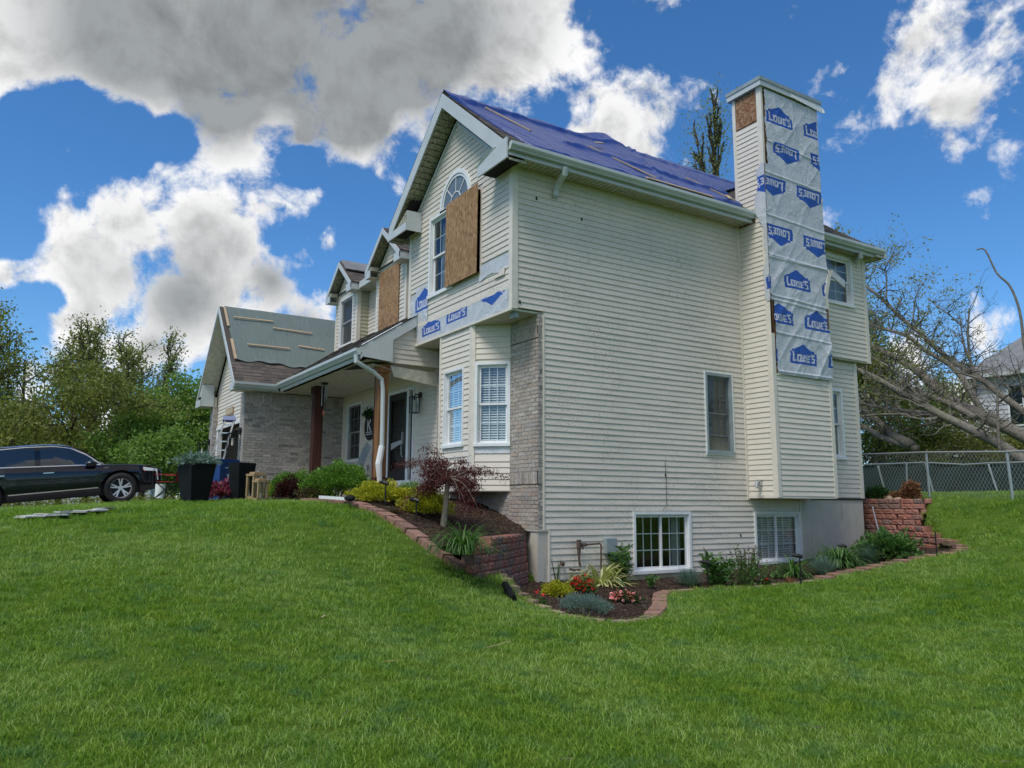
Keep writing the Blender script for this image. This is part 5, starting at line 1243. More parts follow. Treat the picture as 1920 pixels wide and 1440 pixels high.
def strap(name, p, n, length, width, mat, label, cat='plant', group=None, spread=.5, droop=1., up=.6, base_r=.05, curl=0., twist=0.):
    p = Vector(p); V = []; F = []; sgm = 7
    for i in range(n):
        az = random.uniform(0, 6.283); L = length*random.uniform(.6, 1.05); e = math.radians(random.uniform(90-70*spread, 88)); b = np.array(p)+np.array([math.cos(az), math.sin(az), 0])*random.uniform(0, base_r)
        d = np.array([math.cos(az)*math.cos(e), math.sin(az)*math.cos(e), math.sin(e)]); s = np.array([-math.sin(az), math.cos(az), 0]); q = b.copy(); i0 = len(V); az2 = az
        dr = droop*random.uniform(.5, 1.3)
        for k in range(sgm+1):
            t = k/sgm; w_ = width*(1-t**2.2)*(.6+.4*min(1, t*5))*random.uniform(.95, 1.05)+.0008
            fold = np.array([0, 0, 1.])*w_*.18
            V.append(q+s*w_/2+fold); V.append(q-s*w_/2+fold)
            h = math.hypot(d[0], d[1]); e = math.atan2(d[2], h)-dr*L/sgm*2.2*(.4+t); az2 += curl*random.uniform(-1, 1)*.15
            d = np.array([math.cos(az2)*math.cos(e), math.sin(az2)*math.cos(e), math.sin(e)]); q = q+d*L/sgm
            if q[2] < p.z+.01: q[2] = p.z+.01
        for k in range(sgm): F.append((i0+2*k, i0+2*k+1, i0+2*k+3, i0+2*k+2))
    o = mesh_np(name, V, F, mat); o.location = (0, 0, 0); return tag(o, label, cat, group)
def perennial(name, p, h, r, n_stem, mat, leaf, label, cat='plant', per=16, group=None, bronze=None, aspect=.28):
    p = Vector(p); o = empty(name, p, label, cat, group); PP = []; DD = []; mb = MB()
    for i in range(n_stem):
        a = random.uniform(0, 6.28); rr = r*math.sqrt(random.random()); hh = h*random.uniform(.6, 1.); t_ = p+Vector((math.cos(a)*rr, math.sin(a)*rr, hh)); b = p+Vector((math.cos(a)*rr*.35, math.sin(a)*rr*.35, 0)); mb.tube([b, (b+t_)/2+Vector((0, 0, .02)), t_], [.006, .005, .003], 5)
        for k in range(per):
            t = (k+1)/per; q = b.lerp(t_, t); aa = random.uniform(0, 6.28); PP.append(tuple(q)); DD.append((math.cos(aa), math.sin(aa), random.uniform(.1, .9)))
    V, F = leaves(np.array(PP), leaf, aspect, np.array(DD)*1.6); mesh_np('foliage', V, F, mat, o); mb.build('stem', M['leaf_plant'], o, kind='stuff'); return o
def flowers(parent, P, size, mat, name='blossom'):
    V = []; F = []
    for p in P:
        ax = unit(np.array([random.gauss(0, 1), random.gauss(0, 1), 1.1+random.random()])); u = unit(np.cross(ax, [1, .2, .1])); v = np.cross(ax, u)
        for k in range(5):
            a = 6.283*k/5+random.random()*.4; d = u*math.cos(a)+v*math.sin(a); e = np.cross(ax, d); i = len(V); s = size*random.uniform(.8, 1.2)
            V += [p, p+d*s*.6+e*s*.38+ax*s*.12, p+d*s+ax*s*.05, p+d*s*.6-e*s*.38+ax*s*.12]; F.append((i, i+1, i+2, i+3))
    return mesh_np(name, V, F, mat, parent)

# ------------------------------------------------------------ retaining walls and edging
def block_mesh(name, L, Dp, Hh, mat, seed, ch=.014):
    r = random.Random(seed); b = bmesh.new(); j = lambda s: r.uniform(-s, s)
    # front (+y) split face: grid with rough relief, pillowed edges
    nx, nz = 7, 4; V = {}
    for i in range(nx+1):
        for k in range(nz+1):
            x = (i/nx-.5)*L; z = k/nz*Hh; e = min(i, nx-i, k, nz-k); y = Dp/2+(0 if e == 0 else ch*1.2+j(.007)); 
            if e == 0: x += j(.003)
            V[i, k] = b.verts.new((x, y, z+(j(.002) if 0 < k < nz else 0)))
    for i in range(nx):
        for k in range(nz): b.faces.new((V[i, k], V[i, k+1], V[i+1, k+1], V[i+1, k]))
    sh = .82; B = {}
    for i in (0, nx):
        for k in (0, nz): B[i, k] = b.verts.new(((i/nx-.5)*L*sh, -Dp/2, k/nz*Hh))
    b.faces.new([V[i, nz] for i in range(nx+1)]+[B[nx, nz], B[0, nz]][0:2][::1]); b.faces.new([V[i, 0] for i in range(nx, -1, -1)]+[B[0, 0], B[nx, 0]])
    b.faces.new([V[0, k] for k in range(nz+1)][::-1]+[B[0, 0], B[0, nz]]); b.faces.new([V[nx, k] for k in range(nz+1)]+[B[nx, nz], B[nx, 0]]); b.faces.new((B[0, 0], B[0, nz], B[nx, nz], B[nx, 0]))
    bmesh.ops.recalc_face_normals(b, faces=b.faces)
    me = bpy.data.meshes.new(name); b.to_mesh(me); b.free(); me.materials.append(M[mat]); return me
RB = [block_mesh('block', L, .22, .112, 'block_red', 10+i) for i, L in enumerate((.29, .24, .31, .19, .27))]; RBL = (.29, .24, .31, .19, .27)
def course(parent, pts, s0, s1, z, off=0., name='block', meshes=RB, lens=RBL, jit=.008):
    """blocks along a polyline from arc length s0 to s1; face looks to the right of travel"""
    P = [Vector((*p, 0)) for p in pts]; S = [0]
    for a, b in zip(P, P[1:]): S.append(S[-1]+(b-a).length)
    def at(s):
        for i in range(len(P)-1):
            if s <= S[i+1] or i == len(P)-2:
                t = (s-S[i])/(S[i+1]-S[i]); return P[i].lerp(P[i+1], t), (P[i+1]-P[i]).normalized()
    s = s0; last = -1
    while s < s1-.06:
        k = random.randrange(len(meshes)); L = lens[k]
        if s+L > s1: L = s1-s
        q, d = at(s+L/2); n = Vector((d.y, -d.x, 0)); q = q-n*off
        o = inst(meshes[k], name, (q.x+random.uniform(-jit, jit), q.y+random.uniform(-jit, jit), z), parent, rot=(0, 0, math.atan2(n.y, n.x)-math.pi/2+random.uniform(-.03, .03)), scale=(L/lens[k]*.985, 1, 1)); s += L
    return S[-1]
A_, B_ = (1.20, -1.92), (-.22, -.16)
def curve2(a, b, bow, n=8):
    a, b = Vector(a), Vector(b); d = (b-a); nn_ = Vector((d.y, -d.x)).normalized(); return [tuple(a.lerp(b, i/n)+nn_*bow*math.sin(math.pi*i/n)) for i in range(n+1)]
rw = empty('retaining_wall', (.5, -1.0, .3), 'curved red block retaining wall of stacked courses beside the brick corner', 'retaining wall')
path = curve2(A_, B_, .06)
starts = [.55, .08, .0, -.03, .0, .05, .1, .15]
for k in range(9):
    course(rw, path, starts[min(k, 7)]*1.+ (0 if k else .0), 2.28, 1.02-.114*k, off=.012*(8-k)-.02)
rw2 = empty('retaining_wall', (.6, 9.3, .6), 'tall red block retaining wall behind the concrete foundation corner', 'retaining wall')
path2 = [(-.95, 9.42), (-.2, 9.36), (.5, 9.28), (.98, 9.34), (1.16, 9.55), (1.22, 9.9)]
for k in range(10): course(rw2, path2, 0, 2.12-.05*k, 1.66-.114*k, off=.012*(8-k)-.05)
rw3 = empty('retaining_wall', (1.6, 8.6, .8), 'low stepped red block wall climbing beside the black stake light', 'retaining wall')
path3 = [(.85, 9.05), (1.35, 8.82), (1.85, 8.50), (2.45, 8.08)]
for k, (s0, s1, z) in enumerate([(0, .62, 1.09), (0, 1.15, .975), (.0, 1.68, .86), (.0, 1.9, .745), (0, 1.9, .63)]): course(rw3, path3, s0, s1, z)
EM = [block_mesh('stone', L, .20, .085, 'stone_pink', 40+i, .008) for i, L in enumerate((.30, .27, .33))]; EL = (.30, .27, .33)
ET = [block_mesh('stone', L, .13, .085, 'stone_tan', 60+i, .006) for i, L in enumerate((.30, .26, .33))]
def edging(label, pts, zf, meshes, group, lift=.0, s_from=0., s_to=99, step=None, tilt=0., rotate=0.):
    P = [Vector((p[0], p[1], 0)) for p in pts]; o = empty('garden_edging', (P[0].x, P[0].y, zf(P[0].x, P[0].y)), label, 'edging', None); s = 0; acc_ = 0; i = 0
    S = [0]
    for a, b in zip(P, P[1:]): S.append(S[-1]+(b-a).length)
    s = s_from
    while s < min(S[-1], s_to):
        k = random.randrange(len(meshes)); L = EL[k]; i = max(j for j in range(len(S)-1) if S[j] <= s+L/2 or j == 0); t = (s+L/2-S[i])/(S[i+1]-S[i]); q = P[i].lerp(P[min(i+1, len(P)-1)], min(t, 1)); d = (P[i+1]-P[i]).normalized(); n = Vector((d.y, -d.x, 0))
        za = zf(q.x-d.x*.12, q.y-d.y*.12); zb = zf(q.x+d.x*.12, q.y+d.y*.12); sl = math.atan2(zb-za, .24)
        ob = inst(meshes[k], 'stone', (q.x, q.y, (za+zb)/2-.035+lift+random.uniform(-.006, .006)), o, scale=(.97, random.uniform(.95, 1.08), 1))
        ob.rotation_euler = (random.uniform(-.03, .03), sl*tilt*(1), math.atan2(n.y, n.x)-math.pi/2+random.uniform(-.05, .05)+rotate); s += L*(.80 if tilt else 1.0)
    return o
edging('run of tan stones sunk in the turf round the front of the lower flower bed', EDGE_LO, gz, ET, None, -.03, .0, 3.6)
edging('curving run of pink stones beside the pink flowers and the long side bed', EDGE_LO, gz, EM, None, -.01, 3.6, 6.2)
edging('thin line of half sunk tan stones in front of the basement windows', EDGE_LO, gz, ET, None, -.03, 6.2, 9.0)
edging('pink stones along the far end of the side bed near the stake light', EDGE_LO, gz, EM, None, .0, 9.0, 30)
eu = edging('stepped pink stones climbing the lawn edge in front of the maple', EDGE_UP, lambda x, y: gz(x, y)+.02, EM, None, .02, .1, 30, tilt=.85)
# drain pipe
a = hit(947, 1104, gz); mb = MB(); b = a+Vector((.55, -.22, -.10)); mb.tube([a+Vector((0, 0, .05)), a.lerp(b, .5)+Vector((0, 0, .05)), b+Vector((0, 0, .03))], .052, 12, cap=False); mb.tube([a+Vector((.01, 0, .05)), b+Vector((0, 0, .03))], .044, 12)
tag(mb.build('drain_pipe', M['black_plastic'], None), 'black plastic drain pipe poking from the foot of the red block wall', 'pipe')

# ------------------------------------------------------------ planting in the lower bed
def bedp(x, y, zf=lo_z): return hit(x, y, zf)
p = bedp(1045, 1118); bush('heather', p, (.24, .22, .16), 'leaf_yellow', 2600, .030, 'low lime green mound beside the bright red flowers', 'shrub')
for ob in [o for o in bpy.data.objects if o.name.startswith('heather')]: pass
p = bedp(1093, 1115); o = bush('azalea', p, (.20, .2, .20), 'leaf_plant', 1500, .035, 'small azalea covered in bright red flowers', 'flowers'); Pq, v = blob_points(75, (.19, .19, .21), .15, .9); flowers(o, Pq+np.array(p)+np.array([.0, 0, .07]), .036, 'flower_red')
p = bedp(1172, 1130); o = bush('impatiens', p, (.21, .2, .12), 'leaf_dark', 1200, .035, 'clump of pink flowers near the curve of the stone edging', 'flowers'); Pq, v = blob_points(75, (.21, .2, .13), .15, .9); flowers(o, Pq+np.array(p)+np.array([0, 0, .045]), .032, 'flower_pink')
p = bedp(1012, 1134); o = bush('seedling', p, (.09, .09, .07), 'leaf_plant', 300, .03, 'tiny plant with a few dark red blooms beside the drain pipe', 'flowers', stems=3); flowers(o, np.array(p)+rng.normal(0, .05, (9, 3))+np.array([0, 0, .1]), .028, 'flower_red')
p = bedp(1095, 1146)
def tuft(name, p, r, h, mat, n, label, cat='plant', wd=.004):
    return strap(name, p, n, h, wd, mat, label, cat, spread=1.0, droop=.35, base_r=r*.35)
o = bush('lavender', p, (.42, .26, .17), 'leaf_blue', 5200, .035, 'wide low grey blue mound at the front edge of the bed', 'shrub', aspect=.16, lump=.15)
p = bedp(1128, 1096); strap('yucca', p, 120, .75, .045, 'leaf_yucca', 'yellow striped strap leaved yucca sprawling behind the red and pink flowers', 'plant', spread=1.05, droop=2.3, base_r=.22, curl=1)
p = bedp(1172, 1096); perennial('lily', p+Vector((-.25, .1, 0)), .62, .26, 20, 'leaf_plant', .13, 'dark green leafy lily clump under the grey meter box', per=20)
p = bedp(1222, 1103); perennial('sapling_plant', p, .22, .10, 7, 'leaf_plant', .10, 'small green plant under the first basement window', per=9)
p = bedp(1292, 1098); tuft('fescue', p, .3, .34, 'leaf_blue', 900, 'round blue grey grass tuft between the first basement window and the leafy plant')
p = bedp(1348, 1098); perennial('peony', p, .58, .26, 22, 'leaf_plant', .14, 'upright glossy leafy plant beside the second stake light', per=18)
p = bedp(1400, 1100); o = perennial('spirea', p, .70, .28, 26, 'leaf_bronze', .04, 'bronze leaved twiggy shrub in front of the second basement window', 'shrub', per=26, aspect=.6)
V, F = leaves(np.array(bedp(1402, 1100))+rng.normal(0, 1, (700, 3))*np.array([.2, .2, .12])+np.array([0, 0, .25]), .045, .55); mesh_np('lower_foliage', V, F, 'leaf_plant', o)
p = bedp(1488, 1082); strap('daylily', p, 170, .66, .024, 'leaf_plant', 'arching daylily clump below the basement window nearer the concrete', spread=1.0, droop=2.4, base_r=.12)
p = bedp(1545, 1076); tuft('fescue', p, .3, .36, 'leaf_blue', 800, 'blue grey grass tuft between the two daylily clumps')
p = bedp(1575, 1062); strap('daylily', p, 260, .95, .026, 'leaf_plant', 'largest daylily clump in front of the bare concrete foundation', spread=.95, droop=2.1, base_r=.18)
p = bedp(1628, 1054); tuft('fescue', p, .3, .38, 'leaf_blue', 800, 'blue grey grass tuft between the largest daylily clump and the leafy shrub')
p = bedp(1665, 1046); o = bush('hydrangea', p, (.50, .45, .37), 'leaf_plant', 5200, .070, 'leafy green shrub at the house corner in front of the stepped block wall', 'shrub', lump=.4, aspect=.6); perennial_ = None
p = bedp(1433, 1098); o = bush('begonia', p, (.10, .1, .08), 'leaf_dark', 250, .04, 'tiny red flowered plant in front of the bronze shrub', 'flowers', stems=3); flowers(o, np.array(p)+rng.normal(0, .05, (10, 3))+np.array([0, 0, .12]), .025, 'flower_red')
p = bedp(1482, 1096); tag(strap('dry_tuft', p, 130, .16, .006, 'dry', 'small dried brown clump in front of the daylilies', spread=1, droop=.6), None)
p = bedp(1043, 1092); strap('iris', p, 9, .42, .03, 'leaf_plant', 'thin upright iris leaves against the siding by the gas pipe elbow', spread=.25, droop=.05, base_r=.05)
mb = MB(); P0 = bedp(1700, 1030); mb.tube([P0+Vector((math.cos(t)*.28, math.sin(t)*.3, .06+.02*math.sin(3*t))) for t in np.linspace(-1.2, 2.4, 16)], .014, 8); tag(mb.build('garden_hose', M['steel'], None), 'loop of pale grey tubing lying on the mulch near the stepped wall', 'hose')
# stake lights
def stake(px, pyb, pyt, zf, label, head=True):
    p = bedp(px, pyb, zf); h = 0; d = (p-Vector(CAM)).length; h = (pyb-pyt)/FPX*d*1.0
    o = empty('path_light', p, label, 'path light', 'black stake lights in the flower beds'); mb = MB(); mb.tube([p-Vector((0, 0, .1)), p+Vector((0, 0, h))], .012, 8); mb.build('stake', M['black_metal'], o)
    if head:
        t = p+Vector((0, 0, h)); mb = MB(); mb.tube([t+Vector((.03, .03, -.02)), t+Vector((-.02, -.02, .0)), t+Vector((-.10, -.06, .005))], [.030, .034, .02], 8); mb.build('lamp_head', M['black_metal'], o)
    return o
stake(1328, 1103, 1058, lo_z, 'black stake light beside the upright leafy plant by the basement windows')
stake(1502, 1100, 1048, lo_z, 'black stake light in front of the daylily under the second basement window')
stake(1757, 1046, 1004, lo_z, 'bare black stake standing before the stepped block wall', head=False)
stake(1585, 1064, 1028, lo_z, 'black stake light hidden in the largest daylily clump')
stake(722, 950, 906, up_z, 'black stake light between the two yellow shrubs')
stake(780, 978, 938, up_z, 'black stake light in front of the lower yellow shrub near the maple')
stake(601, 934, 890, up_z, 'black stake light in front of the big round boxwood')

# ------------------------------------------------------------ planting in the upper bed
def upp(x, y): return hit(x, y, up_z)
def vg(x, y, Y, z=None):
    p = uY(x, y, Y); p.z = up_z(p.x, p.y) if z is None else z; return p
p = upp(632, 936); q = Vector((-2.9, -2.45, 1.62)); 
p = vg(635, 930, -2.1); bush('boxwood', p, (.66, .62, .56), 'leaf_box', 19000, .042, 'largest round clipped boxwood between the porch posts', 'shrub', lump=.16)
p = vg(548, 925, -2.15); bush('boxwood', p, (.75, .5, .45), 'leaf_box', 14000, .042, 'lower boxwood behind the purple shrub by the dark porch post', 'shrub', lump=.18)
p = vg(548, 930, -2.6); bush('barberry', p, (.42, .3, .30), 'leaf_purple', 6500, .045, 'dark purple leaved shrub between the wooden lanterns and the boxwood', 'shrub', lump=.3)
p = vg(592, 932, -2.55); bush('barberry', p, (.36, .3, .24), 'leaf_bronze', 2600, .035, 'brownish low shrub in front of the big boxwood', 'shrub', lump=.3)
p = vg(500, 915, -2.6); bush('spirea', p, (.26, .25, .30), 'leaf_yellow', 1600, .035, 'pale yellow green shrub behind the wooden lanterns', 'shrub', lump=.4)
p = vg(712, 940, -2.15); bush('golden_spirea', p, (.62, .42, .24), 'leaf_yellow', 9000, .040, 'wide golden yellow shrub below the front door', 'shrub', lump=.35)
p = vg(797, 972, -1.75); bush('golden_spirea', p, (.42, .36, .27), 'leaf_yellow', 7000, .040, 'smaller golden yellow shrub beside the maple trunk', 'shrub', lump=.3)
p = vg(768, 940, -1.35); bush('juniper', p, (.34, .3, .26), 'leaf_box', 3200, .03, 'small green shrub between the two golden yellow shrubs', 'shrub', lump=.2)
p = upp(868, 1035); strap('daylily', p+Vector((0, .0, -.02)), 240, .82, .020, 'leaf_plant', 'tall arching daylily clump beside the top of the red block wall', spread=.9, droop=2.2, base_r=.12)
p = upp(728, 968); tag(strap('dry_tuft', upp(740, 962), 120, .13, .005, 'leaf_bronze', 'short brown tuft growing between the climbing edging stones', spread=1, droop=.5), None)
# japanese maple
tb_ = upp(830, 985); mp = empty('japanese_maple', tb_, 'small weeping maple with dark red leaves and a pale straight trunk', 'tree')
top = uD(842, 893, (Vector((tb_.x, tb_.y))-Vector(CAM[:2])).length)
mb = MB(); mb.tube([tb_-Vector((0, 0, .1)), tb_.lerp(top, .35)+Vector((.02, 0, 0)), tb_.lerp(top, .7)+Vector((-.01, 0, 0)), top], [.055, .045, .04, .035], 10); mb.build('trunk', M['bark_maple'], mp)
mb = MB(); PP = []
for i in range(46):
    a = random.uniform(0, 6.283); L = random.uniform(.35, 1.0); e = random.uniform(-.15, .95); pts = [top-Vector((0, 0, random.uniform(0, .12)))]; d = Vector((math.cos(a)*math.cos(e), math.sin(a)*math.cos(e), math.sin(e)))
    for k in range(7): pts.append(pts[-1]+d*L/7); d = (d+Vector((random.uniform(-.15, .15), random.uniform(-.15, .15), -.17))).normalized()
    mb.tube(pts, [.012, .010, .008, .006, .005, .004, .003, .002], 5, cap=False)
    for j in range(3, 8):
        for m_ in range(48): PP.append(np.array(pts[j])+rng.normal(0, 1, 3)*np.array([.055, .055, .035]))
mb.build('branch', M['bark_maple'], mp, kind='stuff')
PP = np.array(PP); V, F = leaves(PP, .042, .28, np.tile([0, 0, -.5], (len(PP), 1))); mesh_np('foliage', V, F, 'leaf_maple', mp)
# felled gutter piece and tarp lump on the bed edge
a, b = hit(601, 931, lambda x, y: 1.64), hit(660, 935, lambda x, y: 1.62); tag(MB().bar(uD(601, 932, 12.9), uD(662, 936, 12.6), .10, .045).build('fallen_downspout', M['white'], None), 'short white downspout piece lying on the ground before the boxwood', 'downspout')
tag(MB().ellips(uD(655, 934, 12.4), .14, .08, .05, 10, 6, fn=lambda v: v*(1+.3*mnoise.noise(v*9))).build('dark_cloth', M['black_plastic'], None), 'crumpled dark cloth beside the fallen white downspout piece', 'cloth')

# ------------------------------------------------------------ gas pipe and meter box on the side wall
gp_ = empty('gas_pipe', (0.1, .6, .4), 'rusty gas pipe with a shut off valve bending along the basement siding', 'pipe')
X_ = .12; pt = lambda x, y: uX(x, y, X_)
mb = MB(); mb.tube([pt(1088, 1062), pt(1086, 1052), pt(1085, 1012)], .020, 10); mb.tube([pt(1086, 1022), pt(1102, 1021), pt(1125, 1019), pt(1127, 1022), pt(1127, 1068)], .016, 10); mb.tube([pt(1088, 1068), pt(1078, 1069), pt(1068, 1067)], .018, 8); mb.tube([pt(1127, 1050), pt(1127, 1085)], .016, 8)
mb.build('pipe', M['pipe'], gp_)
mb = MB(); mb.tube([pt(1085.5, 1012), pt(1085.5, 1028)], .040, 12); mb.tube([pt(1085.5, 1028), pt(1085.5, 1038)], .032, 10); mb.tube([pt(1090, 1022), pt(1099, 1021)], .033, 10); mb.tube([pt(1093, 1018), pt(1093, 1030)], .012, 6); mb.tube([pt(1052, 1056), pt(1057, 1058)], .035, 10); mb.tube([uX(1054, 1057, 0), pt(1054, 1057)], .02, 8); mb.build('valve', M['pipe'], gp_)
a, b = uX(1136, 1012, .1), uX(1156, 1037, .1); eb = MB().box(.018, .12, a.y, b.y, b.z, a.z+.02).build('meter_box', M['graybox'], None); tag(eb, 'small grey electrical box on the siding right of the gas pipe', 'electrical box')
MB().box(.12, .125, a.y+.015, b.y-.015, b.z+.02, a.z).build('cover', M['graybox'], eb)

# ------------------------------------------------------------ front of house things
def d_h(x, y, D): return uD(x, y, D)
def planter(px0, px1, pyt, pyb, D, label, plant):
    c = uD((px0+px1)/2, pyb, D); w = (px1-px0)/FPX*D*.93; h = (pyb-pyt)/FPX*D*.93; top_w, bot_w = w*.72, w*.50
    o = empty('planter', c, label, 'planter', 'tall tapered black planters on the front lawn'); ang = .35
    def sq(s, z): return [c+Vector((math.cos(ang+math.pi/4+k*math.pi/2)*s*.7071, math.sin(ang+math.pi/4+k*math.pi/2)*s*.7071, z)) for k in range(4)]
    mb = MB(); b, t, ti, bi = sq(bot_w, 0), sq(top_w, h), sq(top_w*.9, h), sq(top_w*.86, h-.12)
    for k in range(4):
        j = (k+1) % 4; mb.face([b[k], b[j], t[j], t[k]]); mb.face([t[k], t[j], ti[j], ti[k]]); mb.face([ti[k], ti[j], bi[j], bi[k]])
    mb.build('pot', M['black_plastic'], o)
    MB().face(bi).build('soil', M['mulch'], o)
    if plant:
        P, v = blob_points(900, (top_w*.72, top_w*.72, .16), .4, .3); V, F = leaves(P+np.array(c)+np.array([0, 0, h+.02]), .07, .45, v); mesh_np('foliage', V, F, 'leaf_blue', o)
    return o
planter(330, 399, 871, 941, 15.6, 'black tapered planter filled with grey green foliage', True)
planter(425, 476, 868, 937, 16.2, 'black tapered planter with no plant showing, beside the wooden lanterns', False)
# wooden lanterns
def lantern(px0, px1, pyt, pyb, D, label, candle=True):
    c = uD((px0+px1)/2, pyb, D); w = (px1-px0)/FPX*D*.80; h = (pyb-pyt)/FPX*D*.95; o = empty('lantern', c, label, 'lantern', 'square wooden candle lanterns'); ca, sa = math.cos(.3), math.sin(.3)
    ax, ay = Vector((ca, sa, 0)), Vector((-sa, ca, 0)); mb = MB(); s = w/2; t = w*.09
    for i in (-1, 1):
        for j in (-1, 1): mb.obox(c+ax*(s-t)*i+ay*(s-t)*j+Zv*h*.46, ax*t, ay*t, Zv*h*.40)
    mb.obox(c+Zv*.03, ax*s, ay*s, Zv*.03); mb.obox(c+Zv*h*.86, ax*s*1.05, ay*s*1.05, Zv*.02); mb.obox(c+Zv*(h*.86+.035), ax*s*.7, ay*s*.7, Zv*.02); mb.build('frame', M['lantern_wood'], o)
    mb = MB(); mb.cyl(c+Zv*(h*.88), c+Zv*(h*.93), .03, 10); mb.tube([c+Zv*(h*.93)+ax*.05*math.cos(a)+Zv*.05*math.sin(a) for a in np.linspace(0, math.pi, 9)], .006, 6); mb.build('handle', M['steel'], o)
    mb = MB()
    for d in (ax, ay):
        e = d.cross(Zv)
        for k in (-1, 1): mb.face([c+d*k*s*.86-e*s*.8+Zv*.06, c+d*k*s*.86+e*s*.8+Zv*.06, c+d*k*s*.86+e*s*.8+Zv*h*.83, c+d*k*s*.86-e*s*.8+Zv*h*.83])
    mb.build('glass', M['glass'], o)
    if candle: MB().cyl(c+Zv*.06, c+Zv*h*.36, w*.18, 14).build('candle', M['candle'], o)
lantern(463, 494, 884, 937, 15.4, 'taller wooden candle lantern standing behind the shorter one', False)
lantern(474, 499, 897, 940, 14.9, 'shorter wooden lantern with a white pillar candle')
# recycling bin
c = uD(413, 915, 18.6); c.z = 1.60; o = empty('recycling_bin', c, 'blue wheeled recycling bin with a white emblem behind the planters', 'bin')
mb = MB(); bw, tw, hh = .20, .265, .97; ang = .5
def sq2(s, z, dx=0): return [c+Vector((math.cos(ang+math.pi/4+k*math.pi/2)*s*1.414+dx, math.sin(ang+math.pi/4+k*math.pi/2)*s*1.414, z)) for k in range(4)]
b, t = sq2(bw, .08), sq2(tw, hh-.1)
for k in range(4): j = (k+1) % 4; mb.face([b[k], b[j], t[j], t[k]])
mb.face(b[::-1]); mb.face(t); mb.build('body', M['blue_plastic'], o)
mb = MB(); mb.prism(sq2(tw*1.08, hh-.1), Zv*.05); mb.prism(sq2(tw*1.0, hh-.05), Zv*.03); mb.build('lid', M['blue_plastic'], o)
mb = MB(); 
for k in (-1, 1): mb.cyl(c+Vector((-.18, .2*k, .1)), c+Vector((-.18, .24*k, .1)), .1, 14)
mb.build('wheel', M['rubber'], o, kind=None)
fc = uD(403, 880, 18.25); n_ = (Vector(CAM)-fc).normalized(); n_.z = 0; n_.normalize(); sx_ = n_.cross(Zv); mb = MB(); g0 = (t[0]+t[1]+b[0]+b[1])/4
best = min(range(4), key=lambda k: ((t[k]+t[(k+1) % 4])/2-Vector(CAM)).length); j = (best+1) % 4; mid = (t[best]+t[j]+b[best]+b[j])/4; uu = (t[j]-t[best]).normalized(); vv = ((t[best]+t[j])-(b[best]+b[j])).normalized(); nn_ = uu.cross(vv); 
if nn_.dot(Vector(CAM)-mid) < 0: nn_ = -nn_
star = []
for k in range(10): r_ = .075 if k % 2 == 0 else .035; a = k*math.pi/5+math.pi/2; star.append(mid+vv*.12+nn_*.004+uu*r_*math.cos(a)+vv*r_*math.sin(a))
mb.face(star); mb.obox(mid+vv*.29+nn_*.004, uu*.12, vv*.010, nn_*.001); mb.obox(mid+vv*.0+nn_*.004, uu*.06, vv*.006, nn_*.001); mb.build('emblem', M['white'], o)
# ladder leaning at the garage opening
lt, lb = uY(431, 783, GYF-.03), None; lt = Vector((-11.35, -2.42, 3.98)); lb = Vector((-12.0, -3.75, 1.62)); 
o = empty('ladder', lb, 'aluminium extension ladder with blue top leaning on the garage siding', 'ladder'); lx = Vector((.20, 0, 0)); lp = uY(431, 786, GYF-.0); lq = uD(403, 872, (Vector((lp.x, lp.y))-Vector(CAM[:2])).length-.9)
ld = (lp-lq).normalized(); sd = Vector((.45, .89, 0)).normalized(); mb = MB()
for k in (-1, 1): mb.bar(lq+sd*.17*k, lp+sd*.11*k, .03, .07, (1, 0, 0))
mb.build('rail', M['alu'], o)
mb = MB(); L_ = (lp-lq).length
for k in range(int(L_/.3)): q = lq+ld*(.2+k*.3); mb.bar(q-sd*.14, q+sd*.14, .03, .03)
mb.build('rung', M['alu'], o, kind=None)
mb = MB(); mb.obox(lp, sd*.17, ld*.07, ld.cross(sd)*.05); mb.build('top_cap', M['blue_plastic'], o)
# red folding chair
def fold_chair(c, ang, label):
    c = Vector(c); K_ = .74; o = empty('folding_chair', c, label, 'chair'); ax = Vector((math.cos(ang), math.sin(ang), 0)); ay = Vector((-math.sin(ang), math.cos(ang), 0)); P = lambda a, b, z: c+(ax*a+ay*b+Zv*z)*K_
    mb = MB()
    for s in (-1, 1):
        mb.tube([P(.28, .26*s, 0), P(-.25, .26*s, .46), P(-.34, .27*s, .88)], .012, 6); mb.tube([P(-.28, .26*s, 0), P(.26, .26*s, .44)], .012, 6); mb.tube([P(.26, .28*s, .44), P(.26, .28*s, .62)], .011, 6)
    mb.tube([P(.28, -.26, .0), P(-.1, .26, .42)], .009, 6); mb.tube([P(.28, .26, .0), P(-.1, -.26, .42)], .009, 6); mb.build('leg', M['black_metal'], o)
    mb = MB(); mb.prism([P(-.24, -.25, .44), P(-.24, .25, .44), P(.26, .25, .44), P(.26, -.25, .44)], Zv*.012); mb.build('seat', M['red_cloth'], o)
    MB().prism([P(-.25, -.26, .46), P(-.25, .26, .46), P(-.35, .26, .92), P(-.35, -.26, .92)], ax*.012).build('backrest', M['red_cloth'], o)
    mb = MB(); 
    for s in (-1, 1): mb.prism([P(-.27, .24*s, .63), P(.28, .24*s, .63), P(.28, .33*s, .63), P(-.27, .33*s, .63)], Zv*.012)
    mb.build('armrest', M['red_cloth'], o)
c = uD(317, 935, 17.2); fold_chair((c.x, c.y, c.z), -2.2, 'red folding camp chair half hidden behind the planted planter')
c = uD(299, 934, 18.6); tag(MB().cyl(c, c+Zv*.30, .10, 18).build('bucket', M['white'], None), 'white bucket on the ground beneath the red camp chair', 'bucket')
c = uD(412, 934, 16.6); o = bush('coleus', c, (.36, .28, .24), 'flower_magenta', 2600, .06, 'low magenta and cream leaved plants between the two black planters', 'flowers', lump=.3)
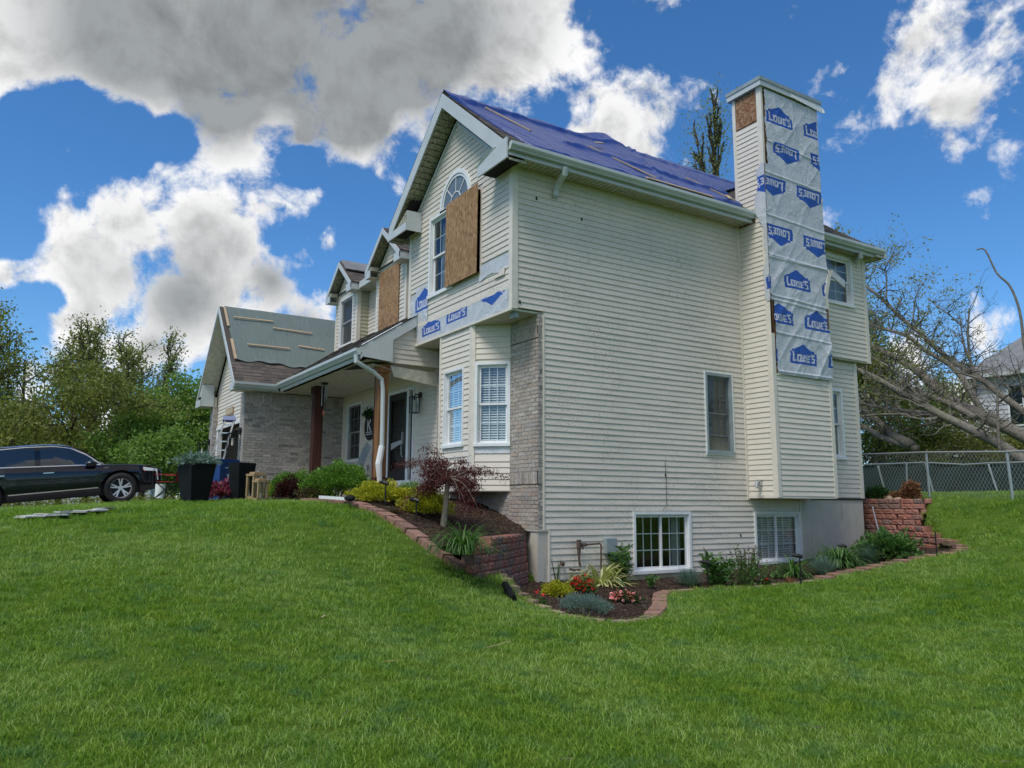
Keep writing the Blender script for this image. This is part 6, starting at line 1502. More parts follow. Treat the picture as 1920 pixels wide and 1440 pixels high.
# porch things
c = Vector((-7.15, -.62, PF)); o = empty('porch_chair', c, 'dark grey porch chair with a tall slatted back behind the boxwood', 'chair')
mb = MB()
for k in range(5): mb.prism([c+Vector((-.24+k*.10, .22, .35)), c+Vector((-.15+k*.10, .22, .35)), c+Vector((-.15+k*.10, .46, 1.0+.05*(2-abs(k-2)))), c+Vector((-.24+k*.10, .46, .99+.05*(2-abs(k-2))))], (0, .015, 0))
mb.build('backrest', M['graybox'], o, kind=None)
mb = MB(); mb.box(c.x-.26, c.x+.26, c.y-.25, c.y+.25, c.z+.36, c.z+.39); mb.build('seat', M['graybox'], o)
mb = MB()
for i in (-1, 1):
    for j in (-1, 1): mb.bar(c+Vector((.25*i, .23*j, 0)), c+Vector((.25*i, .23*j, .6)), .04, .07)
    mb.box(c.x+.22*i, c.x+.33*i, c.y-.3, c.y+.25, c.z+.58, c.z+.605)
mb.build('armrest', M['graybox'], o)
# round monogram sign with greenery
c = uY(694, 800, .07); o = empty('door_sign', c, 'round black wall sign with a white letter K and greenery on top', 'sign'); mb = MB(); n = 28
mb.prism([c+Vector((.34*math.cos(6.283*k/n), 0, .34*math.sin(6.283*k/n))) for k in range(n)], (0, -.02, 0)); mb.build('plaque', M['black_metal'], o)
mb = MB(); f = lambda a, z: c+Vector((a, -.025, z+.03))
mb.bar(f(-.10, -.14), f(-.10, .14), .045, .006, (0, -1, 0)); mb.bar(f(-.09, .0), f(.09, .14), .04, .006, (0, -1, 0)); mb.bar(f(-.04, .03), f(.10, -.14), .04, .006, (0, -1, 0))
for z in (-.17, -.22): mb.bar(f(-.2, z), f(.2, z), .018, .006, (0, -1, 0))
mb.build('letter', M['white'], o); P = np.array(c)+rng.normal(0, 1, (420, 3))*np.array([.13, .03, .05])+np.array([-.05, -.05, .34]); V, F = leaves(P, .06, .5); mesh_np('greenery', V, F, 'leaf_dark', o)
# wind chime
c = uY(609, 713, -1.25); o = empty('wind_chime', c, 'wind chime with dark tubes and an orange sail under the porch ceiling', 'wind chime'); mb = MB(); mb.tube([c+Zv*.25, c+Zv*.02], .004, 5); mb.cyl(c-Zv*.10, c-Zv*.07, .085, 14); mb.tube([c+Zv*.02, c-Zv*.08], .004, 5); mb.build('hanger', M['black_metal'], o)
for k in range(5): a = k*1.257; q = c+Vector((.06*math.cos(a), .06*math.sin(a), -.12)); MB().cyl(q, q-Zv*(.30+.05*k), .011, 8).build('tube', M['graybox'], o)
mb = MB(); mb.tube([c-Zv*.1, c-Zv*.72], .003, 5); mb.build('cord', M['black_metal'], o); MB().ellips(c-Zv*.78, .05, .012, .07, 12, 8).build('sail', simple('orange_sail', (.42, .09, .02), .5), o)
# roof debris lying on the lawn
o = empty('debris', hit(110, 966, gz), 'flat grey torn shingles and wood lying on the lawn beside the car', 'debris')
for i in range(16):
    t = i/15; q = hit(52+150*t+random.uniform(-6, 6), 974-15*t+random.uniform(-1.5, 1.5), gz); a = random.uniform(2.2, 3.4); MB().obox(q+Zv*(.03+.02*random.random()), Vector((math.cos(a), math.sin(a), random.uniform(-.05, .05)))*random.uniform(.12, .34), Vector((-math.sin(a), math.cos(a), 0))*random.uniform(.05, .12), Zv*.008).build('shingle', M[random.choice(('concrete', 'shingle_far', 'siding_far', 'shingle_far'))], o)
for k, (x, y) in enumerate([(731, 1252), (606, 1166), (935, 1219)]):
    q = hit(x, y, gz); a = random.random()*3; d = Vector((math.cos(a), math.sin(a), .15))*(.07, .03, .12, .03)[k]; 
    tag(MB().bar(q+Zv*.05-d, q+Zv*.055+d, (.03, .012, .008, .02)[k], .003).build('litter', M[('lantern_wood', 'lath', 'lath', 'white')[k]], None), ('pale dry leaf lying on the lawn in the lower middle', 'tiny pale chip on the lawn slope under the block wall', 'thin straw lying across the lawn in the centre', 'small whitish scrap on the lawn below the pink flowers')[k], 'litter')

mb = MB()
for i in range(70):
    x, y = random.uniform(1, 9.5), random.uniform(-6.5, 5)
    if inpoly(x, y, POLY_LO) or inpoly(x, y, POLY_UP) or x < 2.2: continue
    z = gz(x, y)+.045; a = random.uniform(0, 6.28); L = random.uniform(.03, .14); p = Vector((x, y, z)); d = Vector((math.cos(a), math.sin(a), random.uniform(-.1, .2))); mb.tube([p, p+d*L*.5+Vector((random.uniform(-.01, .01), 0, .004)), p+d*L], [.0025, .002, .001], 4)
tag(mb.build('lawn_twigs', M['bark_maple'], None), 'thin broken twigs scattered over the lawn', 'twigs', kind='stuff')
# ------------------------------------------------------------ fences on the right
YF1 = 10.0
fe = empty('chain_link_fence', (1.5, YF1, 1.7), 'silver chain link fence running behind the red block wall', 'fence')
P0 = uY(1610, 852.5, YF1); P1 = uY(1735, 848, YF1); P2 = uY(1886, 847, YF1); P3 = uY(1960, 846, YF1)+Vector((.0, 0, 0)); top = [Vector((-4, YF1, P0.z-.02)), P0, P1, P2, Vector((P3.x+7, YF1, P3.z))]
MB().tube(top, .021, 8).build('top_rail', M['steel'], fe)
MB().tube([P1+Vector((0, .03, .02)), uY(1742, 935, YF1)+Vector((0, .03, -.3))], .026, 10).build('post', M['steel'], fe)
MB().tube([P2+Vector((0, .03, .0)), uY(1898, 930, YF1)+Vector((0, .03, -.3))], .03, 10).build('post', M['steel'], fe)
MB().tube([uY(1716, 855, YF1+.9), uY(1756, 925, YF1+.9)], .018, 8)
def wire(name, xa, xb, ya, z_low, z_top, parent, sp=.075, th=.0040, mat='wire'):
    V = []; F = []; h = 1.25
    x = xa-1.3
    while x < xb:
        for s in (1, -1):
            pts = []
            x0 = x if s == 1 else x+.62
            a0, a1 = x0, x0+s*.62
            N = 10
            for k in range(N+1):
                t = k/N; xx = a0+(a1-a0)*t; 
                if xx < xa or xx > xb: continue
                zl, zt = z_low(xx), z_top(xx); pts.append((xx, ya+(.004 if k % 2 else -.004)*s, zl+(zt-zl)*t))
            for p, q in zip(pts, pts[1:]):
                d = Vector(q)-Vector(p); r = Vector((d.z, 0, -d.x)).normalized()*th/2; i = len(V); V += [Vector(p)+r, Vector(p)-r, Vector(q)-r, Vector(q)+r]; F.append((i, i+1, i+2, i+3))
        x += sp
    return mesh_np(name, [tuple(v) for v in V], F, mat, parent, kind='stuff')
zt1 = lambda x: float(np.interp(x, [-4, P0.x, P1.x, P2.x, P3.x+3], [P0.z-.02, P0.z, P1.z, P2.z, P3.z]))
wire('wire_mesh', -3.5, 10.0, YF1-.03, lambda x: zt1(x)-1.14, zt1, fe)
YF2 = 16.
f2_ = empty('chain_link_fence', (-3, YF2, 2.0), 'chain link fence with dark green privacy screen and leaning braces', 'fence')
tp2 = [uY(1560, 872, YF2), uY(1617, 871, YF2), uY(1668, 869.5, YF2), uY(1733, 867, YF2), uY(1808, 871, YF2), uY(1860, 868, YF2), uY(1990, 865, YF2)]
MB().tube(tp2, .022, 8).build('top_rail', M['steel'], f2_)
for x0, y0, x1, y1 in ((1646, 873, 1660, 922), (1735, 868, 1751, 926), (1853, 870, 1873, 930), (1700, 869, 1702, 926)): MB().tube([uY(x0, y0, YF2-.08), uY(x1, y1, YF2-.08)], .03, 8).build('post', M['steel'], f2_)
vs = []; fs = []; N = 90
for i in range(N+1):
    x = tp2[0].x+(tp2[-1].x-tp2[0].x)*i/N; zt = float(np.interp(x, [p.x for p in tp2], [p.z for p in tp2]))-.03
    for j in range(5): z = zt-(zt-2.0)*j/4; vs.append((x, YF2+.02+.03*math.sin(x*5+j), z))
for i in range(N):
    for j in range(4): a = i*5+j; fs.append((a, a+1, a+6, a+5))
MB().add(vs, fs).build('privacy_screen', M['hedge_screen'], f2_, smooth=True)
zt2 = lambda x: float(np.interp(x, [p.x for p in tp2], [p.z for p in tp2]))
# things on top of the tall block wall
p = uY(1646, 937, 9.75); bush('ornamental_grass', p, (.30, .25, .24), 'leaf_dark', 2200, .05, 'small dark green mound behind the fence at the house corner', 'shrub')
p = uY(1709, 938, 9.8); o = bush('dry_shrub', p, (.20, .2, .34), 'dry', 3800, .045, 'rusty brown dried rounded shrub standing behind the fence mesh', 'shrub', lump=.15)
p = uY(1682, 938, 9.8); bush('dry_shrub', p, (.24, .2, .15), 'dry', 1800, .04, 'low rusty brown dried clump between the rocks and the tall brown shrub', 'shrub', lump=.2)
for i, (x, y, r, l) in enumerate([(1668, 938, .10, 'pale tan rock on the block wall at the foot of the dark mound'), (1684, 940, .09, 'rounded tan rock below the low brown clump')]):
    tag(MB().ellips(uY(x, y-3, 9.65), r*1.3, r, r*.7, 12, 8, fn=lambda v: v*(1+.25*mnoise.noise(v*8))).build('rock', M['rock'], None, smooth=True), l, 'rock')
tag(MB().bar(uX(1620, 950, .25)+Vector((0, .3, 0)), uX(1633, 1002, .45)+Vector((0, .3, 0)), .02, .015).build('wooden_stake', M['steel'], None), 'thin grey rod leaning on the tall block wall by the foundation corner', 'rod')

# ------------------------------------------------------------ trees
def grow(p, d, L, r, lvl, cfg, segs, tips, rnd_):
    n = cfg['seg'][lvl] if lvl < len(cfg['seg']) else 3; pts = [Vector(p)]; dirs = []; rr = [r]; dd = Vector(d)
    for k in range(n):
        dd = (dd+Vector((rnd_.gauss(0, 1), rnd_.gauss(0, 1), rnd_.gauss(0, .7)))*cfg['wig']+Vector((0, 0, cfg['up'][min(lvl, len(cfg['up'])-1)]))).normalized(); pts.append(pts[-1]+dd*L/n); dirs.append(dd.copy()); rr.append(r*(1-(k+1)/n*(.72 if lvl < cfg['lv'] else .85)))
    segs.append((pts, rr, lvl))
    if lvl >= cfg['lv']:
        for k in range(1, len(pts)): tips.append((pts[k], dirs[k-1]))
        return
    nb_ = cfg['nb'][lvl]
    for i in range(nb_):
        t = cfg['t0'][lvl]+(1-cfg['t0'][lvl])*(i+rnd_.random()*.8)/nb_; k = min(int(t*n), n-1); q = pts[k].lerp(pts[k+1], t*n-k); a = rnd_.uniform(0, 6.283); base = dirs[k]; o = base.orthogonal().normalized(); o2 = base.cross(o); sp = R(cfg['ang'][lvl]*rnd_.uniform(.7, 1.25))
        nd = (base*math.cos(sp)+(o*math.cos(a)+o2*math.sin(a))*math.sin(sp)).normalized(); grow(q, nd, L*cfg['len'][lvl]*rnd_.uniform(.7, 1.15)*(1.15-.5*t), max(rr[k]*.55, .006), lvl+1, cfg, segs, tips, rnd_)
CF = {'broad': dict(seg=[7,5,4,3], wig=.12, up=[.04,.04,.02,0], lv=3, nb=[9,7,6], t0=[.25,.2,.2], ang=[48,45,45], len=[.62,.5,.45]),
      'tall': dict(seg=[8,5,4,3], wig=.06, up=[.05,.12,.06,0], lv=3, nb=[12,5,5], t0=[.40,.25,.2], ang=[26,34,40], len=[.36,.42,.45]),
      'bright': dict(seg=[6,5,4,3], wig=.12, up=[.05,.06,.03,0], lv=3, nb=[11,7,6], t0=[.12,.15,.2], ang=[52,48,45], len=[.58,.5,.45])}
def tree(name, base, height, kind, mat, leaf, per, label, width=None, seed=0, spread=.28, group=None, bark='bark', rad=None, aspect=.55, cat='tree', flat=0., lean=(0, 0)):
    rn = random.Random(seed); cfg = CF[kind]; segs = []; tips = []; base = Vector(base)
    grow(Vector((0, 0, 0)), Vector((lean[0], lean[1], 1)).normalized(), 1., .022, 0, cfg, segs, tips, rn)
    allp = np.array([p for s in segs for p in s[0]]); zmax = np.percentile(allp[:, 2], 99.7); wx = np.percentile(np.abs(allp[:, :2]), 97)
    sz = height/zmax; sx = sz if width is None else (width/2)/wx; S = np.array([sx, sx, sz])
    o = empty(name, base, label, cat, group); mt = MB(); mb = MB()
    for pts, rr, lvl in segs:
        P = [base+Vector(np.array(p)*S) for p in pts]; R_ = [max(r*sz*(1.0 if rad is None else rad), .008) for r in rr]
        if lvl == 0: P[0] = P[0]-Vector((0, 0, .4)); mt.tube(P, R_, 8)
        elif lvl < 3: mb.tube(P, R_, 5 if lvl == 1 else 3, cap=False)
        elif per < 9: mb.tube(P, [max(r*.6, .006) for r in R_], 3, cap=False)
    mt.build('trunk', M[bark], o); mb.build('branch', M[bark], o, kind='stuff')
    T = np.array([t[0] for t in tips])*S+np.array(base); Dn = np.array([t[1] for t in tips]); P = np.repeat(T, per, 0)+rng.normal(0, spread, (len(T)*per, 3))*np.array([1, 1, .6 if flat else .8]); V, F = leaves(P, leaf, aspect, np.repeat(Dn, per, 0)*.6+np.array([0, 0, -.2]), flat=flat); mesh_np('crown', V, F, mat, o); return o
def tpx(px, top, D): 
    b = uD(px, 920, D); b.z = gz(b.x, b.y) if D < 55 else 1.2; t = uD(px, top, D); return b, t.z-b.z
def T(px, top, D, wpx, kind, mat, leaf, per, label, seed, spread=.3, **kw):
    b, h = tpx(px, top, D); return tree(kw.pop('name', 'deciduous_tree'), b, h, kind, mat, leaf, per, label, width=wpx/FPX*D, seed=seed, spread=spread, group=kw.pop('group', 'trees beyond the driveway'), **kw)
T(30, 572, 47, 175, 'broad', 'leaf_olive', .17, 5, 'tallest dense olive tree towering over the rear of the car', 1, .34)
T(-60, 600, 44, 220, 'broad', 'leaf_olive', .17, 4, 'olive tree only half shown beyond the rear of the car', 2, .34)
T(108, 600, 50, 120, 'tall', 'leaf_olive', .15, 4, 'olive tree with upright limbs beside the tallest olive tree', 3, .3)
T(105, 690, 37, 330, 'broad', 'leaf_olive', .14, 8, 'wide spreading olive tree directly behind the car', 4, .36, flat=.6)
T(35, 740, 34, 230, 'broad', 'leaf_olive', .14, 6, 'low spreading olive tree above the rear of the car roof', 5, .34, flat=.6)
T(165, 596, 50, 84, 'tall', 'leaf_spring', .14, 3, 'thin open crowned tree between the upright olive tree and the slender pair', 6, .22)
T(222, 613, 47, 80, 'tall', 'leaf_spring', .14, 2, 'slender half leafed tree, farther from the garage of the pair', 7, .22)
T(262, 618, 47, 80, 'tall', 'leaf_spring', .14, 2, 'last slender half leafed tree before the garage gable', 8, .22)
T(196, 660, 42, 150, 'broad', 'leaf_olive', .15, 8, 'olive tree under the slender half leafed trees', 9, .3, flat=.5)
T(300, 730, 39, 120, 'bright', 'leaf_bright', .15, 12, 'bright green bushy tree above the bonnet of the car', 10, .26)
T(350, 706, 36, 120, 'bright', 'leaf_bright', .15, 12, 'bright green tree just beside the garage gable', 11, .26)
T(240, 770, 34, 150, 'bright', 'leaf_bright', .13, 10, 'low bright green tree above the windscreen of the car', 12, .24)
T(390, 700, 42, 110, 'bright', 'leaf_bright', .15, 8, 'bright green tree hidden mostly behind the garage gable', 13, .26)
T(150, 800, 40, 240, 'bright', 'leaf_olive', .15, 10, 'low olive undergrowth tree behind the car roof', 14, .3)
T(310, 815, 31, 150, 'bright', 'leaf_bright', .12, 11, 'low bright green bush over the front wheel of the car', 15, .22)
# right hand side
T(1380, 193, 42, 135, 'tall', 'leaf_spring', .12, 5, 'tall thin open tree standing behind the roof by the chimney', 20, .42, group='trees behind the house')
T(1590, 430, 40, 90, 'tall', 'leaf_spring', .13, 3, 'sparse treetop peeking over the rear eave', 21, .22, group='trees behind the house')
T(1655, 545, 36, 95, 'tall', 'leaf_spring', .13, 7, 'leafy tree standing close beside the rear corner of the house', 22, .26, group='trees behind the house')
T(1610, 640, 34, 170, 'bright', 'leaf_olive', .13, 7, 'olive tree behind the fallen trunks next to the house corner', 23, .26, group='trees behind the house')
T(1700, 740, 38, 150, 'bright', 'leaf_bright', .12, 6, 'green tree behind the middle of the fallen trunks', 24, .24, group='trees behind the house')
T(1790, 690, 52, 120, 'bright', 'leaf_spring', .17, 5, 'pale leafed tree glowing beyond the fallen trunks', 25, .3, group='trees behind the house')
T(1775, 790, 38, 260, 'bright', 'leaf_olive', .11, 6, 'low olive scrub above the green fence screen', 26, .2, group='trees behind the house')
T(1890, 812, 34, 190, 'bright', 'leaf_olive', .10, 6, 'low scrubby olive bush below the white house beyond the fence', 27, .2, group='trees behind the house')
T(1640, 790, 36, 190, 'bright', 'leaf_olive', .10, 6, 'low dark evergreen between the house corner and the fence', 28, .2, group='trees behind the house')
# unseen trees added to the east to darken the side window reflections
for i, (x, y, h, wd) in enumerate(((20, 27, 12, 11), (31, 24, 14, 13), (16, 38, 15, 12), (42, 6, 13, 14))):
    tree('deciduous_tree', (x, y, gz(x, y)), h, 'broad', 'leaf_olive', .22, 7, ('broad olive tree of the east garden, first of the row', 'wide olive tree of the east garden, second of the row', 'tall olive tree at the back of the east garden', 'olive tree across the lawn to the east')[i], width=wd, seed=50+i, spread=.4, group='trees of the east garden')
# distant wood
PP = []
for i in range(15000):
    a = random.uniform(R(10), R(190)) if i % 2 else random.uniform(0, 6.283); D = random.uniform(85, 125); h = (5.5+2.5*mnoise.noise(Vector((a*9, 0, 3)))+1.5*mnoise.noise(Vector((a*40, 0, 1))))*(D/100); PP.append((CAM[0]+math.cos(a)*D, CAM[1]+math.sin(a)*D, 0+random.random()**.7*h))
V, F = leaves(np.array(PP), 1.3, .8); tag(mesh_np('distant_wood', V, F, 'leaf_olive'), 'distant wood closing the horizon all round the garden', 'wood', kind='stuff')

# ------------------------------------------------------------ the fallen tree
ft = empty('fallen_tree', uY(1900, 850, 27), 'huge uprooted tree lying across the garden behind the fence with bare limbs', 'tree')
def limb(px, D0, D1, r0, r1, name='limb', n=8, sub_=0):
    pts = [uD(x, y, D0+(D1-D0)*i/(len(px)-1)) for i, (x, y) in enumerate(px)]; S = smooth_poly([tuple(p) for p in pts], 4); N = len(S); rr = []
    for i in range(N): t = i/(N-1); rr.append(.78*(r0+(r1-r0)*t)/FPX*(D0+(D1-D0)*t)*(1+.08*mnoise.noise(Vector((i*.7, r0, 0)))))
    mb = MB(); mb.tube(S, rr, n); mb.build(name, M['bark_fallen'], ft, smooth=True); return S, rr
LB = []
LB.append(limb([(2010,870),(1920,818),(1833,776),(1797,758),(1753,725),(1717,693),(1688,675),(1652,657),(1612,636)], 30, 33, 15, 4.5, 'trunk', 12))
LB.append(limb([(2010,905),(1920,862),(1869,830),(1811,801),(1753,772),(1717,750),(1670,725),(1634,704),(1600,690)], 28, 30, 12, 4.5, 'trunk', 12))
LB.append(limb([(1960,800),(1920,772),(1876,740),(1840,711),(1804,689),(1768,664),(1724,624),(1688,595),(1652,559),(1618,532)], 31, 34, 8, 3))
LB.append(limb([(1850,790),(1815,725),(1782,685),(1735,657),(1703,631),(1659,617),(1618,604)], 31, 34, 7, 2.5))
LB.append(limb([(1830,785),(1782,758),(1735,740),(1700,725),(1668,712)], 30, 31, 8, 5))
LB.append(limb([(1755,777),(1690,771),(1640,762),(1605,752)], 29.5, 31, 6, 3.5))
LB.append(limb([(1755,779),(1680,777),(1640,778),(1605,782)], 29.5, 29, 4, 2))
LB.append(limb([(1710,835),(1670,812),(1640,785),(1608,756)], 30, 33, 11, 6))
LB.append(limb([(1720,842),(1660,822),(1625,803),(1603,795)], 30, 33, 8, 5))
LB.append(limb([(1925,660),(1920,646),(1912,584),(1894,537),(1869,512),(1847,469),(1831,469)], 31, 31, 3.4, 1.3)); BARE = len(LB)
LB.append(limb([(1829,752),(1826,700),(1818,671),(1815,620),(1818,578)], 32, 32, 4.2, 1.6))
LB.append(limb([(1818,676),(1806,640),(1800,596)], 32, 32, 2.6, 1.2)); LB.append(limb([(1700,640),(1712,598),(1716,560),(1730,532)], 33, 33, 2.2, .8)); LB.append(limb([(1662,566),(1662,520),(1658,508),(1640,500)], 33, 33, 2.0, .8)); LB.append(limb([(1658,508),(1668,488),(1684,474)], 33, 33, 1.6, .6))
LB.append(limb([(1802,610),(1782,592),(1758,575),(1740,560)], 32, 32, 2., .7)); LB.append(limb([(1875,850),(1871,790),(1870,730),(1868,725)], 28, 28, 3.2, 2)); LB.append(limb([(1896,735),(1880,715),(1868,702)], 30, 30, 3, 1.6)); LB.append(limb([(1920,745),(1912,710),(1905,697)], 30, 30, 3, 1.8))
LB.append(limb([(1750,772),(1715,735),(1670,690),(1628,668)], 29.8, 31, 4, 1.8)); LB.append(limb([(1790,775),(1760,790),(1720,800),(1680,812)], 31, 32, 5, 2.5)); LB.append(limb([(1840,712),(1815,703),(1790,698),(1776,699)], 30, 30, 2.6, 1.2)); LB.append(limb([(1745,640),(1728,632),(1712,626)], 32.5, 32.5, 2.2, 1))
mb = MB(); PP = []; rn = random.Random(3)
for li, (S, rr) in enumerate(LB):
    N = len(S)
    if li == BARE-1: continue
    for k in range(int(N*1.3)):
        i = rn.randrange(N//4, N); q = Vector(S[i]); d = Vector((rn.gauss(0, 1), rn.gauss(0, .6), rn.uniform(.0, 1.3))).normalized(); L = rn.uniform(.5, 2.0); pts = [q]; r0 = min(rr[i]*.5, .03)
        for s in range(6): d = (d+Vector((rn.gauss(0, .22), rn.gauss(0, .2), rn.gauss(0, .2)+.03))).normalized(); pts.append(pts[-1]+d*L/6)
        mb.tube(pts, [r0*(1-s/7) for s in range(7)], 3, cap=False)
        for s in (2, 3, 4, 5):
            e = Vector((rn.gauss(0, 1), rn.gauss(0, .6), rn.gauss(0, .8))).normalized(); l2 = rn.uniform(.2, .6); p2 = [pts[s]+(e+Vector((rn.gauss(0, .2), rn.gauss(0, .2), rn.gauss(0, .2)+.1)))*l2*u/3 for u in range(4)]; p2[0] = pts[s]; mb.tube(p2, [r0*.45, r0*.35, r0*.25, .003], 3, cap=False)
            if rn.random() < .6 and q.x < uD(1760, 700, 31).x:
                for _ in range(5): PP.append(np.array(p2[-1])+rng.normal(0, .14, 3))
mb.build('twig', M['bark_fallen'], ft, kind='stuff')
V, F = leaves(np.array(PP), .12, .5); mesh_np('foliage', V, F, 'leaf_spring', ft)

# ------------------------------------------------------------ neighbouring houses
def far_house(label, base, w, d, h, rh, ang, wins=(), roofm='shingle_far', wallm='siding_far'):
    base = Vector(base); o = empty('neighbour_house', base, label, 'house'); ax = Vector((math.cos(ang), math.sin(ang), 0)); ay = Vector((-math.sin(ang), math.cos(ang), 0)); P = lambda a, b, z: base+ax*a+ay*b+Zv*z
    mb = MB()
    k = 0; z = 0
    fr = Fr(base-ax*w/2-ay*d/2, ax, -ay); fr2 = Fr(base+ax*w/2-ay*d/2, ay, ax)
    for f, L in ((fr, w), (fr2, d)):
        z = 0
        while z < h: mb.add([f.P(0, .0, z+.2), f.P(L, .0, z+.2), f.P(0, .02, z), f.P(L, .02, z)], [(0, 2, 3, 1)]); z += .2
    mb.build('siding_panel_rows', M[wallm], o, kind='stuff')
    mb = MB(); mb.obox(base+Zv*(h/2-.5), ax*(w/2-.01), ay*(d/2-.01), Zv*(h/2+.5)); mb.build('wall', M[wallm], o)
    e = .45; mb = MB(); a, b, c_, dd = P(-w/2-e, -d/2-e, h), P(w/2+e, -d/2-e, h), P(w/2+e, d/2+e, h), P(-w/2-e, d/2+e, h); r1, r2 = P(-w/2+min(w, d)*.42, 0, h+rh), P(w/2-min(w, d)*.42, 0, h+rh); mb.face([a, b, r2, r1]); mb.face([b, c_, r2]); mb.face([c_, dd, r1, r2]); mb.face([dd, a, r1]); mb.face([a, dd, c_, b]); mb.build('roof', M[roofm], o)
    mb = MB(); mb.bar(a-Zv*.06, b-Zv*.06, .05, .16); mb.bar(b-Zv*.06, c_-Zv*.06, .05, .16); mb.build('fascia', M['trim'], o)
    for f, a0, a1, z0, z1 in wins:
        F_ = fr if f == 0 else fr2; m1 = MB(); F_.box(m1, a0-.08, a1+.08, .02, .06, z0-.08, z1+.08); w_ = m1.build('window', M['white'], o); m2 = MB(); F_.box(m2, a0, a1, .06, .075, z0, z1); m2.build('pane', M['car_glass'], w_); m3 = MB(); F_.box(m3, (a0+a1)/2-.02, (a0+a1)/2+.02, .076, .09, z0, z1); F_.box(m3, a0, a1, .076, .09, (z0+z1)/2-.02, (z0+z1)/2+.02); m3.build('muntin', M['white'], w_)
    return o
c = uD(1905, 850, 42); far_house('white sided two storey house beyond the fallen tree', (c.x+3.3, c.y+3.2, 1.9), 9.5, 8, 5.6, 3.6, .10, [(0, 1.5, 2.6, 3.3, 5.0), (0, 4.2, 5.3, 3.3, 5.0), (0, 1.5, 2.6, .8, 2.2)])
c = uD(1785, 850, 48); far_house('low grey garage wing of the neighbour seen under the fallen trunks', (c.x, c.y+2, 1.9), 8, 6, 2.4, 2.0, .10, [(0, 5, 6, .8, 1.8)])
c = uD(160, 850, 70); far_house('far grey roofed house glimpsed through the trees over the car', (c.x, c.y, 1.0), 10, 8, 3.2, 2.0, 1.4, [(0, 2, 3, 1, 2.2), (1, 2, 3, 1, 2.2)])
c = uD(48, 850, 36); o = empty('yard_lamp', (c.x, c.y, gz(c.x, c.y)), 'white lamp head on a thin post in front of the trees behind the car', 'lamp'); zl = uD(48, 833, 36).z; b = Vector((c.x, c.y, gz(c.x, c.y))); MB().cyl(b, Vector((b.x, b.y, zl)), .04, 8).build('pole', M['black_metal'], o); MB().prism([Vector((b.x, b.y, zl))+Vector((.18*math.cos(k*1.571+.78), .18*math.sin(k*1.571+.78), 0)) for k in range(4)], (0, 0, .28)).build('lamp_head', M['white'], o)
# low planting along the far side of the driveway
PP = np.column_stack([rng.uniform(-15.2, -14.3, 5000), rng.uniform(-12, -3, 5000), rng.uniform(0, .30, 5000)]); PP[:, 2] += ground(PP[:, 0], PP[:, 1]); V, F = leaves(PP, .08, .5); tag(mesh_np('ground_cover', V, F, 'leaf_olive'), 'brownish low ground cover along the far side of the driveway', 'ground cover', kind='stuff')
# ------------------------------------------------------------ the car (local frame: x forward, y left, z up)
car = empty('parked_car', (0, 0, 0), 'glossy black sport utility vehicle parked on the driveway with its front towards the garage', 'car')
LEN, WID = 4.82, 1.90; RW = .385; XF, XR = 1.42, -1.44      # wheel centres
# body side outline (x, z), nose to the right
belt = [(-2.36,.98),(-2.30,1.10),(-1.2,1.11),(0,1.06),(.9,1.03),(1.05,1.02)]
LZ = lambda z: z if z < .4 else .4+(z-.4)*.93
def zbelt(x): return LZ(float(np.interp(x, [-2.4,-1.2,0,1.0,1.6,2.1,2.33,2.41], [1.08,1.11,1.065,1.03,1.00,.945,.86,.74])))
def ztop(x): return LZ(float(np.interp(x, [-2.42,-2.36,-2.1,-1.7,-1.2,-.6,0,.35,.7,1.02,1.3,1.7,2.1,2.33,2.41], [.92,1.16,1.42,1.58,1.645,1.68,1.67,1.60,1.40,1.115,1.075,1.04,.975,.89,.74])))
def zbot(x):
    z = float(np.interp(x, [-2.42,-2.2,-1.9,1.9,2.25,2.41], [.52,.36,.27,.26,.30,.50])); 
    for xc in (XF, XR):
        dx = x-xc; ra = RW+.065
        if abs(dx) < ra: z = max(z, RW+math.sqrt(ra*ra-dx*dx)-.005)
    return z
def wbody(x): return .95*float(np.interp(x, [-2.42,-2.3,-1.9,-1,1.2,1.9,2.2,2.35,2.41], [.80,.90,.975,1,1,.965,.88,.74,.58]))
xs = sorted(set([round(v, 3) for v in np.linspace(-2.42, 2.41, 70)]+[round(XF+s*(RW+.065)*math.cos(a), 3) for s in (1,) for a in np.linspace(0, math.pi, 17)]+[round(XR+(RW+.065)*math.cos(a), 3) for a in np.linspace(0, math.pi, 17)]))
NV = 15; vs = []; fs = []
def side_w(x, z):   # half width at height z on the body side
    zb, zt_ = zbelt(x), ztop(x); w0 = wbody(x)
    if z <= zb:
        t = (z-.26)/max(zb-.26, .01); return w0*(1-.055*max(0, (.35-t)/.35)**1.5*1.0-.035*max(0, (t-.72)/.28)**1.6+.006*math.exp(-((t-.78)/.05)**2)) 
    if x < 1.06: t = (z-zb)/max(zt_-zb, .05); cap = 1-.10*t; return w0*(.965-.215*min(t, 1)**1.15-.09*max(0, t-.85)/.15)
    t = (z-zb)/max(zt_-zb, .02); return w0*(.965-.5*min(1, t)**1.2)
rows = []
for x in xs:
    zb0, zb, zt_ = zbot(x), zbelt(x), ztop(x); zb0 = min(zb0, zb-.02)
    zz = [zb0+(zb-zb0)*k/8 for k in range(9)]+[zb+(zt_-zb)*k/6 for k in range(1, 7)]
    rows.append([(x, side_w(x, z), z) for z in zz]+[(x, side_w(x, zt_)*f, zt_+h) for f, h in ((.8, .012), (.4, .022), (0, .026))])
m_ = len(rows[0]); 
for sgn in (1, -1):
    i0 = len(vs)
    for r in rows: vs += [(x, y*sgn, z) for x, y, z in r]
    for i in range(len(rows)-1):
        for j in range(m_-1):
            a = i0+i*m_+j; q = (a, a+m_, a+m_+1, a+1) if sgn == -1 else (a, a+1, a+m_+1, a+m_); fs.append(q)
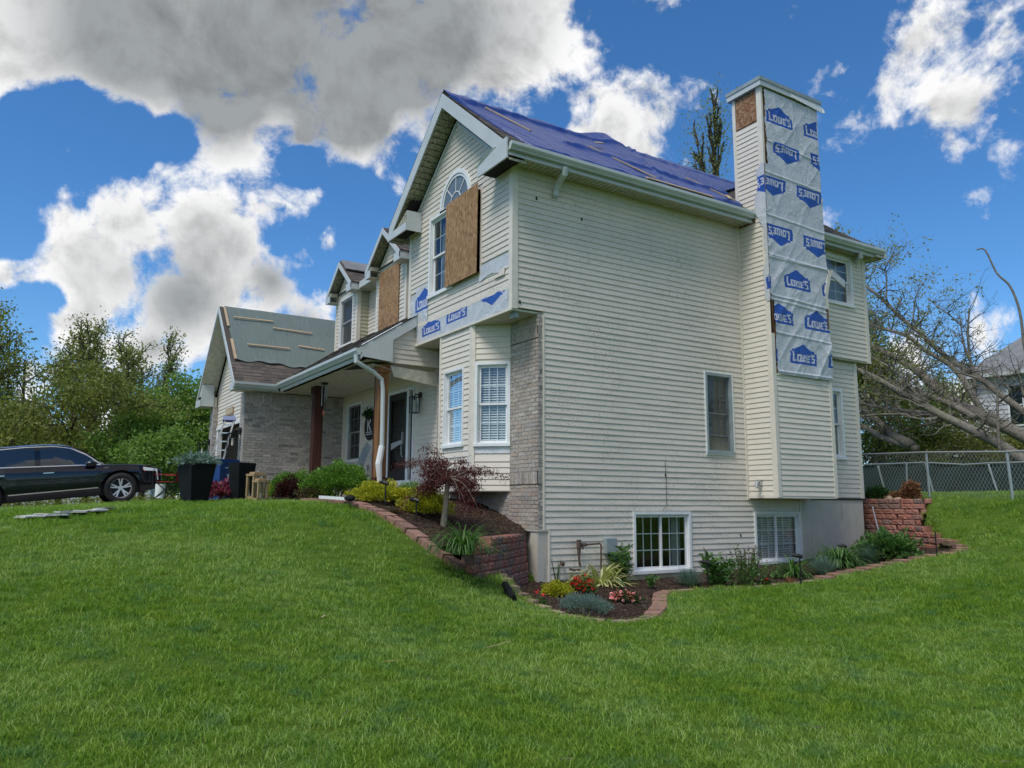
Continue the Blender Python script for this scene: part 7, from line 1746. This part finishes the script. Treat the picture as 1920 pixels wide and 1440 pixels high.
def cap(i, rev):
    a = [i*m_+j for j in range(m_)]; b = [len(rows)*m_+i*m_+j for j in range(m_-2, -1, -1)]; f = a+b; fs.append(tuple(f[::-1] if rev else f))
cap(0, False); cap(len(rows)-1, True)
cb = MB().add(vs, fs); body = cb.mesh('body', M['paint_black'], True); ob_ = bpy.data.objects.new('body', body); COL.objects.link(ob_); ob_.parent = car
def cp(name, mb, mat, parent=car, smooth=False):
    o = bpy.data.objects.new(name, mb.mesh(name, M[mat], smooth)); COL.objects.link(o); o.parent = parent; return o
MB_ = MB
under = MB(); under.box(-2.0, 2.0, -.80, .80, .24, .50); under.box(-2.1, 2.2, -.70, .70, .5, .8); cp('underbody', under, 'rubber')
def patch_side(poly_fn, off, name, mat, nx=28, nz=5, x0=0, x1=1, both=True):
    """sheet following the body side between two height curves"""
    for sgn in ((-1, 1) if both else (-1,)):
        mb = MB(); i0 = len(mb.v)
        for i in range(nx+1):
            x = x0+(x1-x0)*i/nx; lo, hi = poly_fn(x)
            for k in range(nz+1): z = lo+(hi-lo)*k/nz; mb.v.append((x, sgn*(side_w(x, z)+off), z))
        for i in range(nx):
            for k in range(nz): a = i0+i*(nz+1)+k; q = (a, a+nz+1, a+nz+2, a+1); mb.f.append(q if sgn == -1 else q[::-1]); mb.mi.append(0)
        o = cp(name, mb, mat, smooth=True)
    return o
def glass_top(x): return min(ztop(x)-.075, zbelt(x)+.52)
patch_side(lambda x: (zbelt(x)+.03, max(zbelt(x)+.032, min(glass_top(x), zbelt(x)+.03+(.98-x)*.82))), .006, 'side_window', 'car_glass', x0=-.28, x1=.97)
patch_side(lambda x: (zbelt(x)+.03, max(zbelt(x)+.032, min(glass_top(x), zbelt(x)+.03+(x+1.36)*2.2))), .006, 'side_window', 'car_glass', x0=-1.34, x1=-.40)
patch_side(lambda x: (zbelt(x)+.05+max(0, -1.45-x)*.45, max(zbelt(x)+.06+max(0, -1.45-x)*.45, glass_top(x)-.02)), .006, 'side_window', 'car_glass', x0=-1.95, x1=-1.42)
patch_side(lambda x: (zbelt(x)+.005, zbelt(x)+.028), .012, 'chrome_strip', 'chrome', nz=1, x0=-2.0, x1=1.0)
patch_side(lambda x: (glass_top(x)+.006 if x < .55 else min(glass_top(x), zbelt(x)+.03+(.98-x)*.82)+.006, (glass_top(x)+.028 if x < .55 else min(glass_top(x), zbelt(x)+.03+(.98-x)*.82)+.028)), .012, 'chrome_strip', 'chrome', nz=1, x0=-1.95, x1=1.0)
patch_side(lambda x: (.415+.012*x, .44+.012*x), .012, 'chrome_strip', 'chrome', nz=1, x0=-.95, x1=.92)
patch_side(lambda x: (zbot(x), .34), .004, 'sill_cladding', 'rubber', nz=2, x0=-.95, x1=.93)
for xd in (-.34, .98, -1.33):
    for sgn in (-1, 1):
        mb = MB()
        for k in range(12): z0 = .36+(zbelt(xd)-.36)*k/12; z1 = .36+(zbelt(xd)-.36)*(k+1)/12; dx = .06*max(0, (.6-(z0-.36)))*(1 if xd > .5 else 0); mb.add([(xd-.004-dx, sgn*(side_w(xd, z0)+.002), z0), (xd+.004-dx, sgn*(side_w(xd, z0)+.002), z0), (xd+.004-dx, sgn*(side_w(xd, z1)+.002), z1), (xd-.004-dx, sgn*(side_w(xd, z1)+.002), z1)], [(0,1,2,3) if sgn < 0 else (3,2,1,0)])
        cp('door_seam', mb, 'rubber')
for xh in (-.12, -1.12):
    for sgn in (-1, 1): z = .88; mb = MB(); mb.bar((xh-.11, sgn*(side_w(xh, z)+.025), z), (xh+.11, sgn*(side_w(xh, z)+.025), z+.0), .025, .025, (0,0,1)); cp('door_handle', mb, 'chrome')
for sgn in (-1, 1):
    mb = MB(); mb.ellips((.78, sgn*1.06, 1.035), .13, .10, .075, 14, 10); mb.bar((.80, sgn*.88, .995), (.78, sgn*1.0, 1.015), .06, .04); cp('mirror', mb, 'paint_black', smooth=True)
    mb = MB(); mb.add([(1.98, sgn*.80, .90), (2.30, sgn*.70, .84), (2.33, sgn*.66, .74), (2.10, sgn*.81, .78)], [(0,1,2,3) if sgn < 0 else (3,2,1,0)]); 
    mb = MB(); 
    for k in range(6):
        x0, x1 = 1.95+k*.06, 2.01+k*.06; za, zb_ = .875-k*.012, .78-k*.006
        mb.add([(x0, sgn*(side_w(x0, za)+.006), za), (x1, sgn*(side_w(x1, za)+.006), za-.01), (x1, sgn*(side_w(x1, zb_)+.006), zb_), (x0, sgn*(side_w(x0, zb_)+.006), zb_)], [(3,2,1,0) if sgn > 0 else (0,1,2,3)])
    cp('headlight', mb, 'white')
    mb = MB(); mb.bar((2.28, sgn*(side_w(2.28, .7)+.01), .80), (2.30, sgn*(side_w(2.3, .5)+.012), .52), .03, .02, (0,0,1)); cp('running_light', mb, 'white')
    mb = MB(); mb.bar((1.93, sgn*(side_w(1.95, .76)+.008), .82), (2.0, sgn*(side_w(2.0, .7)+.008), .74), .025, .01, (0,0,1)); cp('side_marker', mb, 'red_cloth')
    mb = MB(); mb.bar((1.06, sgn*(side_w(1.1, .97)+.006), .91), (1.17, sgn*(side_w(1.1, .91)+.006), .915), .02, .006, (0,0,1)); cp('badge', mb, 'chrome')
    mb = MB(); mb.tube([(-1.9, sgn*.64, 1.42), (-1.2, sgn*.66, 1.545), (-.2, sgn*.67, 1.57), (.25, sgn*.67, 1.53)], .016, 8); cp('roof_rail', mb, 'chrome')
mb = MB(); mb.add([(.38, -.60, 1.60), (1.02, -.74, 1.135), (1.02, .74, 1.135), (.38, .60, 1.60)], [(0,1,2,3)]); mb2 = MB()
for i in range(8):
    for j in range(8):
        def g(i, j): t = i/8; s = (j/8-.5)*2; x = .36+.66*t; return (x, s*(side_w(x, ztop(x)-.01))*.93, ztop(x)+.032-.012*s*s)
        mb2.add([g(i, j), g(i+1, j), g(i+1, j+1), g(i, j+1)], [(0,1,2,3)])
cp('windscreen', mb2, 'car_glass', smooth=True)
mb = MB(); mb.box(2.33, 2.43, -.42, .42, .50, .82); cp('grille', mb, 'black_metal'); mb = MB()
for k in range(6): mb.box(2.425, 2.445, -.40, .40, .53+k*.05, .545+k*.05)
cp('grille_bar', mb, 'chrome')
def wheel(x, y, sgn):
    w = empty('wheel', (0, 0, 0)); w.parent = car; w.location = (x, y, RW)
    mb = MB(); prof = [(.24,-.12),(.30,-.125),(.355,-.115),(.38,-.08),(.385,0),(.38,.08),(.355,.115),(.30,.125),(.24,.12)]; n = 40
    for k in range(n):
        a = 6.2832*k/n
        for r, t in prof: mb.v.append((r*math.cos(a), t, r*math.sin(a)))
    p = len(prof)
    for k in range(n):
        for j in range(p): a, b = k*p+j, k*p+(j+1) % p; c, d = ((k+1) % n)*p+(j+1) % p, ((k+1) % n)*p+j; mb.f.append((a, d, c, b)); mb.mi.append(0)
    cp('tyre', mb, 'rubber', w, True)
    mb = MB(); n = 40
    for r0, r1, t0, t1 in ((.245, .232, .122, .10), (.232, .225, .10, -.05)):
        for k in range(n): a, b = 6.2832*k/n, 6.2832*(k+1)/n; mb.add([(r0*math.cos(a), sgn*t0, r0*math.sin(a)), (r0*math.cos(b), sgn*t0, r0*math.sin(b)), (r1*math.cos(b), sgn*t1, r1*math.sin(b)), (r1*math.cos(a), sgn*t1, r1*math.sin(a))], [(0,1,2,3)])
    for k in range(5):
        for off in (-.17, .17):
            a = 6.2832*k/5+off+.3; d = Vector((math.cos(a), 0, math.sin(a))); a2 = 6.2832*k/5+.3+off*.35; d2 = Vector((math.cos(a2), 0, math.sin(a2))); mb.bar(d2*.05+Vector((0, sgn*.085, 0)), d*.238+Vector((0, sgn*.10, 0)), .036, .025, (0,1,0))
    mb.cyl((0, sgn*.06, 0), (0, sgn*.105, 0), .055, 14); cp('rim', mb, 'alloy', w, False)
    mb = MB(); mb.cyl((0, sgn*-.02, 0), (0, sgn*.01, 0), .225, 28); cp('brake_disc', mb, 'black_metal', w)
for x in (XF, XR):
    for sgn in (-1, 1): wheel(x, sgn*.84, sgn)
# place: near side is the car's right side (y negative local); heading +Y world
wf = uD(228, 941, 22.0); 
yaw_c = R(90)
pitch_c = math.atan2(.30, 2.86)
fw_pt = Vector((-11.18-.0, wf.y, 1.575))
car.rotation_mode = 'XYZ'
Mc = Matrix.Rotation(yaw_c, 4, 'Z') @ Matrix.Rotation(-pitch_c, 4, 'Y')
loc_f = Mc @ Vector((XF, -.92, 0))
car.matrix_world = Matrix.Translation(fw_pt-loc_f) @ Mc
# ------------------------------------------------------------ grass
def tuft_mesh(i):
    r = random.Random(100+i); V = []; F = []
    for k in range(34):
        bx, by = r.gauss(0, .045), r.gauss(0, .045); az = r.uniform(0, 6.283); L = r.uniform(.035, .075); w = r.uniform(.0022, .0042); ln = r.uniform(.05, .75); d = np.array([math.cos(az)*ln, math.sin(az)*ln, 1.]); d /= np.linalg.norm(d); s = np.array([-math.sin(az), math.cos(az), 0])
        if r.random() < .5: s = np.array([math.cos(az+r.random()), math.sin(az+r.random()), 0])
        b = np.array([bx, by, -.01]); m_ = b+d*L*.55; t = m_+(d+np.array([math.cos(az)*.55, math.sin(az)*.55, -.25]))*L*.45; q = len(V)
        V += [b+s*w, b-s*w, m_-s*w*.8, m_+s*w*.8, t]; F += [(q, q+1, q+2, q+3), (q+3, q+2, q+4)]
    me = bpy.data.meshes.new('grass_tuft'); me.from_pydata([tuple(v) for v in V], [], F); me.materials.append(M['grass']); me.update(); return me
tcol = bpy.data.collections.new('grass_tufts')
for i in range(6):
    o = bpy.data.objects.new('grass_tuft_source', tuft_mesh(i)); tcol.objects.link(o)
# emitter: points on the turf, denser where the picture is near
# points are real places on the turf; density falls off with distance from the viewpoint
def turf_points():
    out = []
    for (r0, r1, dens) in ((3.6, 7, 150), (7, 10, 120), (10, 14, 85), (14, 19, 50), (19, 30, 18)):
        a0, a1 = YAW-R(54), YAW+R(46); area = (a1-a0)/2*(r1*r1-r0*r0); n = int(area*dens); rr = np.sqrt(rng.uniform(r0*r0, r1*r1, n)); aa = rng.uniform(a0, a1, n); x = CAM[0]-np.sin(aa)*rr; y = CAM[1]+np.cos(aa)*rr
        keep = ~(in_bed(x, y) | inpoly(x, y, HOUSE) | inpoly(x, y, DRIVE)); out.append(np.stack([x[keep], y[keep], ground(x[keep], y[keep])], 1))
    # the lawn around and behind the camera, thinner
    n = 9000; x = rng.uniform(2, 20, n); y = rng.uniform(-16, 4, n); keep = ~in_bed(x, y) & ~inpoly(x, y, HOUSE); out.append(np.stack([x[keep], y[keep], ground(x[keep], y[keep])], 1))
    return np.concatenate(out)
TPn = turf_points()
gme = bpy.data.meshes.new('grass'); gme.vertices.add(len(TPn)); gme.vertices.foreach_set('co', TPn.astype(np.float32).ravel()); 
dd_ = np.hypot(TPn[:, 0]-CAM[0], TPn[:, 1]-CAM[1]); at = gme.attributes.new('size', 'FLOAT', 'POINT')
sc_ = np.interp(dd_, [4, 9, 14, 30], [.85, 1.0, 1.25, 2.0])*rng.uniform(.75, 1.25, len(TPn))
big = np.array([mnoise.noise(Vector((x*.9, y*.9, 0))) for x, y in TPn[:, :2]]); sc_ = sc_*(1+.25*big)
at.data.foreach_set('value', sc_.astype(np.float32)); gme.update()
gob = bpy.data.objects.new('grass', gme); COL.objects.link(gob); tag(gob, 'mown green grass blades covering the whole lawn', 'grass', kind='stuff')
ng = bpy.data.node_groups.new('grass_instancer', 'GeometryNodeTree'); ng.interface.new_socket('Geometry', in_out='INPUT', socket_type='NodeSocketGeometry'); ng.interface.new_socket('Geometry', in_out='OUTPUT', socket_type='NodeSocketGeometry')
gi = ng.nodes.new('NodeGroupInput'); go = ng.nodes.new('NodeGroupOutput'); iop = ng.nodes.new('GeometryNodeInstanceOnPoints'); ci = ng.nodes.new('GeometryNodeCollectionInfo'); ci.inputs[0].default_value = tcol; ci.inputs[1].default_value = True; ci.inputs[2].default_value = True
mtp = ng.nodes.new('GeometryNodeMeshToPoints'); iop.inputs['Pick Instance'].default_value = True
rv = ng.nodes.new('FunctionNodeRandomValue'); rv.data_type = 'FLOAT_VECTOR'; rv.inputs[0].default_value = (-.12, -.12, 0); rv.inputs[1].default_value = (.12, .12, 6.283)
na_ = ng.nodes.new('GeometryNodeInputNamedAttribute'); na_.data_type = 'FLOAT'; na_.inputs[0].default_value = 'size'
ng.links.new(gi.outputs[0], mtp.inputs[0]); ng.links.new(mtp.outputs[0], iop.inputs['Points']); ng.links.new(ci.outputs[0], iop.inputs['Instance']); ng.links.new(rv.outputs[0], iop.inputs['Rotation']); ng.links.new(na_.outputs[0], iop.inputs['Scale']); ng.links.new(iop.outputs[0], go.inputs[0])
md = gob.modifiers.new('grass', 'NODES'); md.node_group = ng
